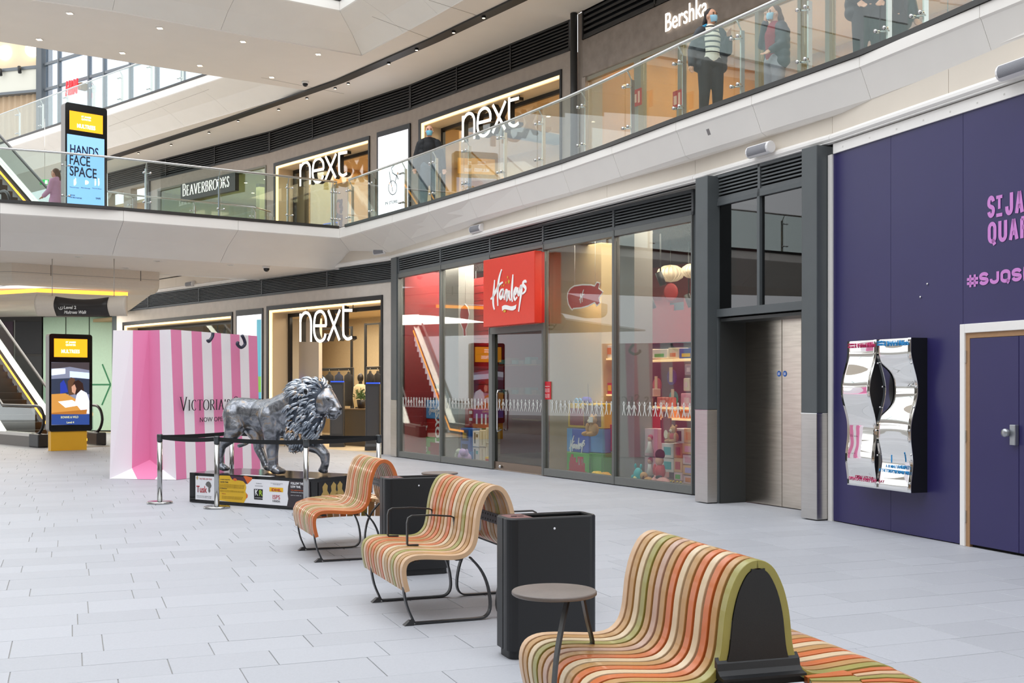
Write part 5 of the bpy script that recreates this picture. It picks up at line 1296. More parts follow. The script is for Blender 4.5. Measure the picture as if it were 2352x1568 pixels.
for z_, par in ((FH.zuv(1491, 1040, d4), db), (FH.zuv(1491, 1092, d4), db2)):
    s = sp(FH, 1491, d4+.05); mb = MB(); b = FH.pt(s, d4+.06, z_)
    mb.lathe(b, [(.075,.0),(.03,.12),(.028,.17)], 12); build('doll_dress', mb, WH, par)
    mb = MB(); mb.ell(FH.pt(s, d4+.06, z_+.215), (.035,.03,.04), 10, 8); build('doll_head', mb, SKN, par)
    mb = MB(); mb.ell(FH.pt(s, d4+.075, z_+.235), (.042,.034,.045), 10, 8); build('doll_hair', mb, c_('magenta hair','#c0245c',.7), par)
tb = ib('window_box', 1537, 1570, 985, 1018, d4, .3, WH, 'white window box with a small bear sitting in it', 'toy box', parts=[('box_window', .2,.85,.15,.85,c_('dark box window','#4a3a33'))])
teddy(FH, sp(FH, 1549, .33), .33, FH.zuv(1549, 1016, .33), .75, TANP, 'small tan bear in a red top sitting by the white window box', RD)
for u0, u1, v0, v1, m, p1, lb in [(1571,1597,985,1018,c_('apricot box','#e7b073'),OR,'apricot house box at the upper right of the window display'),(1520,1546,1019,1052,WH,TEAL,'white window box with turquoise panel, the upper one'),(1520,1547,1053,1085,WH,TEAL,'white window box with turquoise panel, the lower one'),(1548,1566,1019,1052,OR,RD,'orange box with red roof print in the middle of the stack'),(1567,1597,1019,1044,c_('apricot box'),PK,'apricot house box in the middle right of the stack'),(1548,1566,1053,1085,c_('apricot box'),RD,'apricot box with red print low in the stack'),(1568,1597,1046,1068,LP_,PK,'pink playset box in the lower right stack'),(1568,1597,1070,1092,c_('apricot box'),LIL,'apricot playset box with lilac print at the lower right'),(1548,1566,1086,1104,LP_,GR,'pale box at the bottom of the stack'),(1569,1597,1094,1112,LP_,OR,'pale pink playset box at the very bottom right')]:
    ib('toy_box', u0, u1, v0, v1, d4+.02*((u0+v0) % 3), .26, m, lb, 'toy box', parts=[('print', .2,.8,.2,.75,p1)])
clk = ib('clock_tower_cutout', 1519, 1539, 960, 1018, .30, .03, MAR, 'dark red clock tower cut-out with a pale dial', 'cut-out', bev=0, parts=[('tower_top', .25,.75,.9,1.25,MAR)])
mb = MB(FH.M(sp(FH,1529,.29), .292, FH.zuv(1529, 997, .29))); mb.add([(.05*math.cos(k*.524), .065*math.sin(k*.524), 0) for k in range(12)], [tuple(range(12))]); build('clock_dial', mb, CR, clk)
guard(FH, sp(FH, 1516, .22), .22, FH.zuv(1516, 1098, .22), 1.0, 'large guardsman doll with red coat by the pink pig')
def pig(F, s, d, z, k, m, lb):
    return plush('pig_toy', F, s, d, z, [(0,0,.09*k,.17*k,.09*k,.09*k,m,'body'),(.16*k,-.02,.11*k,.08*k,.07*k,.075*k,m,'head'),(.24*k,-.04,.10*k,.025*k,.03*k,.03*k,PK,'snout'),(.14*k,-.05,.18*k,.025*k,.015*k,.03*k,m,'ear'),(-.1*k,-.05,.02,.03*k,.03*k,.04*k,m,'leg'),(.1*k,-.05,.02,.03*k,.03*k,.04*k,m,'leg')], lb)
pig(FH, sp(FH, 1523, .16), .16, .02, .9, c_('pink plush','#eeb0a8',.9,bump=.6,bscale=200), 'pink pig soft toy on the window floor')
plush('puppy_toy', FH, sp(FH, 1489, .18), .18, .02, [(0,0,.07,.12,.08,.07,TANP,'body'),(.07,-.03,.15,.06,.06,.06,TANP,'head'),(.10,-.02,.13,.02,.02,.045,BRN,'ear'),(.04,-.06,.13,.02,.02,.045,BRN,'ear'),(-.1,-.03,.03,.03,.04,.03,TANP,'leg'),(.05,-.1,.03,.03,.05,.03,TANP,'leg')], 'beige puppy soft toy left of the pink pig')
plush('monster_toy', FH, sp(FH, 1466, .2), .2, .02, [(0,0,.13,.09,.07,.13,TEAL,'body'),(0,-.05,.08,.05,.04,.06,c_('lemon plush','#e8e6a0',.9),'belly'),(-.07,0,.28,.02,.02,.04,TEAL,'horn'),(.07,0,.28,.02,.02,.04,TEAL,'horn'),(-.1,-.03,.1,.03,.03,.05,TEAL,'arm'),(.1,-.03,.1,.03,.03,.05,TEAL,'arm')], 'turquoise monster soft toy beside the grey pier')
for u_, m, lb in ((1541,TEAL,'small turquoise toy bottle on the window floor'),(1547,RD,'small red toy bottle with yellow cap on the window floor'),(1556,BL,'small blue toy cup on the window floor'),(1564,GR,'small green toy bottle on the window floor'),(1589,c_('leaf green toy','#3d9a3c'),'leaf green toy frog at the right corner of the window')):
    mb = MB(); s = sp(FH, u_, .13); b = FH.pt(s, .13, .004); mb.lathe(b, [(.03,0),(.033,.06),(.028,.09),(.012,.11),(.012,.13)], 12); o = build('toy_bottle', mb, m); tag(o, lb, 'toy')
    mb = MB(); mb.lathe((b.x, b.y, .134), [(.015,0),(.015,.02)], 10); build('bottle_cap', mb, YE, o)
# skyline mural cut-outs high on the wall
mb = MB(); rn = random.Random(12); s = sp(FH, 1597, 2.6); s_end = sp(FH, 1380, 2.6); zb0 = FH.zuv(1480, 790, 2.6)
rt = MB(); 
while s < s_end:
    w_ = rn.uniform(.12, .4); h = rn.uniform(.15, .6); rt.fbox(FH, s, s+w_, 2.55, 2.58, zb0, zb0+.35+h); s += w_
rt.ell(FH.pt(sp(FH,1545,2.6), 2.56, zb0+.9), (.13,.02,.16), 12, 8)
sk = build('skyline_mural', rt, c_('skyline red','#a02026')); tag(sk, 'dark red city skyline mural high up inside the right toy shop windows', 'mural', kind='stuff')
sky_ = ib('mural_panel', 1380, 1600, 690, 830, 2.62, .04, c_('grey blue mural','#5d7682'), 'grey blue painted panel behind the skyline mural', 'mural', bev=0)
# ceiling track lights and paper lampshades
def track_spot(u, v, d, lb):
    s = sp(FH, u, d); z = FH.z_v(v, s, d); c = FH.pt(s, d, z); t = thing('track_spotlight', lb, 'spotlight', (c.x, c.y, z))
    mb = MB(); a = FH.pt(s+.03, d-.02, z+.10); b = FH.pt(s-.03, d+.03, z-.10); mb.tube([a, b], .055, 12); build('lamp_head', mb, BLACK, t)
    mb = MB(); mb.tube([(c.x, c.y, z+.05), (c.x, c.y, 3.9)], .012, 6); build('lamp_stem', mb, BLACK, t)
for u, v, d, lb in ((1517,640,.9,'black track spotlight at the top of the right toy shop window'),(1495,695,1.8,'black track spotlight behind the window post, hanging lower'),(1093,695,1.2,'black track spotlight above the red slats left of the door'),(1582,690,1.9,'black track spotlight near the right edge of the toy shop window')): track_spot(u, v, d, lb)
for u, v, d, r, lb in ((1540,628,2.0,.24,'white paper lampshade near the top of the right toy shop window'),(1462,672,2.4,.22,'white paper lampshade behind the right window post'),(1592,622,1.7,.2,'white paper lampshade at the right edge of the toy shop window')):
    s = sp(FH, u, d); c = FH.pt(s, d, FH.z_v(v, s, d)); mb = MB()
    for k in range(10):
        a = k*math.pi/10; Rm = Matrix.Rotation(a, 3, 'Z'); mb.add([c+Rm @ Vector((r*math.cos(t*.524), 0, r*.62*math.sin(t*.524))) for t in range(12)], [tuple(range(12))])
    mb.ell(c, (r*.9, r*.9, r*.5), 16, 10); o = build('paper_lampshade', mb, mat('paper shade', '#e9ddc4', .7, emit=.12), recalc=False); tag(o, lb, 'lamp')
    mb = MB(); mb.tube([c, (c.x, c.y, 3.98)], .006, 6); build('lamp_cord', mb, BLACK, o)
for k, (s, d) in enumerate([(1.0,1.0),(2.2,.9),(3.2,1.0),(6.6,.6),(9.0,.6)]):
    p = FH.pt(s, d, 3.97); mb = MB(); mb.lathe((p.x,p.y,3.93), [(.06,0),(.06,.04)], 10); mb.add([(p.x+.05*math.cos(q*.6283), p.y+.05*math.sin(q*.6283), 3.928) for q in range(10)], [tuple(range(10))], 1); tag(build('downlight', mb, [BLACK, SPOT], recalc=False), 'recessed warm ceiling spot inside the toy shop', 'downlight', 'ceiling spots inside the toy shop')
# paper chain figures printed on the glass
def person_decal(mb, s, z, h, arms):
    q = lambda x, y: FH.pt(s-x*h, .0145, z+y*h)
    def quad(a, b, c, d): mb.add([q(*a), q(*b), q(*c), q(*d)], [(0,1,2,3)])
    quad((-.07,.38),(.07,.38),(.08,.75),(-.08,.75)); quad((-.07,.4),(-.20,0),(-.12,0),(.0,.36)); quad((.07,.4),(.20,0),(.12,0),(.0,.36))
    up = .95 if arms else .45
    quad((-.07,.74),(-.28,up),(-.24,up-.06),(-.07,.64)); quad((.07,.74),(.28,up),(.24,up-.06),(.07,.64))
    mb.add([q(.08*math.cos(k*.785), .86+.10*math.sin(k*.785)) for k in range(8)], [tuple(range(8))])
DEC = mat('frosted white decal', '#c9ccc8', .6)
zd0 = FH.zuv(1500, 957, 0); 
for w_, (a, b) in zip(bays, ((ss[0], ss[1]), (ss[1], ss[2]), (ss[3], ss[4]), (ss[4], ss[5]))):
    mb = MB(); s = a+.1; i = 0
    while s < b-.12: person_decal(mb, s, 1.07, .22, (i//2) % 2 == 0); s += .13; i += 1
    build('glass_decal', mb, DEC, w_, recalc=False, kind='stuff')
mb = MB(); s = ss[2]+.12; i = 0
while s < ss[3]-.18: person_decal(mb, s, 1.07, .22, i % 2); s += .13; i += 1
mb.v = [v+Vector((-FH.n.x, -FH.n.y, 0))*-.012 for v in mb.v]
build('glass_decal', mb, DEC, door1, recalc=False, kind='stuff')
# opening hours plate
mb = MB(); s = FH.s_u(1257); mb.fbox(FH, FH.s_u(1263.5), FH.s_u(1250.5), .008, .018, FH.z_v(917, s), FH.z_v(876, s)); oh = build('opening_hours_sign', mb, RD); tag(oh, 'small red opening hours sticker on the glass right of the toy shop door', 'sign')
fit_text('lettering', 'Opening Times', FH, .007, 1251.5, 1262.5, 886, 888.5, LET, oh, .0, ext=.001)
for k in range(7):
    fit_text('lettering', 'Mon 10-8', FH, .007, 1252, 1262, 892+k*3.1, 894+k*3.1, LET, oh, .0, ext=.001) if k != 3 else None
# goods in the clothes shop on the ground floor
clothes_rail(FN, FN.s_u(812,3.2), FN.s_u(704,3.2), 3.2, 0, 2.0, [DKC[0], DKC[3], DKC[0], DKC[0], DKC[3]], 'wall rail of dark denim jackets behind the lion inside the clothes shop')
clothes_rail(FN, FN.s_u(876,2.6), FN.s_u(842,2.6), 2.6, 0, 2.0, [DKC[0], DKC[0]], 'clothes rail of black garments at the right side of the clothes shop')
mb = MB(); mb.fbox(FN, FN.s_u(838,1.5), FN.s_u(790,1.5), 1.5, 2.2, .003, FN.zuv(815,941,1.5)); t_ = build('display_plinth', mb, mat('dark olive plinth', '#4b4236', .5)); tag(t_, 'dark olive display plinth between the two black security panels', 'plinth')
mb = MB(); mb.fbox(FN, FN.s_u(839,1.45), FN.s_u(789,1.45), 1.47, 2.23, FN.zuv(815,941,1.5)+.0, FN.zuv(815,941,1.5)+.03); build('plinth_top', mb, mat('brown top', '#6d5335', .4), t_)
zpl = FN.zuv(815,941,1.5)+.03
GLS = mat('dark mannequin', '#2a2624', .35)
# mannequin torso
mc = FN.pt(FN.s_u(828, 2.5), 2.5, 0); mt = thing('mannequin', 'dark headed mannequin in a cream jacket and red tie inside the clothes shop', 'mannequin', (mc.x, mc.y, 0))
R_ = Matrix.Rotation(FN.rz(), 3, 'Z')
def ring(c, a, b, n=12): return [c + R_ @ Vector((a*math.cos(k*2*math.pi/n), b*math.sin(k*2*math.pi/n), 0)) for k in range(n)]
mb = MB(); mb.loft([ring(Vector((mc.x,mc.y,z)), a, b) for z, a, b in ((.95,.19,.13),(1.15,.17,.12),(1.4,.21,.13),(1.52,.20,.11),(1.56,.09,.07))], 0, True); build('jacket', mb, mat('cream jacket', '#d6c7a4', .8), mt)
for sg in (-1, 1):
    mb = MB(); a = mc+R_ @ Vector((sg*.21,0,1.48)); b = mc+R_ @ Vector((sg*.27,.0,1.2)); c2 = mc+R_ @ Vector((sg*.26,-.04,.92)); mb.tube([a,b,c2], [.06,.052,.045], 10); build('sleeve', mb, mat('cream jacket'), mt)
    mb = MB(); a = mc+R_ @ Vector((sg*.09,0,.95)); b = mc+R_ @ Vector((sg*.10,0,.1)); mb.tube([a,b], [.09,.06], 10); build('trouser_leg', mb, DKC[3], mt)
mb = MB(); mb.ell((mc.x,mc.y,1.72), (.085,.10,.125), 14, 10); mb.tube([(mc.x,mc.y,1.54),(mc.x,mc.y,1.64)], .05, 10); build('head', mb, GLS, mt)
tf_ = mc+R_ @ Vector((0,-.135,0)); mb = MB(); mb.box(tf_.x-.03, tf_.x+.03, tf_.y-.02, tf_.y+.0, 1.1, 1.5); build('tie', mb, RD, mt)
# tall black shop frames and a spotlight-washed rear partition
for k_, (ua, ub, dd) in enumerate(((716, 806, 3.6), (838, 872, 3.0))):
    fr_ = MB(); sa, sb = FN.s_u(ub, dd), FN.s_u(ua, dd)
    for s_ in (sa, sb): fr_.fbox(FN, s_-.03, s_+.03, dd, dd+.05, 0, 3.2)
    for z_ in (1.95, 3.15): fr_.fbox(FN, sa, sb, dd, dd+.05, z_, z_+.04)
    tag(build('clothing_rack', fr_, BLACK), 'tall black metal display frame in the ground floor clothes shop, the %s one' % ('wide left' if k_ == 0 else 'narrow right'), 'clothes rack')
mb = MB(); mb.fbox(FN, FN.s_u(712,4.2), FN.s_u(600,4.2), 4.2, 4.3, 0, 3.6); struct('wall_shop_partition', mb, mat('cream screen wall'))
# plant
pc_ = FN.pt(FN.s_u(830,1.8), 1.8, zpl); pl = thing('potted_plant', 'small bushy green plant in a dark pot on the olive plinth', 'plant', pc_)
mb = MB(); mb.lathe(pc_, [(.09,0),(.12,.22),(.105,.22),(.1,.18)], 14); build('pot', mb, GLS, pl)
mb = MB(); rn = random.Random(8)
for k in range(150):
    a = rn.uniform(0, 6.28); e = rn.uniform(.2, 1.4); r = rn.uniform(.05, .24); c = pc_+Vector((math.cos(a)*math.cos(e)*r, math.sin(a)*math.cos(e)*r, .22+math.sin(e)*r*1.2)); t1 = Vector((rn.uniform(-1,1), rn.uniform(-1,1), rn.uniform(-.5,1))).normalized()*.05; t2 = t1.cross(Vector((rn.uniform(-1,1),rn.uniform(-1,1),rn.uniform(-1,1)))).normalized()*.016
    mb.add([c-t1, c+t2, c+t1, c-t2], [(0,1,2,3)])
build('foliage', mb, mat('leaf green', '#4d6a3a', .6), pl, recalc=False, kind='stuff')
# security panels
for u0, u1, vb, lb in ((757,793,1026,'black security panel with blue top in the clothes shop entrance, right behind the lion head'),(838,876,1034,'black security panel with blue top in the clothes shop entrance, nearest the dark column'),(678,692,1022,'black security panel almost hidden behind the lion mane')):
    g_ = G((u0+u1)/2, vb); w_ = (u1-u0)/FPX*g_.y/1.12; h = 1.60 if u0 < 800 else 1.56
    if u0 == 678: w_ = .42; g_ = G(694, vb)
    sc_ = thing('security_gate', lb, 'security gate', g_)
    def rr(wd, dp, z): return [Vector((g_.x+x, g_.y+y, z)) for x, y in ((-wd/2,-dp/2+.02),(-wd/2+.02,-dp/2),(wd/2-.02,-dp/2),(wd/2,-dp/2+.02),(wd/2,dp/2-.02),(wd/2-.02,dp/2),(-wd/2+.02,dp/2),(-wd/2,dp/2-.02))]
    mb = MB(); mb.loft([rr(w_+.02,.28,.003), rr(w_+.02,.28,.10), rr(w_-.0,.2,.16), rr(w_-.0,.2,.28), rr(w_,.2,h)]); build('panel_body', mb, mat('charcoal panel', '#3a3c40', .4), sc_)
    mb = MB(); mb.box(g_.x-w_*.38, g_.x+w_*.38, g_.y-.104, g_.y-.099, .33, h-.06); build('panel_inset', mb, mat('charcoal inset', '#45474c', .5), sc_)
    mb = MB(); mb.box(g_.x-w_*.45, g_.x+w_*.45, g_.y-.09, g_.y+.09, h+.001, h+.03); build('blue_light', mb, mat('blue light', '#2b50d8', .4, emit=1.0), sc_)
ceiling_spots(FN, [(oM[0]+.7,1.4),(oM[0]+1.0,2.4),(oM[0]+.5,3.4),(oM[0]+2.0,1.8),(oM[0]+1.6,3.2),(oM[0]+3.0,1.5)], 3.6, 'downlight', 'warm ceiling spot inside the ground floor clothes shop', 'spots inside the ground floor clothes shop')
for k, u_ in enumerate((482,500,517)):
    s = FN.s_u(u_, 1.2); p = FN.pt(s, 1.2, 3.1); mb = MB(); mb.lathe((p.x,p.y,2.9), [(.05,0),(.05,.2),(.02,.22),(.01,.68)], 12); tag(build('track_spotlight', mb, BLACK), 'black ceiling spotlight in the shop window above the striped bag', 'spotlight', 'spotlights above the striped bag')
# ================================================================ benches
a3, b3 = Vector((-.3603, .9328, 0)), Vector((.9328, .3603, 0)); O3 = Vector((-.63, 7.28, 0))
def bench_matrix(s, t, lean=0.0):
    a = (a3 + b3*lean).normalized(); b = Vector((a.y, -a.x, 0)); o = O3 + a3*s + b3*t
    return Matrix(((b.x, a.x, 0, o.x), (b.y, a.y, 0, o.y), (0, 0, 1, 0), (0, 0, 0, 1)))
def wood(name, h): return mat(name, h, .36, noise=.10, nscale=5, coat=.25, stretch=(1, 1, 1), bump=.03, bscale=120)
W_ = {'b': wood('natural beech','#cda985'), 'l': wood('pale ash','#d2bb99'), 't': wood('tan stained beech','#b58a54'), 'o': wood('orange stained beech','#c66a34'), 'g': wood('olive stained beech','#99914a'), 'p': wood('pinkish beech','#bb9884'), 'y': wood('honey stained beech','#c9a35f'), 'r': wood('red orange beech','#c9592f')}
PROF = [(-.058,.215),(-.078,.30),(-.080,.37),(-.055,.42),(.0,.444),(.08,.446),(.18,.438),(.27,.433),(.335,.445),(.378,.485),(.397,.54),(.405,.60),(.415,.68),(.438,.765),(.475,.835),(.515,.866),(.548,.873)]
PROFS = [p.xy for p in smooth_pts([Vector((a, b, 0)) for a, b in PROF], 3)]
def thicken(pts, th):
    L, R = [], []
    for i, p in enumerate(pts):
        t = (pts[min(i+1, len(pts)-1)]-pts[max(i-1, 0)]).normalized(); n = Vector((t.y, -t.x)); L.append(p); R.append(p+n*th)
    return L, R
def slat_mesh(mb, y0, y1, mirror=False, th=.030):
    L, R = thicken(PROFS, th); c = .004; rings = []
    for l, r in zip(L, R):
        n = (r-l).normalized()
        q = [(l+n*c*.5, y0), (l, y0+c*.5), (l, y1-c*.5), (l+n*c*.5, y1), (r, y1), (r, y0)]
        rings.append([Vector(((1.096-p.x) if mirror else p.x, y, p.y)) for p, y in q])
    mb.loft(rings, 0, True); return mb
def bench(name, M, seq, pitch, label, fan=None, arms=(), legs=(), end_panel=False, far_support=False):
    """local x runs across the bench, local y along it, z up; the first slat of seq is the far one"""
    o = M @ Vector((.548, 0, 0)); root = thing(name, label, 'bench', o); n = len(seq); proto = {}
    W = n*pitch; w = pitch-.019
    for i, cch in enumerate(seq):
        y0 = W-(i+1)*pitch+.0095
        for side in (0, 1):
            key = (cch, side)
            if key not in proto:
                mb = MB(M); slat_mesh(mb, y0, y0+w, bool(side)); proto[key] = (build('slat', mb, W_[cch], root, loc=M @ Vector((.548, y0, 0))), y0); proto[key][0].data.set_sharp_from_angle(angle=.7)
                me = proto[key][0].data
            else:
                p, py = proto[key]; dup(p, M @ Vector((.548, y0, 0)), parent=root)
    def fan_slat(yc, th, dth, full, m):
        prof = [(.606,.215),(.626,.30),(.628,.37),(.603,.42),(.548,.444),(.468,.446),(.40,.441)]
        prof += [(.37,.438)] if not full else [(.37,.438),(.362,.4375),(.27,.434),(.19,.432)]
        pts = [Vector(p) for p in prof]; L, R = [], []
        for i, p in enumerate(pts):
            t = (pts[min(i+1, len(pts)-1)]-pts[max(i-1, 0)]).normalized(); nn = Vector((-t.y, t.x)); nn = nn if (nn.y < 0 or (abs(t.x) < .3 and nn.x < 0)) else -nn
            L.append(p); R.append(p+nn*.03)
        rings = []
        for l, r in zip(L, R):
            hw = (l.x*math.tan(dth/2)-.008) if l.x > .3651 else (l.x*math.tan(dth)-.008)
            e = Vector((math.cos(th), math.sin(th))); s_ = Vector((-e.y, e.x)); c0 = Vector((.548, yc))
            q = []
            for rad, z, h in ((l.x, l.y, hw), (l.x, l.y, -hw), (r.x, r.y, -hw), (r.x, r.y, hw)):
                v = c0+e*rad+s_*h; q.append(Vector((v.x, v.y, z)))
            rings.append(q)
        mb = MB(M); mb.loft(rings, 0, False); return build('slat', mb, m, root)
    if fan:
        yc, t0, t1, fseq = fan; k = len(fseq); dth = (t1-t0)/k
        for i, cch in enumerate(fseq): fan_slat(yc, t0+dth*(i+.5), abs(dth), i % 2 == 0, W_[cch])
    STL = mat('dark grey bench steel', '#3a3b3d', .38, .4)
    LEG = [(-.052,.34),(-.060,.24),(-.040,.13),(-.005,.045),(.012,.016),(.05,.010),(.25,.010),(.44,.010),(.495,.022),(.522,.065),(.522,.14),(.500,.24),(.455,.33),(.385,.408)]
    for y in legs:
        for side in (0, 1):
            pts = [p.xy for p in smooth_pts([Vector((*p, 0)) for p in LEG], 3)]; mb = MB(M); rings = []
            for i, p in enumerate(pts):
                t = (pts[min(i+1, len(pts)-1)]-pts[max(i-1, 0)]).normalized(); nn = Vector((-t.y, t.x))*.0055
                q = [(p+nn, y-.019), (p+nn, y+.019), (p-nn, y+.019), (p-nn, y-.019)]
                rings.append([Vector(((1.096-v.x) if side else v.x, yy, v.y)) for v, yy in q])
            mb.loft(rings, 0, False); lg = build('leg', mb, STL, root)
            mb = MB(M); x = -.03 if not side else 1.126; mb.loft([[Vector((x-.03, y-.028, .0)), Vector((x+.03, y-.028, .0)), Vector((x+.03, y+.028, .0)), Vector((x-.03, y+.028, .0))], [Vector((x-.015+(.02 if not side else -.02), y-.02, .03)), Vector((x+.02+(.02 if not side else -.02), y-.02, .03)), Vector((x+.02+(.02 if not side else -.02), y+.02, .03)), Vector((x-.015+(.02 if not side else -.02), y+.02, .03))]]); build('foot', mb, STL, lg)
    # perforated cross beams under the back
    for x in (.44, .656):
        mb = MB(M); mb.box(x-.006, x+.006, .01, W-.01, .585, .655)
        bm_ = build('cross_beam', mb, mat('grey perforated beam', '#6c7078', .5), root)
        hs = MB(M); y = .04
        while y < W-.02:
            for z in (.602, .638): hs.box(x-.0075, x+.0075, y-.006, y+.006, z-.006, z+.006)
            y += .05
        build('beam_holes', hs, BLACK, bm_, kind='stuff')
    for x in (.02, .30):
        for xx in (x, 1.096-x):
            mb = MB(M); mb.box(xx-.02, xx+.02, .02, W-.02, .395, .407); build('seat_bearer', mb, STL, root)
    for y in arms:
        for side in (0, 1):
            f = (lambda x: 1.096-x) if side else (lambda x: x)
            pts = [(.155,.448),(.085,.449),(.078,.455),(.078,.60),(.086,.632),(.11,.645),(.25,.645),(.385,.632),(.405,.622),(.409,.60),(.409,.565)]
            mb = MB(M); rings = []
            for i, p in enumerate(pts):
                p = Vector(p); t = (Vector(pts[min(i+1, len(pts)-1)])-Vector(pts[max(i-1, 0)])).normalized(); nn = Vector((-t.y, t.x))*.005
                rings.append([Vector((f(v.x), yy, v.y)) for v, yy in ((p+nn, y-.0125), (p+nn, y+.0125), (p-nn, y+.0125), (p-nn, y-.0125))])
            mb.loft(rings); build('armrest', mb, STL, root)
    if end_panel:
        pts = [p for p in PROFS if p.y > .43 and p.x > .3]; L, R = thicken(pts, .032)
        out = [Vector((r.x, r.y)) for r in R]; half = [p for p in out if p.y < .845]; half = [Vector((min(p.x, .52), p.y)) for p in half]
        poly = half + [Vector((.548, .838))] + [Vector((1.096-p.x, p.y)) for p in reversed(half)]
        ye = 0.004
        mb = MB(M); k = len(poly); mb.add([(p.x, ye, p.y) for p in poly]+[(p.x, ye+.02, p.y) for p in poly], [tuple(range(k)), tuple(range(2*k-1, k-1, -1))]+[(i, (i+1) % k, k+(i+1) % k, k+i) for i in range(k)])
        build('end_panel', mb, BLACK, root)
        mb = MB(M); x0, x1 = poly[0].x+.05, 1.096-poly[0].x-.05
        prof = [(.02,.52),(.0,.50),(-.005,.475),(-.022,.460),(-.05,.455),(-.05,.446),(-.02,.446),(.02,.446)]
        mb.loft([[Vector((x0-(.0), y, z)) for y, z in prof], [Vector((x1, y, z)) for y, z in prof]]); build('panel_lip', mb, BLACK, root)
    return root
# fan centre for the front bench lies at its near end (local y = 0), for the far bench at its far end
seq1 = 'btlgtptoltolotg'
bench('double_sided_bench', bench_matrix(-3.353, -.20, .063), seq1, .0637, 'large striped double sided timber bench at the front with an olive end slat',
      fan=(.0, math.pi+.02, 2*math.pi-.02, 'yotlgobltogyloptolgtoltogboly'[:27]), legs=(.1, .85), end_panel=True)
bench('double_sided_bench', bench_matrix(-.045, -.0), 'gbototboltbgbtb', .0735, 'middle striped double sided timber bench with thin black armrests', legs=(.05, .88), arms=(.45, .95))
bench('double_sided_bench', bench_matrix(2.745, -.01), 'btbobtgbtoto', .0725, 'far striped timber bench with an orange end slat beside the lion plinth',
      fan=(.88, math.pi-.02, .02, 'bototbgtbotbotbgtboltobtbo'), legs=(.05, .80))

# ================================================================ litter bins
def bin_(s0, t0, wd, dp, h, label, tilt=0.0):
    M = bench_matrix(s0, t0, tilt); root = thing('litter_bin', label, 'bin', M @ Vector((wd/2, dp/2, 0)))
    def rr(x0, x1, y0, y1, r, z, n=5):
        out = []
        for cx_, cy_, a0 in ((x1-r, y1-r, 0), (x0+r, y1-r, 90), (x0+r, y0+r, 180), (x1-r, y0+r, 270)):
            for k in range(n+1):
                a = math.radians(a0+90*k/n); out.append(Vector((cx_+r*math.cos(a), cy_+r*math.sin(a), z)))
        return out
    hole = (.155, wd-.03, .05, dp-.05)
    mb = MB(M); o_ = rr(0, wd, 0, dp, .055, .05); t_ = rr(0, wd, 0, dp, .055, h-.008); t2 = rr(.006, wd-.006, .006, dp-.006, .05, h); i1 = rr(.02, wd-.02, .02, dp-.02, .04, h); i2 = rr(.02, wd-.02, .02, dp-.02, .04, h-.10)
    mb.loft([o_, t_, t2, i1, i2], 0, True, caps=True); bd = build('bin_body', mb, BLACK, root, recalc=True)
    for p in bd.data.polygons: p.use_smooth = False
    mb = MB(M); mb.box(.02, wd-.02, .02, hole[2], h-.012, h-.003); mb.box(.02, wd-.02, hole[3], dp-.02, h-.012, h-.003); mb.box(wd-.03, wd-.02, hole[2], hole[3], h-.012, h-.003); build('bin_rim', mb, BLACK, root, kind='stuff')
    mb = MB(M); mb.box(.02, .155, .02, dp-.02, h-.010, h-.001); pl = build('ash_plate', mb, mat('maroon steel plate', '#77504f', .45, .3), root)
    mb = MB(M); mb.lathe((.075, dp/2, h-.001), [(.018,0),(.018,.003)], 14); mb.box(.10, .13, dp/2-.012, dp/2+.012, h-.001, h+.0012); build('plate_print', mb, mat('dark plate print', '#3d2526', .6), pl, kind='stuff')
    mb = MB(M); mb.loft([rr(.02, wd-.02, .02, dp-.02, .045, 0.0), rr(.02, wd-.02, .02, dp-.02, .045, .05)]); build('plinth', mb, DGREY, root)
    mb = MB(M); mb.box(-.002, .006, dp*.40, dp*.40+.006, .05, h-.006); mb.box(wd-.006, wd+.002, dp*.40, dp*.40+.006, .05, h-.006); build('seam', mb, mat('seam black', '#050506', .6), root, kind='stuff')
    mb = MB(M); c = Vector((wd*.50, -.001, h-.065)); mb.ell(c, (.007,.005,.007), 10, 6); build('lock', mb, mat('white dot', '#e8e8ec', .3), root)
    return root
bin_(-1.12, .225, .545, .235, .785, 'black litter bin with maroon top plate, nearer one beside the small round table')
bin_(1.80, .30, .545, .235, .785, 'black litter bin standing behind the middle striped bench')

# ================================================================ small round side tables
def side_table(c, top_z, legs, label, r=.173):
    root = thing('side_table', label, 'table', (c[0], c[1], top_z-.25))
    mb = MB(); mb.lathe((c[0], c[1], top_z), [(r-.006,-.018),(r,-.014),(r,-.004),(r-.004,0),(.001,0)], 48); tt = build('table_top', mb, mat('grey brown table top', '#6e6560', .42, noise=.14, nscale=5, bump=.1, bscale=80), root); bevel(tt, .001)
    STL = mat('dark grey bench steel')
    for lg in legs:
        mb = MB(); pts = smooth_pts([Vector(p) for p in lg[:-1]], 4) + [Vector(lg[-1])]; rings = []
        for i, p in enumerate(pts):
            t = (pts[min(i+1, len(pts)-1)]-pts[max(i-1, 0)]).normalized(); sd = a3 - t*a3.dot(t); sd.normalize(); nn = t.cross(sd)*.005; sd = sd*.013
            rings.append([p+sd+nn, p+sd-nn, p-sd-nn, p-sd+nn])
        mb.loft(rings); build('leg', mb, STL, root)
    mb = MB(); mb.box(c[0]-.05, c[0]+.05, c[1]-.02, c[1]+.02, top_z-.026, top_z-.018); build('bracket', mb, STL, root)
    return root
tc = P(1273, 1355, 4.65); tz = tc.z
side_table((tc.x, tc.y), tz, [[P(1302,1382,4.62), P(1290,1440,4.52), P(1278,1510,4.40), P(1272,1580,4.33), P(1272,1640,4.33)], [P(1338,1370,4.68), P(1348,1420,4.74), P(1360,1470,4.80), P(1358,1481,4.80), P(1338,1481,4.80)]], 'small round grey brown table fixed to the front bench')
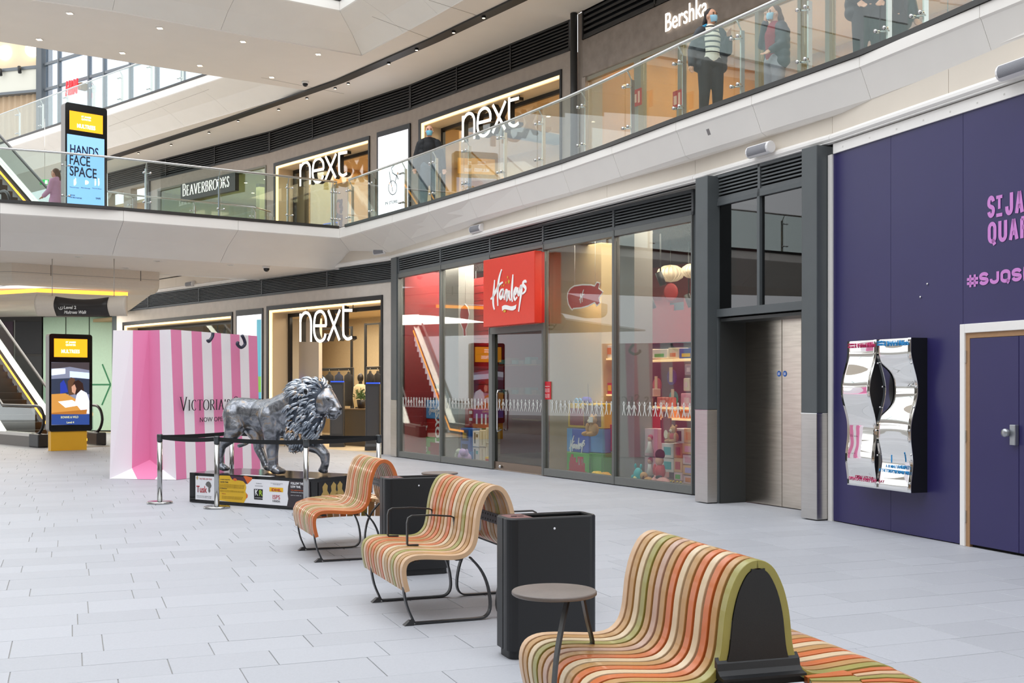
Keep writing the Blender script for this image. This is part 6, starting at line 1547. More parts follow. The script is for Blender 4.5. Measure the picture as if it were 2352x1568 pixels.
tc2 = P(1010, 1084.5, 10.84)
side_table((tc2.x, tc2.y), tc2.z, [[(tc2.x-.03, tc2.y, tc2.z-.02), (tc2.x-.12, tc2.y-.05, tc2.z-.2), (tc2.x-.2, tc2.y-.08, tc2.z-.34), (tc2.x-.2, tc2.y-.08, tc2.z-.35)], [(tc2.x+.04, tc2.y, tc2.z-.02), (tc2.x+.10, tc2.y, tc2.z-.25), (tc2.x+.08, tc2.y, tc2.z-.5), (tc2.x+.08, tc2.y, tc2.z-.52)]], 'small round table fixed to the far bench, seen just above the far bin')

# ================================================================ giant striped shopping bag
PKL, PKD, WB = mat('pink vinyl', '#e889b4', .45), mat('pink vinyl'), mat('white vinyl', '#f2eef2', .45)
Fb, Lb, Rb = Vector((-5.40,18.44)), Vector((-6.55,18.66)), Vector((-4.50,20.5)); Bb = Lb+(Rb-Fb)
Ft, Lt, Rt, Ct = Vector((-5.545,18.62)), Vector((-6.575,18.90)), Vector((-4.585,20.62)), Vector((-6.10,19.25)); Bt = Lt+(Rt-Ft)
Cb = Vector((-6.05,19.15)); HB = 2.43; HR = 2.41
bag = thing('giant_shopping_bag', 'giant pink and white striped shopping bag sculpture behind the lion', 'shopping bag', (-5.5, 19.6, 0))
mb = MB()
def q3(v, z): return Vector((v.x, v.y, z))
ns = 9
for i in range(ns):
    f0, f1 = i/ns, (i+1)/ns
    mb.add([q3(Fb.lerp(Rb, f0), .004), q3(Fb.lerp(Rb, f1), .004), q3(Ft.lerp(Rt, f1), HB+(HR-HB)*f1), q3(Ft.lerp(Rt, f0), HB+(HR-HB)*f0)], [(0,1,2,3)], i % 2)
zc = .28
# folded gusset: left half L..C, right half C..F, each split white / pink
def strip(p0b, p1b, p0t, p1t, z0b, z1b, f0, f1, mi):
    mb.add([q3(p0b.lerp(p1b, f0), z0b+(z1b-z0b)*f0), q3(p0b.lerp(p1b, f1), z0b+(z1b-z0b)*f1), q3(p0t.lerp(p1t, f1), HB+.015*f1), q3(p0t.lerp(p1t, f0), HB+.015*f0)], [(0,1,2,3)], mi)
strip(Lb, Cb, Lt, Ct, .004, zc, 0, .55, 1); strip(Lb, Cb, Lt, Ct, .004, zc, .55, 1, 0)
strip(Fb, Cb, Ft, Ct, .004, zc, 0, .5, 1); strip(Fb, Cb, Ft, Ct, .004, zc, .5, 1, 0)
# bottom flap triangles
c3 = q3(Cb, zc)
g1, g2 = Lb.lerp(Fb, .42), Lb.lerp(Fb, .68)
m1, m2 = q3(Lb, .004).lerp(c3, .55), q3(Fb, .004).lerp(c3, .5)
mb.add([q3(Lb,.004), q3(g1,.004), m1], [(0,1,2)], 1); mb.add([q3(g1,.004), q3(g2,.004), m2, c3, m1], [(0,1,2,3,4)], 0); mb.add([q3(g2,.004), q3(Fb,.004), m2], [(0,1,2)], 1)
# back and right faces, top edge closed with a recessed lid
mb.add([q3(Lb,.004), q3(Bb,.004), q3(Bt,HR), q3(Lt,HB)], [(0,1,2,3)], 1); mb.add([q3(Rb,.004), q3(Bb,.004), q3(Bt,HR), q3(Rt,HR)], [(0,1,2,3)], 1)
mb.add([q3(Ft,HB-.03), q3(Rt,HR-.03), q3(Bt,HR-.03), q3(Lt,HB-.03), q3(Ct,HB-.03)], [(0,1,2,3,4)], 1)
build('bag_body', mb, [PKL, WB], bag, recalc=False)
FV = Frame(tuple(Fb), tuple(Rb)); FV.n = Vector((-abs(FV.t.y), FV.t.x)) if True else FV.n
def serif_glyph(ch):
    """strokes in a unit box, (points, is_serif)"""
    arc = lambda cx_, cy_, rx, ry, a0, a1, n=14: [(cx_+rx*math.cos(math.radians(a0+(a1-a0)*k/n)), cy_+ry*math.sin(math.radians(a0+(a1-a0)*k/n))) for k in range(n+1)]
    s = lambda x, y, w_=.16: [(x-w_, y), (x+w_, y)]
    G_ = {'V': ([[(.1,1),(.5,.0)], [(.9,1),(.5,0)]], [s(.1,1), s(.9,1,.12)]), 'I': ([[(.5,0),(.5,1)]], [s(.5,0,.3), s(.5,1,.3)]),
     'C': ([arc(.55,.5,.45,.5,55,305)], [[(.82,.78),(.84,.95)], [(.82,.22),(.84,.1)]]), 'T': ([[(.5,0),(.5,1)], [(.05,1),(.95,1)]], [s(.5,0,.2), [(.06,1),(.06,.86)], [(.94,1),(.94,.86)]]),
     'O': ([arc(.5,.5,.45,.5,0,360,24)], []), 'R': ([[(.2,0),(.2,1)], [(.2,1),(.55,.98)]+arc(.5,.76,.33,.24,80,-85,8)+[(.2,.5)], [(.48,.5),(.95,0)]], [s(.2,0), s(.92,0,.1)]),
     'A': ([[(.1,0),(.5,1)], [(.5,1),(.92,0)], [(.26,.36),(.74,.36)]], [s(.1,0,.12), s(.9,0,.14)]), "'": ([[(.5,1.02),(.4,.78)]], []),
     'S': ([[(.82,.82),(.72,.95),(.5,1),(.26,.93),(.2,.76),(.34,.6),(.6,.47),(.8,.32),(.8,.14),(.6,.01),(.38,.02),(.2,.1),(.15,.22)]], [[(.82,.8),(.84,.97)], [(.14,.05),(.15,.24)]]),
     'E': ([[(.2,0),(.2,1)], [(.2,1),(.82,1)], [(.2,.53),(.66,.53)], [(.2,0),(.86,0)]], [[(.82,1),(.82,.85)], [(.86,0),(.86,.16)], [(.66,.6),(.66,.46)], s(.2,0,.14), s(.2,1,.14)]),
     'B': ([[(.2,0),(.2,1)], [(.2,1),(.5,1)]+arc(.5,.77,.3,.23,85,-85,8)+[(.2,.54)], [(.5,.54)]+arc(.52,.28,.35,.27,85,-85,8)+[(.2,0)]], [s(.2,0,.14), s(.2,1,.14)]),
     'K': ([[(.2,0),(.2,1)], [(.9,1),(.25,.45)], [(.42,.58),(.95,0)]], [s(.2,0), s(.2,1), s(.88,1,.1), s(.9,0,.12)])}
    return G_.get(ch, ([], []))
def serif_text(name, body, F, d, s0, z0, H, W, m, parent, caps=1.28, weight=.13):
    """classical capitals drawn with thick and thin strokes; the first letter of each word is taller"""
    wid = {'I': .42, "'": .25, ' ': .35, 'E': .66, 'S': .6, 'V': .85, 'O': .92, 'A': .85, 'B': .72, 'K': .8, 'R': .76, 'T': .8, 'C': .8}
    W = abs(W); big = [True]+[body[i-1] == ' ' for i in range(1, len(body))]
    tot = sum(wid[c]*(caps if b else 1)+.10 for c, b in zip(body, big)); sc = W/tot; x = 0; mb = MB(); M = F.M(s0, d, z0)
    for c, b in zip(body, big):
        k = caps if b else 1; gw = wid[c]*k*sc; gh = H*k
        st, se = serif_glyph(c)
        for q in st: ribbon(mb, [(x+px*gw, py*gh) for px, py in q], lambda t, f: H*weight*(.30+.70*abs(t.y)**1.5), M, 0, .004)
        for q in se: ribbon(mb, [(x+px*gw, py*gh) for px, py in q], lambda t, f: H*.035, M, 0, .004)
        x += gw+.10*sc
    return build(name, mb, m, parent, kind='stuff')
# lettering follows the sloping face: lean the frame a touch outwards
INKB = mat('black print', '#2b222a', .5)
tm = MB()
sV = FV.s_u(408); zV = 1.52+(885-944)*FV.pt(sV,0,0).y/FPX
FV2 = Frame(tuple(Fb.lerp(Ft, .42)), tuple(Rb.lerp(Rt, .42))); FV2.n = Vector((-FV2.t.y, FV2.t.x))
sV = FV2.s_u(409); sE_ = FV2.s_u(521); zV = FV2.z_v(943, sV)
serif_text('lettering', "VICTORIA'S SECRET", FV2, -.035, sV, zV, .172, (sE_-sV)*1.78, INKB, bag)
FV3 = Frame(tuple(Fb.lerp(Ft, .34)), tuple(Rb.lerp(Rt, .34))); FV3.n = FV2.n
fit_text('lettering', 'NOW OPEN IN NEXT', FV3, -.03, 459, 563, 958.5, 969, INKB, bag, 0, ext=.003)
for pts in ([(478,764),(477,772),(473,779),(468,784),(466,780)], [(545,770),(550,780),(552,790),(546,797),(540,797),(534,790),(536,786)]):
    mb = MB(); q = []
    for u_, v_ in pts:
        s = FV.s_u(u_, .05); q.append(FV.pt(s, .05-.10, CAMH+(HZ-v_)*FV.pt(s, 0, 0).y/FPX))
    mb.tube(smooth_pts(q, 3), .028, 8); build('ribbon_handle', mb, mat('navy ribbon', '#2a2f42', .5), bag)
# ================================================================ lion plinth
Pl, Pd, Pn = Vector((-4.2,14.93)), Vector((.8545,-.5195)), Vector((.5195,.8545)); PLEN = 2.08; PW = .92; PH = .388
FP_ = Frame(tuple(Pl), tuple(Pl+Pd*PLEN)); FP_.n = Pn.copy()
PS = Frame(tuple(Pl+Pd*PLEN), tuple(Pl+Pd*PLEN+Pn*PW)); PS.n = -Pd.copy()
mb = MB(); mb.fbox(FP_, 0, PLEN, 0, PW, .004, PH); plin = build('lion_plinth', mb, mat('gloss black plinth', '#141416', .12)); tag(plin, 'low black plinth with printed sponsor panel under the lion sculpture', 'plinth'); bevel(plin, .004)
def ppan(name, s0, s1, z0, z1, m, par, d=.0, F=FP_, th=.003):
    mb = MB(); mb.fbox(F, s0, s1, -.0035-d-th, -.0035-d, z0, z1); return build(name, mb, m, par)
PWH = mat('white print panel', '#eeeef2', .35); PYE = mat('yellow print', '#e3b62c', .4); PPU = mat('plum print', '#4a2c40', .4); POR = mat('orange print', '#df6a30', .4); PRE = mat('crimson print', '#b5202c', .4); PGY = mat('charcoal print', '#3a3338', .4)
pn = ppan('print_panel', .115, PLEN-.08, .045, .35, PWH, plin)
def su(u): return FP_.s_u(u)
def poly_print(pts, m, name='print', d=.007, F=FP_, par=None):
    mb = MB(); n = len(pts)
    q = [(lambda s: F.pt(s, -d, F.z_v(v, s)))(F.s_u(u)) for u, v in pts]
    mb.add(q, [tuple(range(n))]); return build(name, mb, m, par or pn, recalc=False)
cp = lambda x, y: (420+x/5.88, 1060+y/5.88)
poly_print([cp(*p) for p in [(850,190),(945,215),(935,245),(880,300),(845,270),(820,200)]], POR)
poly_print([cp(*p) for p in [(640,188),(830,205),(860,260),(880,300),(840,300),(760,270),(690,260),(665,230)]], PPU, d=.0075)
poly_print([cp(*p) for p in [(440,183),(640,188),(665,235),(700,255),(760,250),(820,262),(855,300),(862,350),(850,400),(865,440),(858,500),(830,555),(640,540),(500,520),(440,505)]], PYE, d=.008)
poly_print([cp(*p) for p in [(680,240),(700,222),(725,225),(742,250),(710,262)]], POR, d=.009); poly_print([cp(*p) for p in [(862,420),(882,450),(880,480),(858,500)]], POR, d=.0072)
poly_print([cp(*p) for p in [(1445,250),(1720,270),(1735,640),(1410,610),(1430,500),(1420,430),(1428,330)]], PGY, d=.008)
ft = lambda body, x0, x1, y0, y1, m, bold=0.0, F=FP_: fit_text('lettering', body, F, -.0092, cp(x0,0)[0], cp(x1,0)[0], cp(0,y0)[1], cp(0,y1)[1], m, pn, bold, ext=.001)
ft('Tusk', 183, 325, 322, 412, PRE, .015); ft('THE TUSK LION TRAIL', 222, 395, 218, 238, PRE); ft('Find out more about Tusk', 190, 385, 452, 462, PGY); ft('www.tusk.org', 190, 380, 472, 482, PGY)
ft('Lovingly designed by', 505, 635, 228, 245, PGY); ft('GAVIN TURK', 505, 615, 262, 280, PGY, .02); ft('www.tuskliontrail.com', 500, 595, 350, 362, PGY, .02); ft('Thank you', 525, 578, 425, 437, PRE, .02)
for k in range(4): ft('the lion trail brings herds of sculptures to raise funds', 500, 835-k*4, 296+k*14, 306+k*14, mat('olive text', '#8a6f1c', .5))
for k in range(2): ft('helping to protect wildlife across africa today', 500, 825, 378+k*14, 387+k*14, mat('olive text'))
for k in range(3): ft('with thanks to everyone who supported this trail', 525, 810-k*8, 458+k*14, 467+k*14, mat('olive text'))
ft('Sculpture', 988, 1064, 285, 297, PGY); ft('sponsored by', 975, 1078, 318, 330, PGY); ft('The Tusk Lion Trail is presented', 1185, 1348, 284, 294, PGY); ft('in partnership with', 1220, 1315, 302, 311, PGY)
poly_print([cp(*p) for p in [(965,365),(1085,372),(1083,515),(968,507)]], BLACK, d=.0078); ft('K', 975, 1018, 375, 455, PWH, .03); ft('R', 1030, 1078, 385, 462, mat('lime print', '#a8c83a', .4), .03); ft('creatives', 975, 1078, 478, 490, PWH)
poly_print([cp(*p) for p in [(1175,343),(1360,353),(1358,412),(1175,400)]], mat('courier yellow', '#f3bd16', .4), d=.0078); ft('DHL', 1200, 1330, 358, 396, PRE, .03); 
ft('ISPS', 1213, 1312, 447, 503, PRE); ft('HANDA', 1213, 1312, 515, 543, PGY)
ft('FOLLOW THE', 1458, 1625, 275, 308, PWH, .03); ft('LION TRAIL', 1458, 1592, 320, 352, PWH, .03); ft('Visit tuskliontrail.com', 1458, 1630, 372, 390, POR); ft('download the trail map', 1458, 1625, 402, 418, PWH); ft('Join in with us', 1458, 1600, 446, 460, PWH)
# rhino and emblem prints
poly_print([cp(*p) for p in [(312,305),(330,272),(358,264),(380,285),(393,325),(384,350),(372,360),(378,395),(362,420),(350,395),(352,345),(325,325)]], mat('grey animal print', '#6a6866', .5), d=.009)
poly_print([cp(*p) for p in [(185,215),(200,185),(216,215),(200,248)]], mat('pale gold print', '#cdb07a', .5), d=.009)
for u0, u1 in ((549,618),(694,742)): 
    mb = MB(); s0, s1 = FP_.s_u(u0), FP_.s_u(u1); mb.fbox(FP_, s0, min(s1, PLEN-.03), .02, .10, PH, PH+.003); build('name_plate', mb, PWH, plin)
# printed end panel with lion statues photo
mb = MB(); mb.fbox(PS, .12, .82, -.007, -.0035, .04, .34); sp_ = build('print_panel', mb, mat('black print panel', '#131316', .35), plin)
def psp(pts, m, d): 
    mb = MB(); mb.add([PS.pt(s, -d, z) for s, z in pts], [tuple(range(len(pts)))]); build('print', mb, m, sp_, recalc=False)
for s_ in (.24, .40, .52): psp([(s_-.07,.05),(s_+.07,.05),(s_+.08,.18),(s_+.04,.23),(s_+.05,.29),(s_,.33),(s_-.05,.28),(s_-.04,.22),(s_-.08,.17)], mat('sand lion print', '#b89a58', .6), .0085)
psp([(.62,.05),(.80,.05),(.80,.33),(.68,.25),(.60,.15)], PWH, .009)

# ================================================================ organic surfaces
def capsule(mb, a, b, ra, rb, n=14, m=5):
    a, b = Vector(a), Vector(b); ax = (b-a); L = ax.length or 1e-6; ax /= L
    up = Vector((0,0,1)) if abs(ax.z) < .9 else Vector((1,0,0)); u = ax.cross(up).normalized(); v = ax.cross(u)
    rings = []
    for k in range(m+1):
        th = -math.pi/2+math.pi/2*k/m; rings.append((a+ax*(ra*math.sin(th)), max(ra*math.cos(th), ra*.02)))
    for k in range(m+1):
        th = math.pi/2*k/m; rings.append((b+ax*(rb*math.sin(th)), max(rb*math.cos(th), rb*.02)))
    mb.loft([[c+(u*math.cos(2*math.pi*j/n)+v*math.sin(2*math.pi*j/n))*r for j in range(n)] for c, r in rings], 0, True)
def chain(mb, pts):
    """pts: (x,y,z,r) joined by tapering capsules"""
    for p, q in zip(pts, pts[1:]): capsule(mb, p[:3], q[:3], p[3], q[3])
def organic(name, mb, m, parent, vox=.015, smooth=3, loc=None, **kw):
    """union of the pieces as one continuous skin"""
    o = build(name, mb, m, parent, loc, **kw)
    r = o.modifiers.new('skin', 'REMESH'); r.mode = 'VOXEL'; r.voxel_size = vox; r.use_smooth_shade = True
    s = o.modifiers.new('soft', 'SMOOTH'); s.iterations = smooth; s.factor = .6
    dg = bpy.context.evaluated_depsgraph_get(); me = bpy.data.meshes.new_from_object(o.evaluated_get(dg))
    o.modifiers.clear(); o.data = me
    for p in me.polygons: p.use_smooth = True
    return o
# ---------------------------------------------------------------- lion sculpture
lc = Pl + Pd*.972 + Pn*.46
LM = Matrix(((Pd.x, Pn.x, 0, lc.x), (Pd.y, Pn.y, 0, lc.y), (0, 0, 1, PH+.004), (0, 0, 0, 1)))
lion = thing('lion_sculpture', 'life size metallic silver lion sculpture walking on the black plinth', 'sculpture', (lc.x, lc.y, PH))
def metal_lion(name, hi, lo, gold, sc, bump):
    m = mat(name, hi, .30, .85); nt = m.node_tree; N = nt.nodes; L = nt.links; b = N['Principled BSDF']
    tc = N.new('ShaderNodeTexCoord'); n1 = N.new('ShaderNodeTexNoise'); n1.inputs['Scale'].default_value = sc; n1.inputs['Detail'].default_value = 6; n1.inputs['Distortion'].default_value = 1.4
    L.new(tc.outputs['Object'], n1.inputs['Vector']); cr = N.new('ShaderNodeValToRGB'); e = cr.color_ramp
    e.elements[0].position = .36; e.elements[0].color = (*lin(lo), 1); e.elements[1].position = .56; e.elements[1].color = (*lin(hi), 1)
    g = e.elements.new(.66); g.color = (*lin(gold), 1)
    L.new(n1.outputs[0], cr.inputs[0]); L.new(cr.outputs[0], b.inputs['Base Color'])
    v = N.new('ShaderNodeTexNoise'); v.inputs['Scale'].default_value = sc*1.2; v.inputs['Distortion'].default_value = 2.2; v.inputs['Detail'].default_value = 4; L.new(tc.outputs['Object'], v.inputs['Vector'])
    bp = N.new('ShaderNodeBump'); bp.inputs['Strength'].default_value = bump; bp.inputs['Distance'].default_value = .02; L.new(v.outputs[0], bp.inputs['Height']); L.new(bp.outputs[0], b.inputs['Normal'])
    return m
LB_ = metal_lion('pewter lion body', '#a3a6ad', '#6c6f76', '#b3a08e', 7, .35); LMN = metal_lion('silver lion mane', '#d3dae3', '#8d98a6', '#c9a274', 9, .15)
mb = MB(LM)
chain(mb, [(-.56,0,.79,.185),(-.40,0,.77,.20),(-.15,0,.74,.205),(.12,0,.745,.235),(.32,0,.80,.25),(.50,0,.90,.22),(.72,0,.97,.17),(.90,0,.94,.135)])
chain(mb, [(-.15,0,.70,.19),(.18,0,.66,.20),(.38,0,.68,.19)])
chain(mb, [(-.52,-.10,.74,.165),(-.48,-.14,.58,.135),(-.56,-.15,.44,.085),(-.70,-.15,.34,.056),(-.73,-.15,.20,.046),(-.73,-.15,.09,.05)])
chain(mb, [(-.50,.10,.72,.16),(-.38,.13,.54,.13),(-.33,.14,.42,.09),(-.33,.14,.30,.066),(-.24,.14,.16,.052),(-.20,.14,.08,.052)])
chain(mb, [(.14,-.12,.72,.17),(.17,-.14,.54,.118),(.18,-.15,.38,.09),(.19,-.15,.22,.070),(.20,-.15,.10,.066)])
chain(mb, [(.32,.12,.68,.16),(.42,.13,.48,.12),(.55,.14,.37,.09),(.71,.14,.33,.078),(.80,.14,.25,.068),(.815,.14,.14,.052),(.78,.14,.07,.055)])
def paw(x, y, z=.045, k=1.0):
    mb.ell((x, y, z+.01), (.085*k,.07*k,.05*k), 12, 8)
    for j in (-1.5,-.5,.5,1.5): mb.ell((x+.075*k-abs(j)*.008, y+j*.034*k, z-.008), (.042*k,.021*k,.036*k), 10, 7)
paw(-.695,-.15,.045,.9); paw(-.15,.14,.045,.92); paw(.25,-.15,.047,1.1); paw(.76,.14,.045,.72)
# head: skull, cheeks, brow, nose bridge, muzzle, jaw
mb.ell((.95,0,.93), (.145,.125,.15), 16, 12); mb.ell((.93,-.07,.86), (.10,.07,.09), 12, 8); mb.ell((.93,.07,.86), (.10,.07,.09), 12, 8)
chain(mb, [(.97,0,1.03,.075),(1.06,0,.95,.055),(1.145,0,.845,.045)]); chain(mb, [(1.02,-.055,.975,.032),(1.0,0,1.0,.04),(1.02,.055,.975,.032)])
mb.ell((1.085,-.035,.80), (.085,.05,.055), 12, 8); mb.ell((1.085,.035,.80), (.085,.05,.055), 12, 8); mb.ell((1.055,0,.735), (.075,.045,.036), 12, 8); mb.ell((1.15,0,.835), (.03,.035,.025), 10, 8)
chain(mb, [(-.70,.05,.82,.035),(-.76,.12,.70,.026),(-.64,.2,.56,.022),(-.50,.2,.50,.022),(-.50,.2,.42,.02),(-.60,.2,.35,.022),(-.74,.2,.32,.032)])
body = organic('body', mb, LB_, lion, .012, 9)
print('lion verts', len(body.data.vertices))
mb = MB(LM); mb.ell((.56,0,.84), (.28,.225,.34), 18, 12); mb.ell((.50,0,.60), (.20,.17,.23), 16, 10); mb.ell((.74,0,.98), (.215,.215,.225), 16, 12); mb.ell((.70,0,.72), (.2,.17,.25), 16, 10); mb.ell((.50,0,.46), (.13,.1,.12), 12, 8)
organic('mane_core', mb, mat('shaded mane core', '#535b67', .45, .8), lion, .018, 4)  # darker than the locks: shade of the crevices put into its colour
# mane of curling locks following the skull, neck and chest
rn = random.Random(21); locks = MB(LM)
def lock(base, dirv, nrm, L, w_):
    side = dirv.cross(nrm).normalized(); pts = []
    for k in range(6):
        t = k/5; pts.append((base+dirv*L*t+nrm*(w_*.9*math.sin(t*2.6)*(1-.3*t))+side*(w_*.8*math.sin(t*3.1+rn.uniform(-.4,.4))), w_*(.55+.6*math.sin(min(t*2.2, 3.14)))*(1-t)**.55+.0015))
    rings = []
    for c, r in pts: rings.append([c+side*(r*math.cos(a))+nrm*(r*.85*math.sin(a)) for a in (0,1.2566,2.513,3.77,5.026)])
    locks.loft(rings, 0, True)
shells = [((.56,0,.84),(.28,.225,.34),230),((.50,0,.60),(.20,.17,.23),120),((.74,0,.98),(.215,.215,.225),230),((.70,0,.72),(.2,.17,.25),120),((.50,0,.46),(.13,.1,.12),50)]
for c, r, cnt in shells:
    for k in range(cnt):
        th = rn.uniform(0, 2*math.pi); cz_ = rn.uniform(-1, 1); q = math.sqrt(1-cz_*cz_); nn = Vector((q*math.cos(th), q*math.sin(th), cz_))
        p = Vector(c)+Vector((nn.x*r[0], nn.y*r[1], nn.z*r[2])); nrm = Vector((nn.x/r[0], nn.y/r[1], nn.z/r[2])).normalized()
        fc = (p-Vector((1.05,0,.88))); 
        if p.x > .91 and abs(p.y) < .13 and .66 < p.z < 1.10: continue
        flow = Vector((-.75, 0, -.35)) + Vector((0, .25*(1 if p.y > 0 else -1), 0)) + Vector((0,0,-1))*max(0, 1.0-p.z)*2.0 + Vector((0, 0, .55))*max(0, p.z-1.02)*4
        d = (flow-nrm*flow.dot(nrm)); 
        if d.length < .05: continue
        lock(p-nrm*.006, d.normalized(), nrm, rn.uniform(.10, .19), rn.uniform(.018, .030))
for k in range(84):
    th = rn.uniform(0, 2*math.pi); rr_ = rn.uniform(.145, .185); p = Vector((.885+rn.uniform(-.03,.02), rr_*.92*math.cos(th), .915+rr_*1.05*math.sin(th))); nrm = Vector((.15, math.cos(th), math.sin(th))).normalized()
    d = Vector((-.8, .35*math.cos(th), .1*math.sin(th)-.55)); d = (d-nrm*d.dot(nrm)).normalized(); lock(p, d, nrm, rn.uniform(.09, .15), rn.uniform(.016, .025))
build('mane', locks, LMN, lion, recalc=True, kind='stuff')
EYE = mat('dark lion eye', '#15171b', .2)
for sy in (-1, 1):
    mb = MB(LM); mb.ell((1.04, sy*.078, .955), (.022,.014,.014), 10, 8); build('eye', mb, EYE, lion)
    mb = MB(LM); mb.ell((.80, sy*.205, 1.05), (.050,.035,.062), 12, 8); e_ = build('ear', mb, LMN, lion)
    mb = MB(LM); mb.ell((.815, sy*.235, 1.05), (.030,.014,.040), 10, 8); build('ear_hollow', mb, EYE, e_)
mb = MB(LM); mb.ell((1.175, 0, .838), (.016,.03,.02), 10, 8); build('nose', mb, EYE, lion)
mb = MB(LM); mb.tube([(1.03,-.078,.765),(1.09,-.062,.760),(1.145,-.03,.772),(1.158,0,.785),(1.145,.03,.772),(1.09,.062,.760),(1.03,.078,.765)], .006, 6); build('mouth_line', mb, EYE, lion)

# ================================================================ queue barrier posts
STN = mat('stanchion steel', '#b9b9b8', .16, 1.0)
POSTS = {'a': (G(367,1156), 'queue barrier post furthest left, in front of the striped bag'), 'b': (G(498,1167), 'queue barrier post in front of the left end of the lion plinth'), 'c': (P(703,1100,13.45), 'queue barrier post in front of the lion chest'), 'd': (P(870,1100,14.56), 'queue barrier post at the right near the dark column'), 'e': (P(532,1000,15.95), 'queue barrier post behind the hind legs of the lion')}
SR = {}
for k, (p, lb) in POSTS.items():
    r = thing('barrier_post', lb, 'barrier post', (p.x, p.y, 0)); SR[k] = r
    mb = MB(); mb.lathe((p.x, p.y, 0), [(.158,0),(.162,.006),(.162,.022),(.150,.030),(.04,.036)], 36); build('base', mb, STN, r)
    mb = MB(); mb.lathe((p.x, p.y, 0), [(.032,.03),(.032,.80)], 20); build('pole', mb, STN, r)
    mb = MB(); mb.lathe((p.x, p.y, 0), [(.035,.80),(.037,.885),(.033,.893),(.01,.895)], 20); build('belt_head', mb, mat('belt cassette', '#55585a', .35, .7), r)
BELT = mat('black belt webbing', '#141518', .8)
def belt(k0, k1, sag=.02, z=.855):
    p, q = POSTS[k0][0].xy, POSTS[k1][0].xy; t = (q-p).normalized(); n = Vector((-t.y, t.x))*.0015; rings = []
    for i in range(13):
        f = i/12; c = (p+t*.035).lerp(q-t*.035, f); zz = z-sag*4*f*(1-f); tw = .026
        rings.append([Vector((c.x+n.x, c.y+n.y, zz-tw)), Vector((c.x+n.x, c.y+n.y, zz+tw)), Vector((c.x-n.x, c.y-n.y, zz+tw)), Vector((c.x-n.x, c.y-n.y, zz-tw))])
    mb = MB(); mb.loft(rings); build('belt', mb, BELT, SR[k0])
belt('a', 'b'); belt('b', 'c', .015); belt('c', 'd', .01); belt('a', 'e', .01); belt('e', 'd', .02)
# ================================================================ far left, ground floor
MINT = mat('mint green hoarding', '#b9d8c2', .45, noise=.03)
FMt = Frame((-12.9,37.6),(-15.6,37.9)); FDk = Frame((-15.6,37.9),(-26,40.0))
bk_ = MB(); bk_.fbox(FMt, -.4, FMt.len, .04, .2, 0, 3.78); mw = struct('wall_far', bk_, DGREY)
e_ = [FMt.s_u(u) for u in (264, 205, 151, 98)]
for a, b in zip(e_, e_[1:]):
    mb = MB(); mb.fbox(FMt, a+.02, b-.02, 0, .04, .05, FMt.zuv(150, 728)); build('hoarding_panel', mb, MINT, mw)
GRN = mat('dark green print', '#2f7d54', .5)
M = FMt.M(0, -.004, 0); mb = MB()
def m2(u, v): s = FMt.s_u(u, -.004); return (M.inverted() @ FMt.pt(s, -.004, FMt.z_v(v, s, -.004))).xy
for st in ([(205,883),(253,883)], [(235,836),(254,883)], [(254,883),(234,930)]): ribbon(mb, [m2(*p) for p in st], lambda t, f: .05, M, 0, .003)
build('arrow_print', mb, GRN, mw)
mb = MB(); mb.fbox(FDk, -.05, FDk.len, 0, .2, 0, 4.2); dw = struct('wall_far_dark', mb, mat('dark shop screen', '#34322f', .5))
for u0, u1, v0, v1, m in ((-60,31,738,905,mat('aubergine panel','#3a2738',.5)),(36,97,738,812,mat('black shop panel','#141314',.35)),(36,97,818,905,mat('charcoal shop panel','#262625',.35)),(33,36,735,930,mat('grey metal post','#6f716d',.4))):
    s0, s1 = FDk.s_u(u1), FDk.s_u(u0); mb = MB(); mb.fbox(FDk, s0, s1, -.03, 0, FDk.z_v(v1, s0), FDk.z_v(v0, s0)); build('shop_panel', mb, m, dw)
mb = MB(); mb.prism([(-11.2,27.6),(-8.9,28.4),(-12.2,36.2),(-13,38.2),(-27,41),(-27,29)], 3.80, 3.86); cl = struct('ceiling_6', mb, CEIL)
mb = MB(); mb.prism([(-6.3,29.3),(-9.0,28.3),(-13,36),(-16.5,40.6),(-8,34)], 4.62, 4.66); struct('ceiling_7', mb, CEIL)
# cream bulkhead with rounded lower edge and orange light line
bpath = [(-17.5,26.4),(-11.0,25.2),(-8.4,27.3),(-8.9,28.9)]
bpath = [tuple(p) for p in bpath]
pr = [(0,4.24),(0,3.98),(.03,3.90),(.10,3.83),(.22,3.79),(.75,3.79),(.75,4.24)]
def sweepL(mb, path, prof, mi=0):
    offs = [offset(path, -o) for o, z in prof]
    return mb.loft([[Vector((*offs[j][i], prof[j][1])) for j in range(len(prof))] for i in range(len(path))], mi)
CRM = mat('cream bulkhead', '#e0d5c6', .5, noise=.02)
mb = MB(); sweepL(mb, bpath, pr); bh = struct('ceiling_8', mb, CRM)
mb = MB(); sweepL(mb, bpath, [(-.002,4.02),(-.002,4.03),(.02,4.03),(.02,4.02)]); build('panel_joint', mb, JO, bh)
for p in ((-10.35,25.73),(-8.75,27.02)):
    mb = MB(); mb.box(p[0]-.008, p[0]+.008, p[1]-.008, p[1]+.008, 3.98, 4.24); build('panel_joint', mb, mat('dark joint', '#6d6660', .8), bh)
mb = MB(); op = [(-16,28.2),(-12.6,27.6),(-11.1,26.75),(-9.35,27.9)]; sweepL(mb, op, [(0,3.785),(0,3.70),(.08,3.70),(.08,3.785)]); build('light_strip', mb, ORANGEL, bh)
mb = MB(); sweepL(mb, [(x+.0, y+.06) for x, y in op], [(0,3.70),(.15,3.64),(.5,3.58),(1.2,3.56),(1.2,3.70)]); build('lower_lip', mb, CRM, bh)
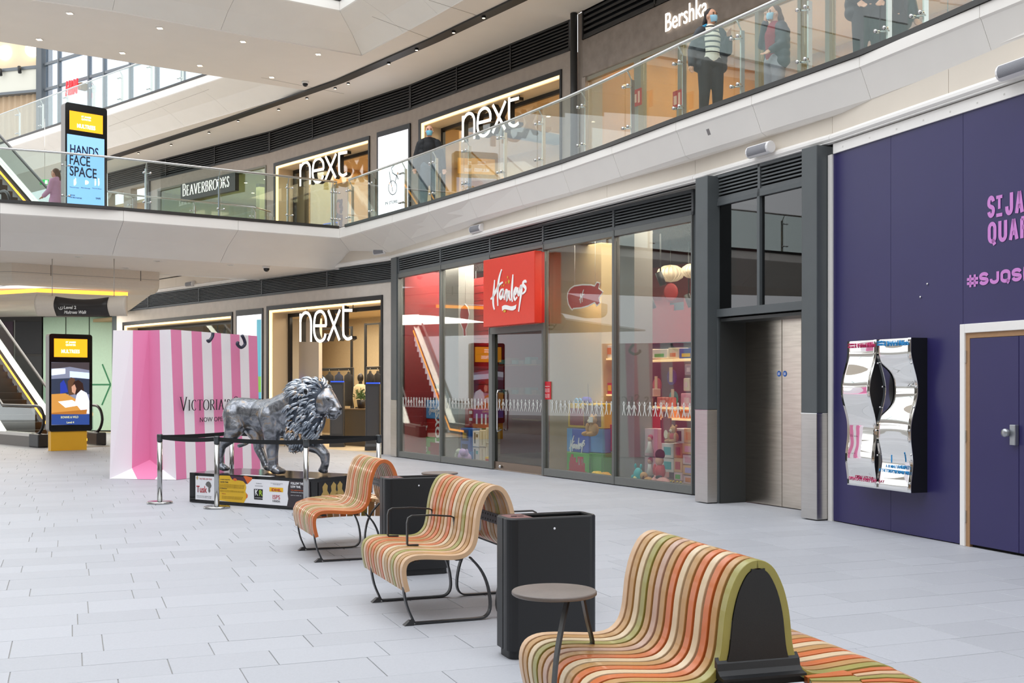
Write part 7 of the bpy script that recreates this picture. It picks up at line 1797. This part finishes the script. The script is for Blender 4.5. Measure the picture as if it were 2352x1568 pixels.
# hanging wayfinding blade
y0 = 24.4; sg = thing('hanging_sign', 'hanging wayfinding blade with a dark centre panel between cream wings', 'sign', P(190, 705, y0))
def blade(u0, u1, m, name, par, bow=.0):
    mb = MB(); rings = []
    for k in range(9):
        u = u0+(u1-u0)*k/8; f = (u-188)/104; zt = P(u, 684+5*math.cos(f*3.0)-2+f*1.5, y0).z; zb = P(u, 725, y0).z; yb = y0+.10*math.cos(f*1.5); r = []
        for j in range(9): t = j/8; r.append(Vector((P(u, 700, y0).x, yb-.16*math.sin(t*math.pi*.9), zb+(zt-zb)*t)))
        for j in range(9): t = 1-j/8; r.append(Vector((P(u, 700, y0).x, yb+.05, zb+(zt-zb)*t)))
        rings.append(r)
    mb.loft(rings, 0, True); return build(name, mb, m, par)
blade(127, 250, mat('dark sign panel', '#2e2a29', .4), 'centre_panel', sg); blade(85, 127, CRM, 'cream_wing', sg); blade(250, 291, CRM, 'cream_wing', sg)
def ptxt(body, u0, u1, v0, v1, y, m, par, bold=0.0, rz=0.0, name='lettering', shear=0.0):
    a, b = P(u0, v1, y), P(u1, v0, y); F = Frame((a.x, a.y), (b.x, a.y)); F.n = Vector((0, 1))
    return fit_text_m(name, body, F, 0, (b-a).x, b.z, a.z, 0, m, par, bold, .003, shear)
ptxt('Level 2', 147, 175, 702, 709.5, y0-.075, LET, sg, .02); ptxt('Multrees Walk', 147, 199, 713, 720.5, y0-.085, LET, sg, .015, shear=.3)
mb = MB(); c = P(139.5, 706, y0-.07); mb.tube([(c.x+.045*math.cos(k*.524), c.y, c.z+.045*math.sin(k*.524)) for k in range(13)], .006, 6, caps=False); mb.box(c.x-.005, c.x+.005, c.y-.004, c.y+.004, c.z-.03, c.z+.035)
mb.add([(c.x-.02, c.y-.005, c.z+.012), (c.x+.02, c.y-.005, c.z+.012), (c.x, c.y-.005, c.z+.042)], [(0,1,2)]); build('arrow_symbol', mb, LET, sg, kind='stuff')
for u in (120, 262):
    a = P(u, 690, y0+.05); mb = MB(); mb.tube([a, (a.x, a.y, CZ-.02)], .008, 6); build('hanging_rod', mb, STEEL, sg)

area_light('lobby_fill', (-14.8, 33.0, 3.75), 5, 420, (1,.94,.85), sy=5)  # added fill lamp brightening the far-left ground floor
area_light('jewel_walk_light', (-13.0, 33.0, 9.1), 3, 60, (1,.9,.75), sy=6)
# ================================================================ escalators
def escalator(N1, z0, flat, top, label, nm='escalator', w_=1.72):
    e = Vector((-.70,.714)); f = Vector((.714,.70))
    M = Matrix(((e.x, f.x, 0, N1[0]), (e.y, f.y, 0, N1[1]), (0, 0, 1, z0), (0, 0, 0, 1))); root = thing(nm, label, 'escalator', (N1[0], N1[1], z0))
    sl = math.tan(math.radians(30)); L = flat+top/sl
    h = lambda x: max(0, (x-flat))*sl
    xs = [-.25, .2, flat*.6, flat, flat+.3] + [flat+.3+(L-flat-.3)*k/6 for k in range(1, 7)]
    def band(y0_, y1_, za, zb, x0, m, name, par=root):
        mb = MB(M); rings = [[Vector((x, y0_, h(x)+za)), Vector((x, y1_, h(x)+za)), Vector((x, y1_, h(x)+zb)), Vector((x, y0_, h(x)+zb))] for x in xs if x >= x0]
        mb.loft(rings); return build(name, mb, m, par)
    RUB = mat('black handrail rubber', '#18181a', .4)
    for i, y in enumerate((.12, w_-.12)):
        g = band(y-.006, y+.006, .34, .96, .15, GLASS, 'glass_side')
        mb = MB(M); pts = [(.35,0,.30),(.0,0,.33),(-.22,0,.45),(-.33,0,.66),(-.24,0,.88),(-.02,0,1.0),(.3,0,1.01)]; pts = [Vector(p) for p in pts]
        pp = smooth_pts([Vector((p.x, y, p.z)) for p in pts], 3) + [Vector((x, y, h(x)+1.01)) for x in xs if x > .4]
        mb.tube(pp, .036, 8); build('handrail', mb, RUB, root)
        band(y-.10, y+.10, .26, .34, -.1, STEEL, 'balustrade_deck'); band(y-.10 if i == 0 else y+.07, y-.07 if i == 0 else y+.10, -.35 if top > 1 else 0, .26, .0, mat('escalator cladding', '#6a6560', .4, .5), 'outer_cladding')
        band(y+.08 if i == 0 else y-.10, y+.10 if i == 0 else y-.08, .10, .16, .2, ORANGEL, 'light_strip')
        mb = MB(M); mb.box(-.30, .28, y-.13, y+.13, 0.0, .33); bevel(build('newel_base', mb, mat('dark newel', '#2a2a2c', .4), root), .03)
    n = int(top/.2); STP = mat('grooved step', '#3b3734', .5, .3)
    for k in range(n):
        x = flat+.1+k*.3464; mb = MB(M); mb.box(x, x+.40, .26, w_-.26, k*.2-.10, k*.2+.12); build('step', mb, STP, root)
    mb = MB(M); mb.box(-.9, flat+.1, .2, w_-.2, .0, .02); build('floor_plate', mb, STEEL, root)
    return root, M

escalator((-11.75,28.15), 0, 2.3, 3.4, 'escalator with orange light lines rising from the ground floor at far left')
escalator((-11.9,26.6), Z2, .5, 4.6, 'escalator rising from the lower bridge at far left')
# ================================================================ digital totems
def totem(cl, cr, z0, h, base, label):
    """cl, cr: plan points of the front face"""
    F = Frame(tuple(cl), tuple(cr)); F.n = Vector((-F.t.y, F.t.x)); W = F.len; root = thing('digital_totem', label, 'totem', (cl.x, cl.y, z0))
    zb = z0+base; ztp = z0+h; r = .06
    def outline(s0, s1, a, b, rad, d): 
        out = []
        for cs, cz_, a0 in ((s1-rad, b-rad, 0), (s0+rad, b-rad, 90), (s0+rad, a+rad, 180), (s1-rad, a+rad, 270)):
            for k in range(5): an = math.radians(a0+22.5*k); out.append(F.pt(cs+rad*math.cos(an), d, cz_+rad*math.sin(an)))
        return out
    mb = MB(); mb.loft([outline(0, W, zb, ztp, r, 0), outline(0, W, zb, ztp, r, .02)]); build('front_glass', mb, mat('totem gloss black', '#0d0d10', .15), root)
    mb = MB(); mb.loft([outline(.0, W, zb, ztp, r, .021), outline(.0, W, zb, ztp, r, .24)]); build('housing', mb, mat('totem grey shell', '#8f8b87', .4, .4), root)
    if base > 0:
        mb = MB(); mb.fbox(F, .05*W, .88*W, .03, .22, z0+.002, zb); build('base_plinth', mb, mat('yellow base', '#eeb428', .45), root)
    return F, root, W
def scr(F, par, s0, s1, z0, z1, m, name='screen', d=-.002):
    mb = MB(); mb.fbox(F, s0, s1, d-.002, d, z0, z1); return build(name, mb, m, par)
SO = mat('orange screen', '#f6a81c', .4, emit=.95); SBL = mat('blue screen', '#82b4ec', .4, emit=.85); SWT = mat('screen white', '#ffffff', .4, emit=1.0); INKS = mat('screen ink', '#1c2a48', .4)
Ta, Tb = P(113,800,26.5), P(212,800,27.15)
F1, t1, W1 = totem(Ta.xy, Tb.xy, 0, 2.72, .45, 'ground floor digital totem with a yellow base beside the escalator')
def s1f(u): return F1.s_u(u)
def tz(F, v, u): return F.z_v(v, F.s_u(u))
scr(F1, t1, s1f(124), s1f(200.5), tz(F1,820,160), tz(F1,778,160), SO)
fit_text('lettering', 'MULTREES', F1, -.006, 141, 183, 802, 810.5, SWT, t1, .02); fit_text('lettering', 'ST JAMES', F1, -.006, 151, 174, 783.5, 788.5, SWT, t1, .02); fit_text('lettering', 'QUARTER', F1, -.006, 151, 174, 789.5, 794.5, SWT, t1, .02)
ph = scr(F1, t1, s1f(118), s1f(205), tz(F1,975,160), tz(F1,832,160), mat('photo ground', '#8d93ad', .4, emit=.5))
def pprint(pts, h, e=.5, d=.006):
    mb = MB(); q = [F1.pt(F1.s_u(u), -d, F1.z_v(v, F1.s_u(u))) for u, v in pts]; mb.add(q, [tuple(range(len(q)))]); build('photo_print', mb, mat('photo '+h, h, .4, emit=e), ph, recalc=False)
pprint([(118,832),(205,832),(205,850),(160,842),(118,848)], '#4a4248'); pprint([(118,846),(150,846),(150,858),(118,862)], '#dbe4f4', .8); pprint([(160,852),(205,856),(205,870),(160,866)], '#c9daf2', .8)
pprint([(118,870),(205,866),(205,905),(118,905)], '#3a4560', .3, .0055)
pprint([(118,905),(150,903),(190,925),(200,950),(118,962)], '#d99a4a'); pprint([(133,922),(165,918),(186,930),(150,936)], '#f2f0f0', .7, .0065)
pprint([(138,880),(146,872),(152,884),(156,900),(138,904)], '#2a3fb0', .5, .0065); pprint([(155,876),(163,866),(172,870),(172,905),(158,908)], '#6a4a35', .4, .007)
pprint([(166,888),(170,876),(180,872),(190,880),(194,905),(186,915),(172,905)], '#3a211c', .3, .0075); pprint([(164,888),(171,882),(175,892),(172,905),(165,900)], '#d8a58c', .5, .008)
pprint([(176,905),(186,895),(199,902),(205,920),(205,950),(190,948),(172,925)], '#dfe3f2', .7, .0082); pprint([(118,948),(200,940),(198,950),(118,963)], '#c07a30', .4, .0088); pprint([(118,951),(205,951),(205,975),(118,975)], '#2b4a94', .5, .0095)
fit_text('lettering', 'BONNIE & WILD', F1, -.011, 140, 180, 955.5, 960.5, mat('pale gold screen', '#e0dca0', .4, emit=.6), t1, .01); fit_text('lettering', 'Level 4', F1, -.011, 153, 170, 967.5, 972, mat('pale gold screen'), t1, .02)
Ta, Tb = P(150,300,25.3), P(246,300,25.95)
F2, t2, W2 = totem(Ta.xy, Tb.xy, Z2, 2.74, 0, 'tall digital totem on the lower bridge showing a blue health notice')
u2 = F2.s_u
scr(F2, t2, u2(159.5), u2(236), tz(F2,303,200), tz(F2,260,200), SO); blue = scr(F2, t2, u2(154), u2(239.5), Z2+.12, tz(F2,314,200), SBL)
fit_text('lettering', 'ST JAMES', F2, -.006, 187, 209, 265.5, 270.5, SWT, t2, .02); fit_text('lettering', 'QUARTER', F2, -.006, 187, 209, 271.5, 276, SWT, t2, .02); fit_text('lettering', 'MULTREES', F2, -.006, 177, 219, 283.5, 293, SWT, t2, .03)
fit_text('lettering', 'HANDS', F2, -.006, 161, 226, 331, 352, INKS, t2, .015); fit_text('lettering', 'FACE', F2, -.006, 160, 207, 354, 377, INKS, t2, .015); fit_text('lettering', 'SPACE', F2, -.006, 160, 222, 380, 403, INKS, t2, .015)
for u0, body in ((160,'Wash your hands'), (186,'Wear a face mask'), (212,'Keep your distance')): fit_text('lettering', body, F2, -.006, u0, u0+21, 428+.05*(u0-160), 430.5+.05*(u0-160), INKS, t2, 0)
fit_text('lettering', 'HELP STOP', F2, -.006, 160, 172, 446, 449, INKS, t2, .01); fit_text('lettering', 'THE VIRUS TOGETHER', F2, -.006, 160, 188, 451, 454, INKS, t2, .01); fit_text('lettering', 'SAFE', F2, -.006, 220, 231, 453, 457, INKS, t2, .02)
for u_, kind in ((170,0),(196,1),(218,2),(226,2)):
    s = u2(u_); z = F2.z_v(419, s); mb = MB()
    if kind == 0: mb.ell(F2.pt(s, -.006, z), (.05,.004,.07), 12, 8); mb.ell(F2.pt(s+.03, -.006, z+.07), (.014,.004,.04), 8, 6)
    elif kind == 1: mb.ell(F2.pt(s, -.006, z), (.075,.004,.05), 12, 8)
    else: mb.ell(F2.pt(s, -.006, z+.07), (.02,.004,.025), 8, 6); mb.ell(F2.pt(s, -.006, z-.01), (.025,.004,.07), 8, 6)
    build('icon_print', mb, SWT, t2)
# exit sign
c = P(102, 418, 33.0); mb = MB(); mb.box(c.x-.13, c.x+.13, c.y, c.y+.05, c.z-.07, c.z+.07); ex = build('exit_sign', mb, mat('green exit sign', '#1fa24a', .4, emit=.8)); tag(ex, 'small green running man exit sign hanging left of the tall totem', 'sign')
mb = MB(); mb.box(c.x+.02, c.x+.09, c.y-.004, c.y-.001, c.z-.05, c.z+.05); mb.box(c.x-.09, c.x-.04, c.y-.004, c.y-.001, c.z-.02, c.z+.02); mb.add([(c.x-.1,c.y-.003,c.z+.01),(c.x-.03,c.y-.003,c.z+.01),(c.x-.065,c.y-.003,c.z+.05)], [(0,1,2)]); build('exit_print', mb, SWT, ex, kind='stuff')
mb = MB(); mb.tube([(c.x, c.y+.02, c.z+.07), (c.x, c.y+.02, 9.2)], .006, 6); build('hanging_rod', mb, STEEL, ex)

# ================================================================ far top left: glazing and shop beyond the upper bridge
FW = Frame((-11.2,40.2),(-18.9,46.1)); MUL = mat('grey glazing bar', '#6d7276', .4, .3)
mb = MB(); s102 = FW.s_u(104)
zA, zBq = FW.zuv(150, 134), FW.zuv(150, 193)
for z in (zA, zBq, Z3+.1, 17.5, 20): mb.fbox(FW, -3, s102, -.04, .08, z-.05, z+.05)
gw = struct('window_10', mb, MUL)
for u in (136, 205, 240, 300, 360, 420, 480):
    s = FW.s_u(u); mb = MB(); mb.fbox(FW, s-.04, s+.04, -.06, .1, Z3, 20); build('mullion', mb, MUL, gw)
pu = [104, 136, 205, 240, 300, 360, 420, 480]
for a, b in zip(pu, pu[1:]):
    mb = MB(); mb.fbox(FW, FW.s_u(b)+.045, FW.s_u(a)-.045, .0, .02, Z3+.15, 19.9); build('pane', mb, glass_mat('sky glazing', (.86,.93,1.0), .12), gw)
mb = MB(); mb.fbox(FW, FW.s_u(103), FW.s_u(90), -.15, .35, Z3, 20); bevel(struct('wall_pier_top_left', mb, mat('slate pier', '#555b60', .5)), .03)
hm = thing('red_letter_sign', 'red shop letters half hidden behind the far top balustrade glass', 'sign', FW.pt(FW.s_u(170,-.3), -.3, 13))
fit_text('lettering', 'H&M', FW, -.35, 152, 180, 188, 222, mat('red lit letters', '#e0232b', .4, emit=1.0), hm, .03, shear=.25, ext=.05)
mb = MB(); mb.fbox(FW, FW.s_u(187,-.3), FW.s_u(180,-.3), -.32, -.02, FW.zuv(184,205,-.3), FW.zuv(184,190,-.3)); build('sign_bracket', mb, mat('tan bracket', '#8a7350', .6), hm)
FW2 = Frame((-18.95,46.2),(-30,49.6))
zs_ = [FW2.zuv(60, v) for v in (290, 214, 208, 160, 153, 60)]
mb = MB(); mb.fbox(FW2, 0, FW2.len, .35, .5, Z3, 18); wl = struct('wall_far_top', mb, mat('warm far wall', '#e2cfb0', .7))
mb = MB(); mb.fbox(FW2, 0, FW2.len, .0, .34, zs_[2], zs_[3]); build('pale_band', mb, mat('pale fascia', '#d8d6c8', .5), wl)
for z0, z1 in ((zs_[1], zs_[2]), (zs_[3], zs_[4])):
    mb = MB(); mb.fbox(FW2, 0, FW2.len, -.05, .3, z0, z1); build('dark_line', mb, MUL, wl)
s = .1; i = 0; CUR = mat('beige curtain', '#c2a98c', .85, noise=.06, stretch=(1,1,.1))
cu = MB(); n = 120
vs = [FW2.pt(.05+i*.075, .22+.05*math.sin(i*1.6), z) for i in range(n) for z in (Z3, zs_[1])]
cu.add(vs, [(2*i, 2*i+2, 2*i+3, 2*i+1) for i in range(n-1)], 0, True); build('pleated_curtain', cu, CUR, wl, recalc=False)
for u_, v_ in ((8,120),(72,113)):
    s = FW2.s_u(u_, .2); mb = MB(); mb.ell(FW2.pt(s, .25, FW2.z_v(v_, s, .2)), (.30,.12,.30), 16, 10); tag(build('globe_lamp', mb, mat('warm globe', '#ffe9c4', .5, emit=4)), 'warm round glowing lamp on the far wall at top left, the %s one' % ('left' if u_ < 20 else 'right'), 'lamp', 'warm globes at top left')
for u_, v_ in ((46,162),(2,168)):
    s = FW2.s_u(u_, -.1); mb = MB(); c = FW2.pt(s, -.15, FW2.z_v(v_, s, -.1)); mb.tube([c+Vector((0,0,.15)), c+Vector((.05,-.05,-.12))], .07, 10); tag(build('track_spotlight', mb, BLACK), 'tiny black spotlight under the dark line at top left', 'spotlight', 'spotlights at top left')

# ================================================================ people
serif_text('lettering', 'BEAVERBROOKS', FU3, -.146, FU3.s_u(419,-.146), FU3.zuv(420, 450.5, -.146), FU3.zuv(420, 428, -.146)-FU3.zuv(420, 450.5, -.146), FU3.s_u(528,-.146)-FU3.s_u(419,-.146), mat('pale lit letter', '#f4f2ea', .4, emit=.6), jb, 1.2, .15)
def person(label, pos, face, h, top, bottom, jacket, hair, arms, pose='stand', skin='#d9a588', mask='#9ccbe0', hairstyle='tail', lead=0.0, head_turn=0.0, shoe='#2a2a2a', tag_top=None, jopen=True, legs_apart=.0):
    """face: heading angle of the body in degrees (0 looks to picture right, -90 to the camera)"""
    a = math.radians(face); k = h/1.68; fx = Vector((math.cos(a), math.sin(a), 0)); rt = Vector((fx.y, -fx.x, 0))
    M = Matrix(((rt.x*k, fx.x*k, 0, pos[0]), (rt.y*k, fx.y*k, 0, pos[1]), (0, 0, k, pos[2]), (0, 0, 0, 1)))
    root = thing('person', label, 'person', pos); SK = mat('skin '+skin, skin, .5)
    L = legs_apart
    LEGS = [[(-.085,0,.90,.10),(-.10-L,.02+lead*.5,.50,.068),(-.105-L,lead*.7,.10,.045)], [(.085,0,.90,.10),(.10+L,.02-lead*.3,.50,.068),(.105+L,-.02-lead*.7,.10,.045)]]
    b = MB(M)
    chain(b, [(0,0,.95,.13),(0,0,1.10,.115),(0,0,1.28,.135),(0,0,1.38,.10),(0,.005,1.47,.052),(0,.015,1.53,.05)])
    for lg in LEGS: chain(b, lg); capsule(b, (lg[2][0], lg[2][1]-.03, .05), (lg[2][0], lg[2][1]+.13, .035), .042, .034)
    for sd, (el, wr) in zip((-1, 1), arms):
        sh = (sd*.165, 0, 1.37, .052); chain(b, [(sd*.09,0,1.38,.06), sh, (*el, .042), (*wr, .028)])
        d = (Vector(wr)-Vector(el)).normalized(); pc = Vector(wr)+d*.05; side = d.cross(Vector((0,1,.2))).normalized()
        capsule(b, wr, pc+d*.01, .027, .030)
        for j, ln in zip((-1.5,-.5,.5,1.5), (.055,.068,.072,.062)):
            q0 = pc+side*(j*.016)+d*.015; q1 = q0+d*ln*.6+Vector((0,.012,0)); q2 = q1+d*ln*.3+Vector((0,.022,0)); chain(b, [(*q0,.0095),(*q1,.009),(*q2,.008)])
        chain(b, [(*(Vector(wr)+side*.02*sd),.012),(*(pc+side*.045*sd+Vector((0,.01,0))),.010),(*(pc+d*.03+side*.05*sd+Vector((0,.02,0))),.009)])
    ht = math.radians(head_turn); R3 = Matrix.Rotation(ht, 3, 'Z'); hc = Vector((0,.02,1.585))
    def H(x, y, z): return hc+R3 @ Vector((x, y, z))
    b.ell(H(0,-.005,.02), (.074,.094,.098), 16, 12, 0, R3); b.ell(H(0,.025,-.045), (.055,.066,.062), 14, 10, 0, R3)
    b.ell(H(0,.098,-.012), (.012,.018,.020), 8, 6, 0, R3)
    for sd in (-1, 1): b.ell(H(sd*.075,0,-.005), (.010,.019,.030), 8, 6, 0, R3)
    body_ = organic('body', b, SK, root, .011*k, 2)
    for sd in (-1, 1):
        m_ = MB(M); m_.ell(H(sd*.030,.080,.018), (.013,.007,.007), 8, 6, 0, R3); build('eye', m_, mat('dark eye', '#22201f', .3), root)
        m_ = MB(M); m_.ell(H(sd*.031,.083,.040), (.020,.006,.005), 8, 6, 0, R3); build('eyebrow', m_, mat('brow', '#4a3528', .8), root)
    if mask:
        m_ = MB(M); rings = []
        for t in [i/8 for i in range(9)]:
            z = .005-.095*t; r0 = .070-.016*abs(t-.35)-.018*t; rings.append([H(r0*1.03*math.sin(q), .012+(.095+.012*math.sin(t*math.pi))*math.cos(q), z) for q in [(-1.25+2.5*i/12) for i in range(13)]])
        nn = len(rings[0]); vv = [p for r in rings for p in r]; m_.add(vv, [(i*nn+j, i*nn+j+1, (i+1)*nn+j+1, (i+1)*nn+j) for i in range(8) for j in range(nn-1)], 0, True)
        o = build('face_mask', m_, mat('mask '+mask, mask, .8), root, recalc=False); sm = o.modifiers.new('t', 'SOLIDIFY'); sm.thickness = .003
        m_ = MB(M)
        for sd in (-1, 1): m_.tube([H(sd*.066,.04,-.01), H(sd*.082,.0,.005)], .0025, 5)
        build('mask_loop', m_, LET, o, kind='stuff')
    if hair:
        HM = mat('hair '+hair, hair, .6, bump=.4, bscale=120); m_ = MB(M)
        if hairstyle == 'bald': m_.ell(H(-.068,-.03,.0), (.014,.04,.03), 8, 6, 0, R3); m_.ell(H(.068,-.03,.0), (.014,.04,.03), 8, 6, 0, R3); m_.ell(H(0,-.085,-.01), (.05,.02,.035), 10, 6, 0, R3)
        else:
            m_.ell(H(0,-.028,.040), (.083,.092,.092), 14, 10, 0, R3); m_.ell(H(0,-.06,-.01), (.07,.055,.075), 12, 8, 0, R3)
            if hairstyle == 'tail': chain(m_, [(*H(0,-.10,.02),.035),(*H(0,-.14,-.06),.034),(*H(0,-.13,-.20),.020),(*H(0,-.12,-.27),.008)])
            else: chain(m_, [(*H(0,-.09,.0),.055),(*H(0,-.10,-.12),.06),(*H(0,-.09,-.25),.035)])
        organic('hair', m_, HM, root, .012*k, 2)
    t_ = MB(M); chain(t_, [(0,0,.97,.135),(0,0,1.10,.135),(0,0,1.27,.15),(0,0,1.37,.118),(0,.005,1.44,.066)]); capsule(t_, (-.10,0,1.37), (.10,0,1.37), .07, .07); capsule(t_, (-.075,0,.95), (.075,0,.95), .105, .105)
    organic('jumper', t_, top, root, .014*k, 2)
    p_ = MB(M)
    for lg in LEGS: chain(p_, [(x, y, z if z > .2 else .13, r+.016) for x, y, z, r in lg])
    capsule(p_, (-.06,0,.92), (.06,0,.92), .125, .125); organic('trousers', p_, bottom, root, .014*k, 2)
    for lg in LEGS:
        s_ = MB(M); capsule(s_, (lg[2][0], lg[2][1]-.04, .048), (lg[2][0], lg[2][1]+.14, .040), .050, .042); chain(s_, [(lg[2][0], lg[2][1], .06, .052), (lg[2][0], lg[2][1], .13, .055)]); organic('shoe', s_, mat('shoe '+shoe, shoe, .6), root, .012*k, 1)
    if jacket:
        j_ = MB(M)
        gap = .075 if jopen else 0
        for sd, (el, wr) in zip((-1, 1), arms):
            w2 = Vector(el).lerp(Vector(wr), .92); chain(j_, [(sd*.14,0,1.37,.082),(sd*.172,0,1.34,.078),(*el,.066),(*w2,.055)])
            for z0_, z1_, r in ((1.36,1.2,.095),(1.2,1.0,.10),(1.0,.86,.10)): capsule(j_, (sd*(.055+gap),-.02,z0_), (sd*(.055+gap),-.02,z1_), r, r)
            for z in (1.28,1.18,1.08,.98,.88): capsule(j_, (sd*(.06+gap),-.015,z), (sd*(.10+gap),-.03,z), .100, .096)
        capsule(j_, (-.07,-.06,1.34), (-.07,-.06,.92), .10, .10); capsule(j_, (.07,-.06,1.34), (.07,-.06,.92), .10, .10)
        chain(j_, [(-.10,-.05,1.43,.05),(0,-.08,1.46,.055),(.10,-.05,1.43,.05)])
        organic('jacket', j_, jacket, root, .015*k, 2)
    return root, M
STRIPE = mat('striped jumper', '#efe9d8', .85); nt = STRIPE.node_tree; N = nt.nodes; L_ = nt.links
tc_ = N.new('ShaderNodeTexCoord'); sx_ = N.new('ShaderNodeSeparateXYZ'); L_.new(tc_.outputs['Object'], sx_.inputs[0])
mm = N.new('ShaderNodeMath'); mm.operation = 'MULTIPLY'; mm.inputs[1].default_value = 14.0; L_.new(sx_.outputs['Z'], mm.inputs[0]); fr = N.new('ShaderNodeMath'); fr.operation = 'FRACT'; L_.new(mm.outputs[0], fr.inputs[0])
gt = N.new('ShaderNodeMath'); gt.operation = 'GREATER_THAN'; gt.inputs[1].default_value = .66; L_.new(fr.outputs[0], gt.inputs[0])
g2_ = N.new('ShaderNodeMath'); g2_.operation = 'GREATER_THAN'; g2_.inputs[1].default_value = .20; L_.new(sx_.outputs['Z'], g2_.inputs[0]); m3 = N.new('ShaderNodeMath'); m3.operation = 'MULTIPLY'; L_.new(gt.outputs[0], m3.inputs[0]); L_.new(g2_.outputs[0], m3.inputs[1])
mx_ = N.new('ShaderNodeMix'); mx_.data_type = 'RGBA'; mx_.inputs[6].default_value = (*lin('#efe9d8'), 1); mx_.inputs[7].default_value = (*lin('#26262a'), 1); L_.new(m3.outputs[0], mx_.inputs[0]); L_.new(mx_.outputs[2], N['Principled BSDF'].inputs['Base Color'])
PUFF = mat('charcoal puffer', '#33373d', .6, bump=.3, bscale=25); BLKC = mat('black leggings', '#232427', .75)
def at(u, Y): return ((u-CX)/FPX*Y, Y, Z2)
down = ((-.25,-.02,1.10), (-.27,.06,.87)); down2 = ((.25,-.02,1.10), (.27,.06,.87))
w1_, M1 = person('person in a black and white striped jumper, dark puffer jacket and face mask', at(1632,15.6), -78, 1.575, STRIPE, BLKC, PUFF, '#2a1d1a', [((-.26,.02,1.10),(-.20,.20,1.26)), ((.27,-.04,1.10),(.30,.03,.86))], head_turn=22, lead=.0)
mb = MB(M1); chain(mb, [(-.12,.02,1.42,.035),(-.06,-.02,1.46,.035),(.06,-.02,1.46,.035),(.12,.02,1.42,.035)]); organic('hood_lining', mb, mat('teal lining', '#2f8fb8', .8), w1_, .012, 1)
person('person in a dark jacket and dark red top with a hand raised to the ear', at(1780,15.5), -160, 1.585, mat('dark red top', '#8d2433', .8), mat('grey leggings', '#9a98a0', .85), PUFF, '#5a4232', [((-.22,.0,1.12),(-.14,.16,1.02)), ((.24,.06,1.20),(.11,.09,1.50))], head_turn=0)
person('bald person in a black jacket with a light blue face mask', at(986,23.6), -85, 1.80, mat('black top', '#1a1b1e', .8), mat('denim trousers', '#4a5560', .8), mat('black coat', '#1d2024', .7), '#9a948e', [down, down2], hairstyle='bald', skin='#dba68c', mask='#7cc0d8')
person('person in a black puffer jacket cut off by the top edge, left one', at(1996,13.6), -100, 1.75, mat('black top'), BLKC, mat('black puffer', '#1e2226', .55, bump=.3, bscale=25), '#3a2c22', [((-.24,.05,1.10),(-.13,.14,.96)), ((.24,.05,1.10),(.13,.14,.96))], hairstyle='short')
person('person in a black puffer jacket cut off by the top edge, nearer the right', at(2050,13.9), -75, 1.72, mat('black top'), BLKC, mat('black puffer'), '#2a221c', [((-.24,.02,1.10),(-.24,.10,.90)), down2], hairstyle='short')
person('person in a pale pink coat walking behind the tall totem on the bridge', at(128,27.2), 170, 1.60, mat('pink coat', '#d9a6c8', .85), mat('pink coat'), mat('pink coat'), '#6a4a34', [((-.23,.04,1.12),(-.18,.22,1.0)), ((.23,-.06,1.10),(.22,.0,.88))], hairstyle='long', mask=None, jopen=False, lead=.15)
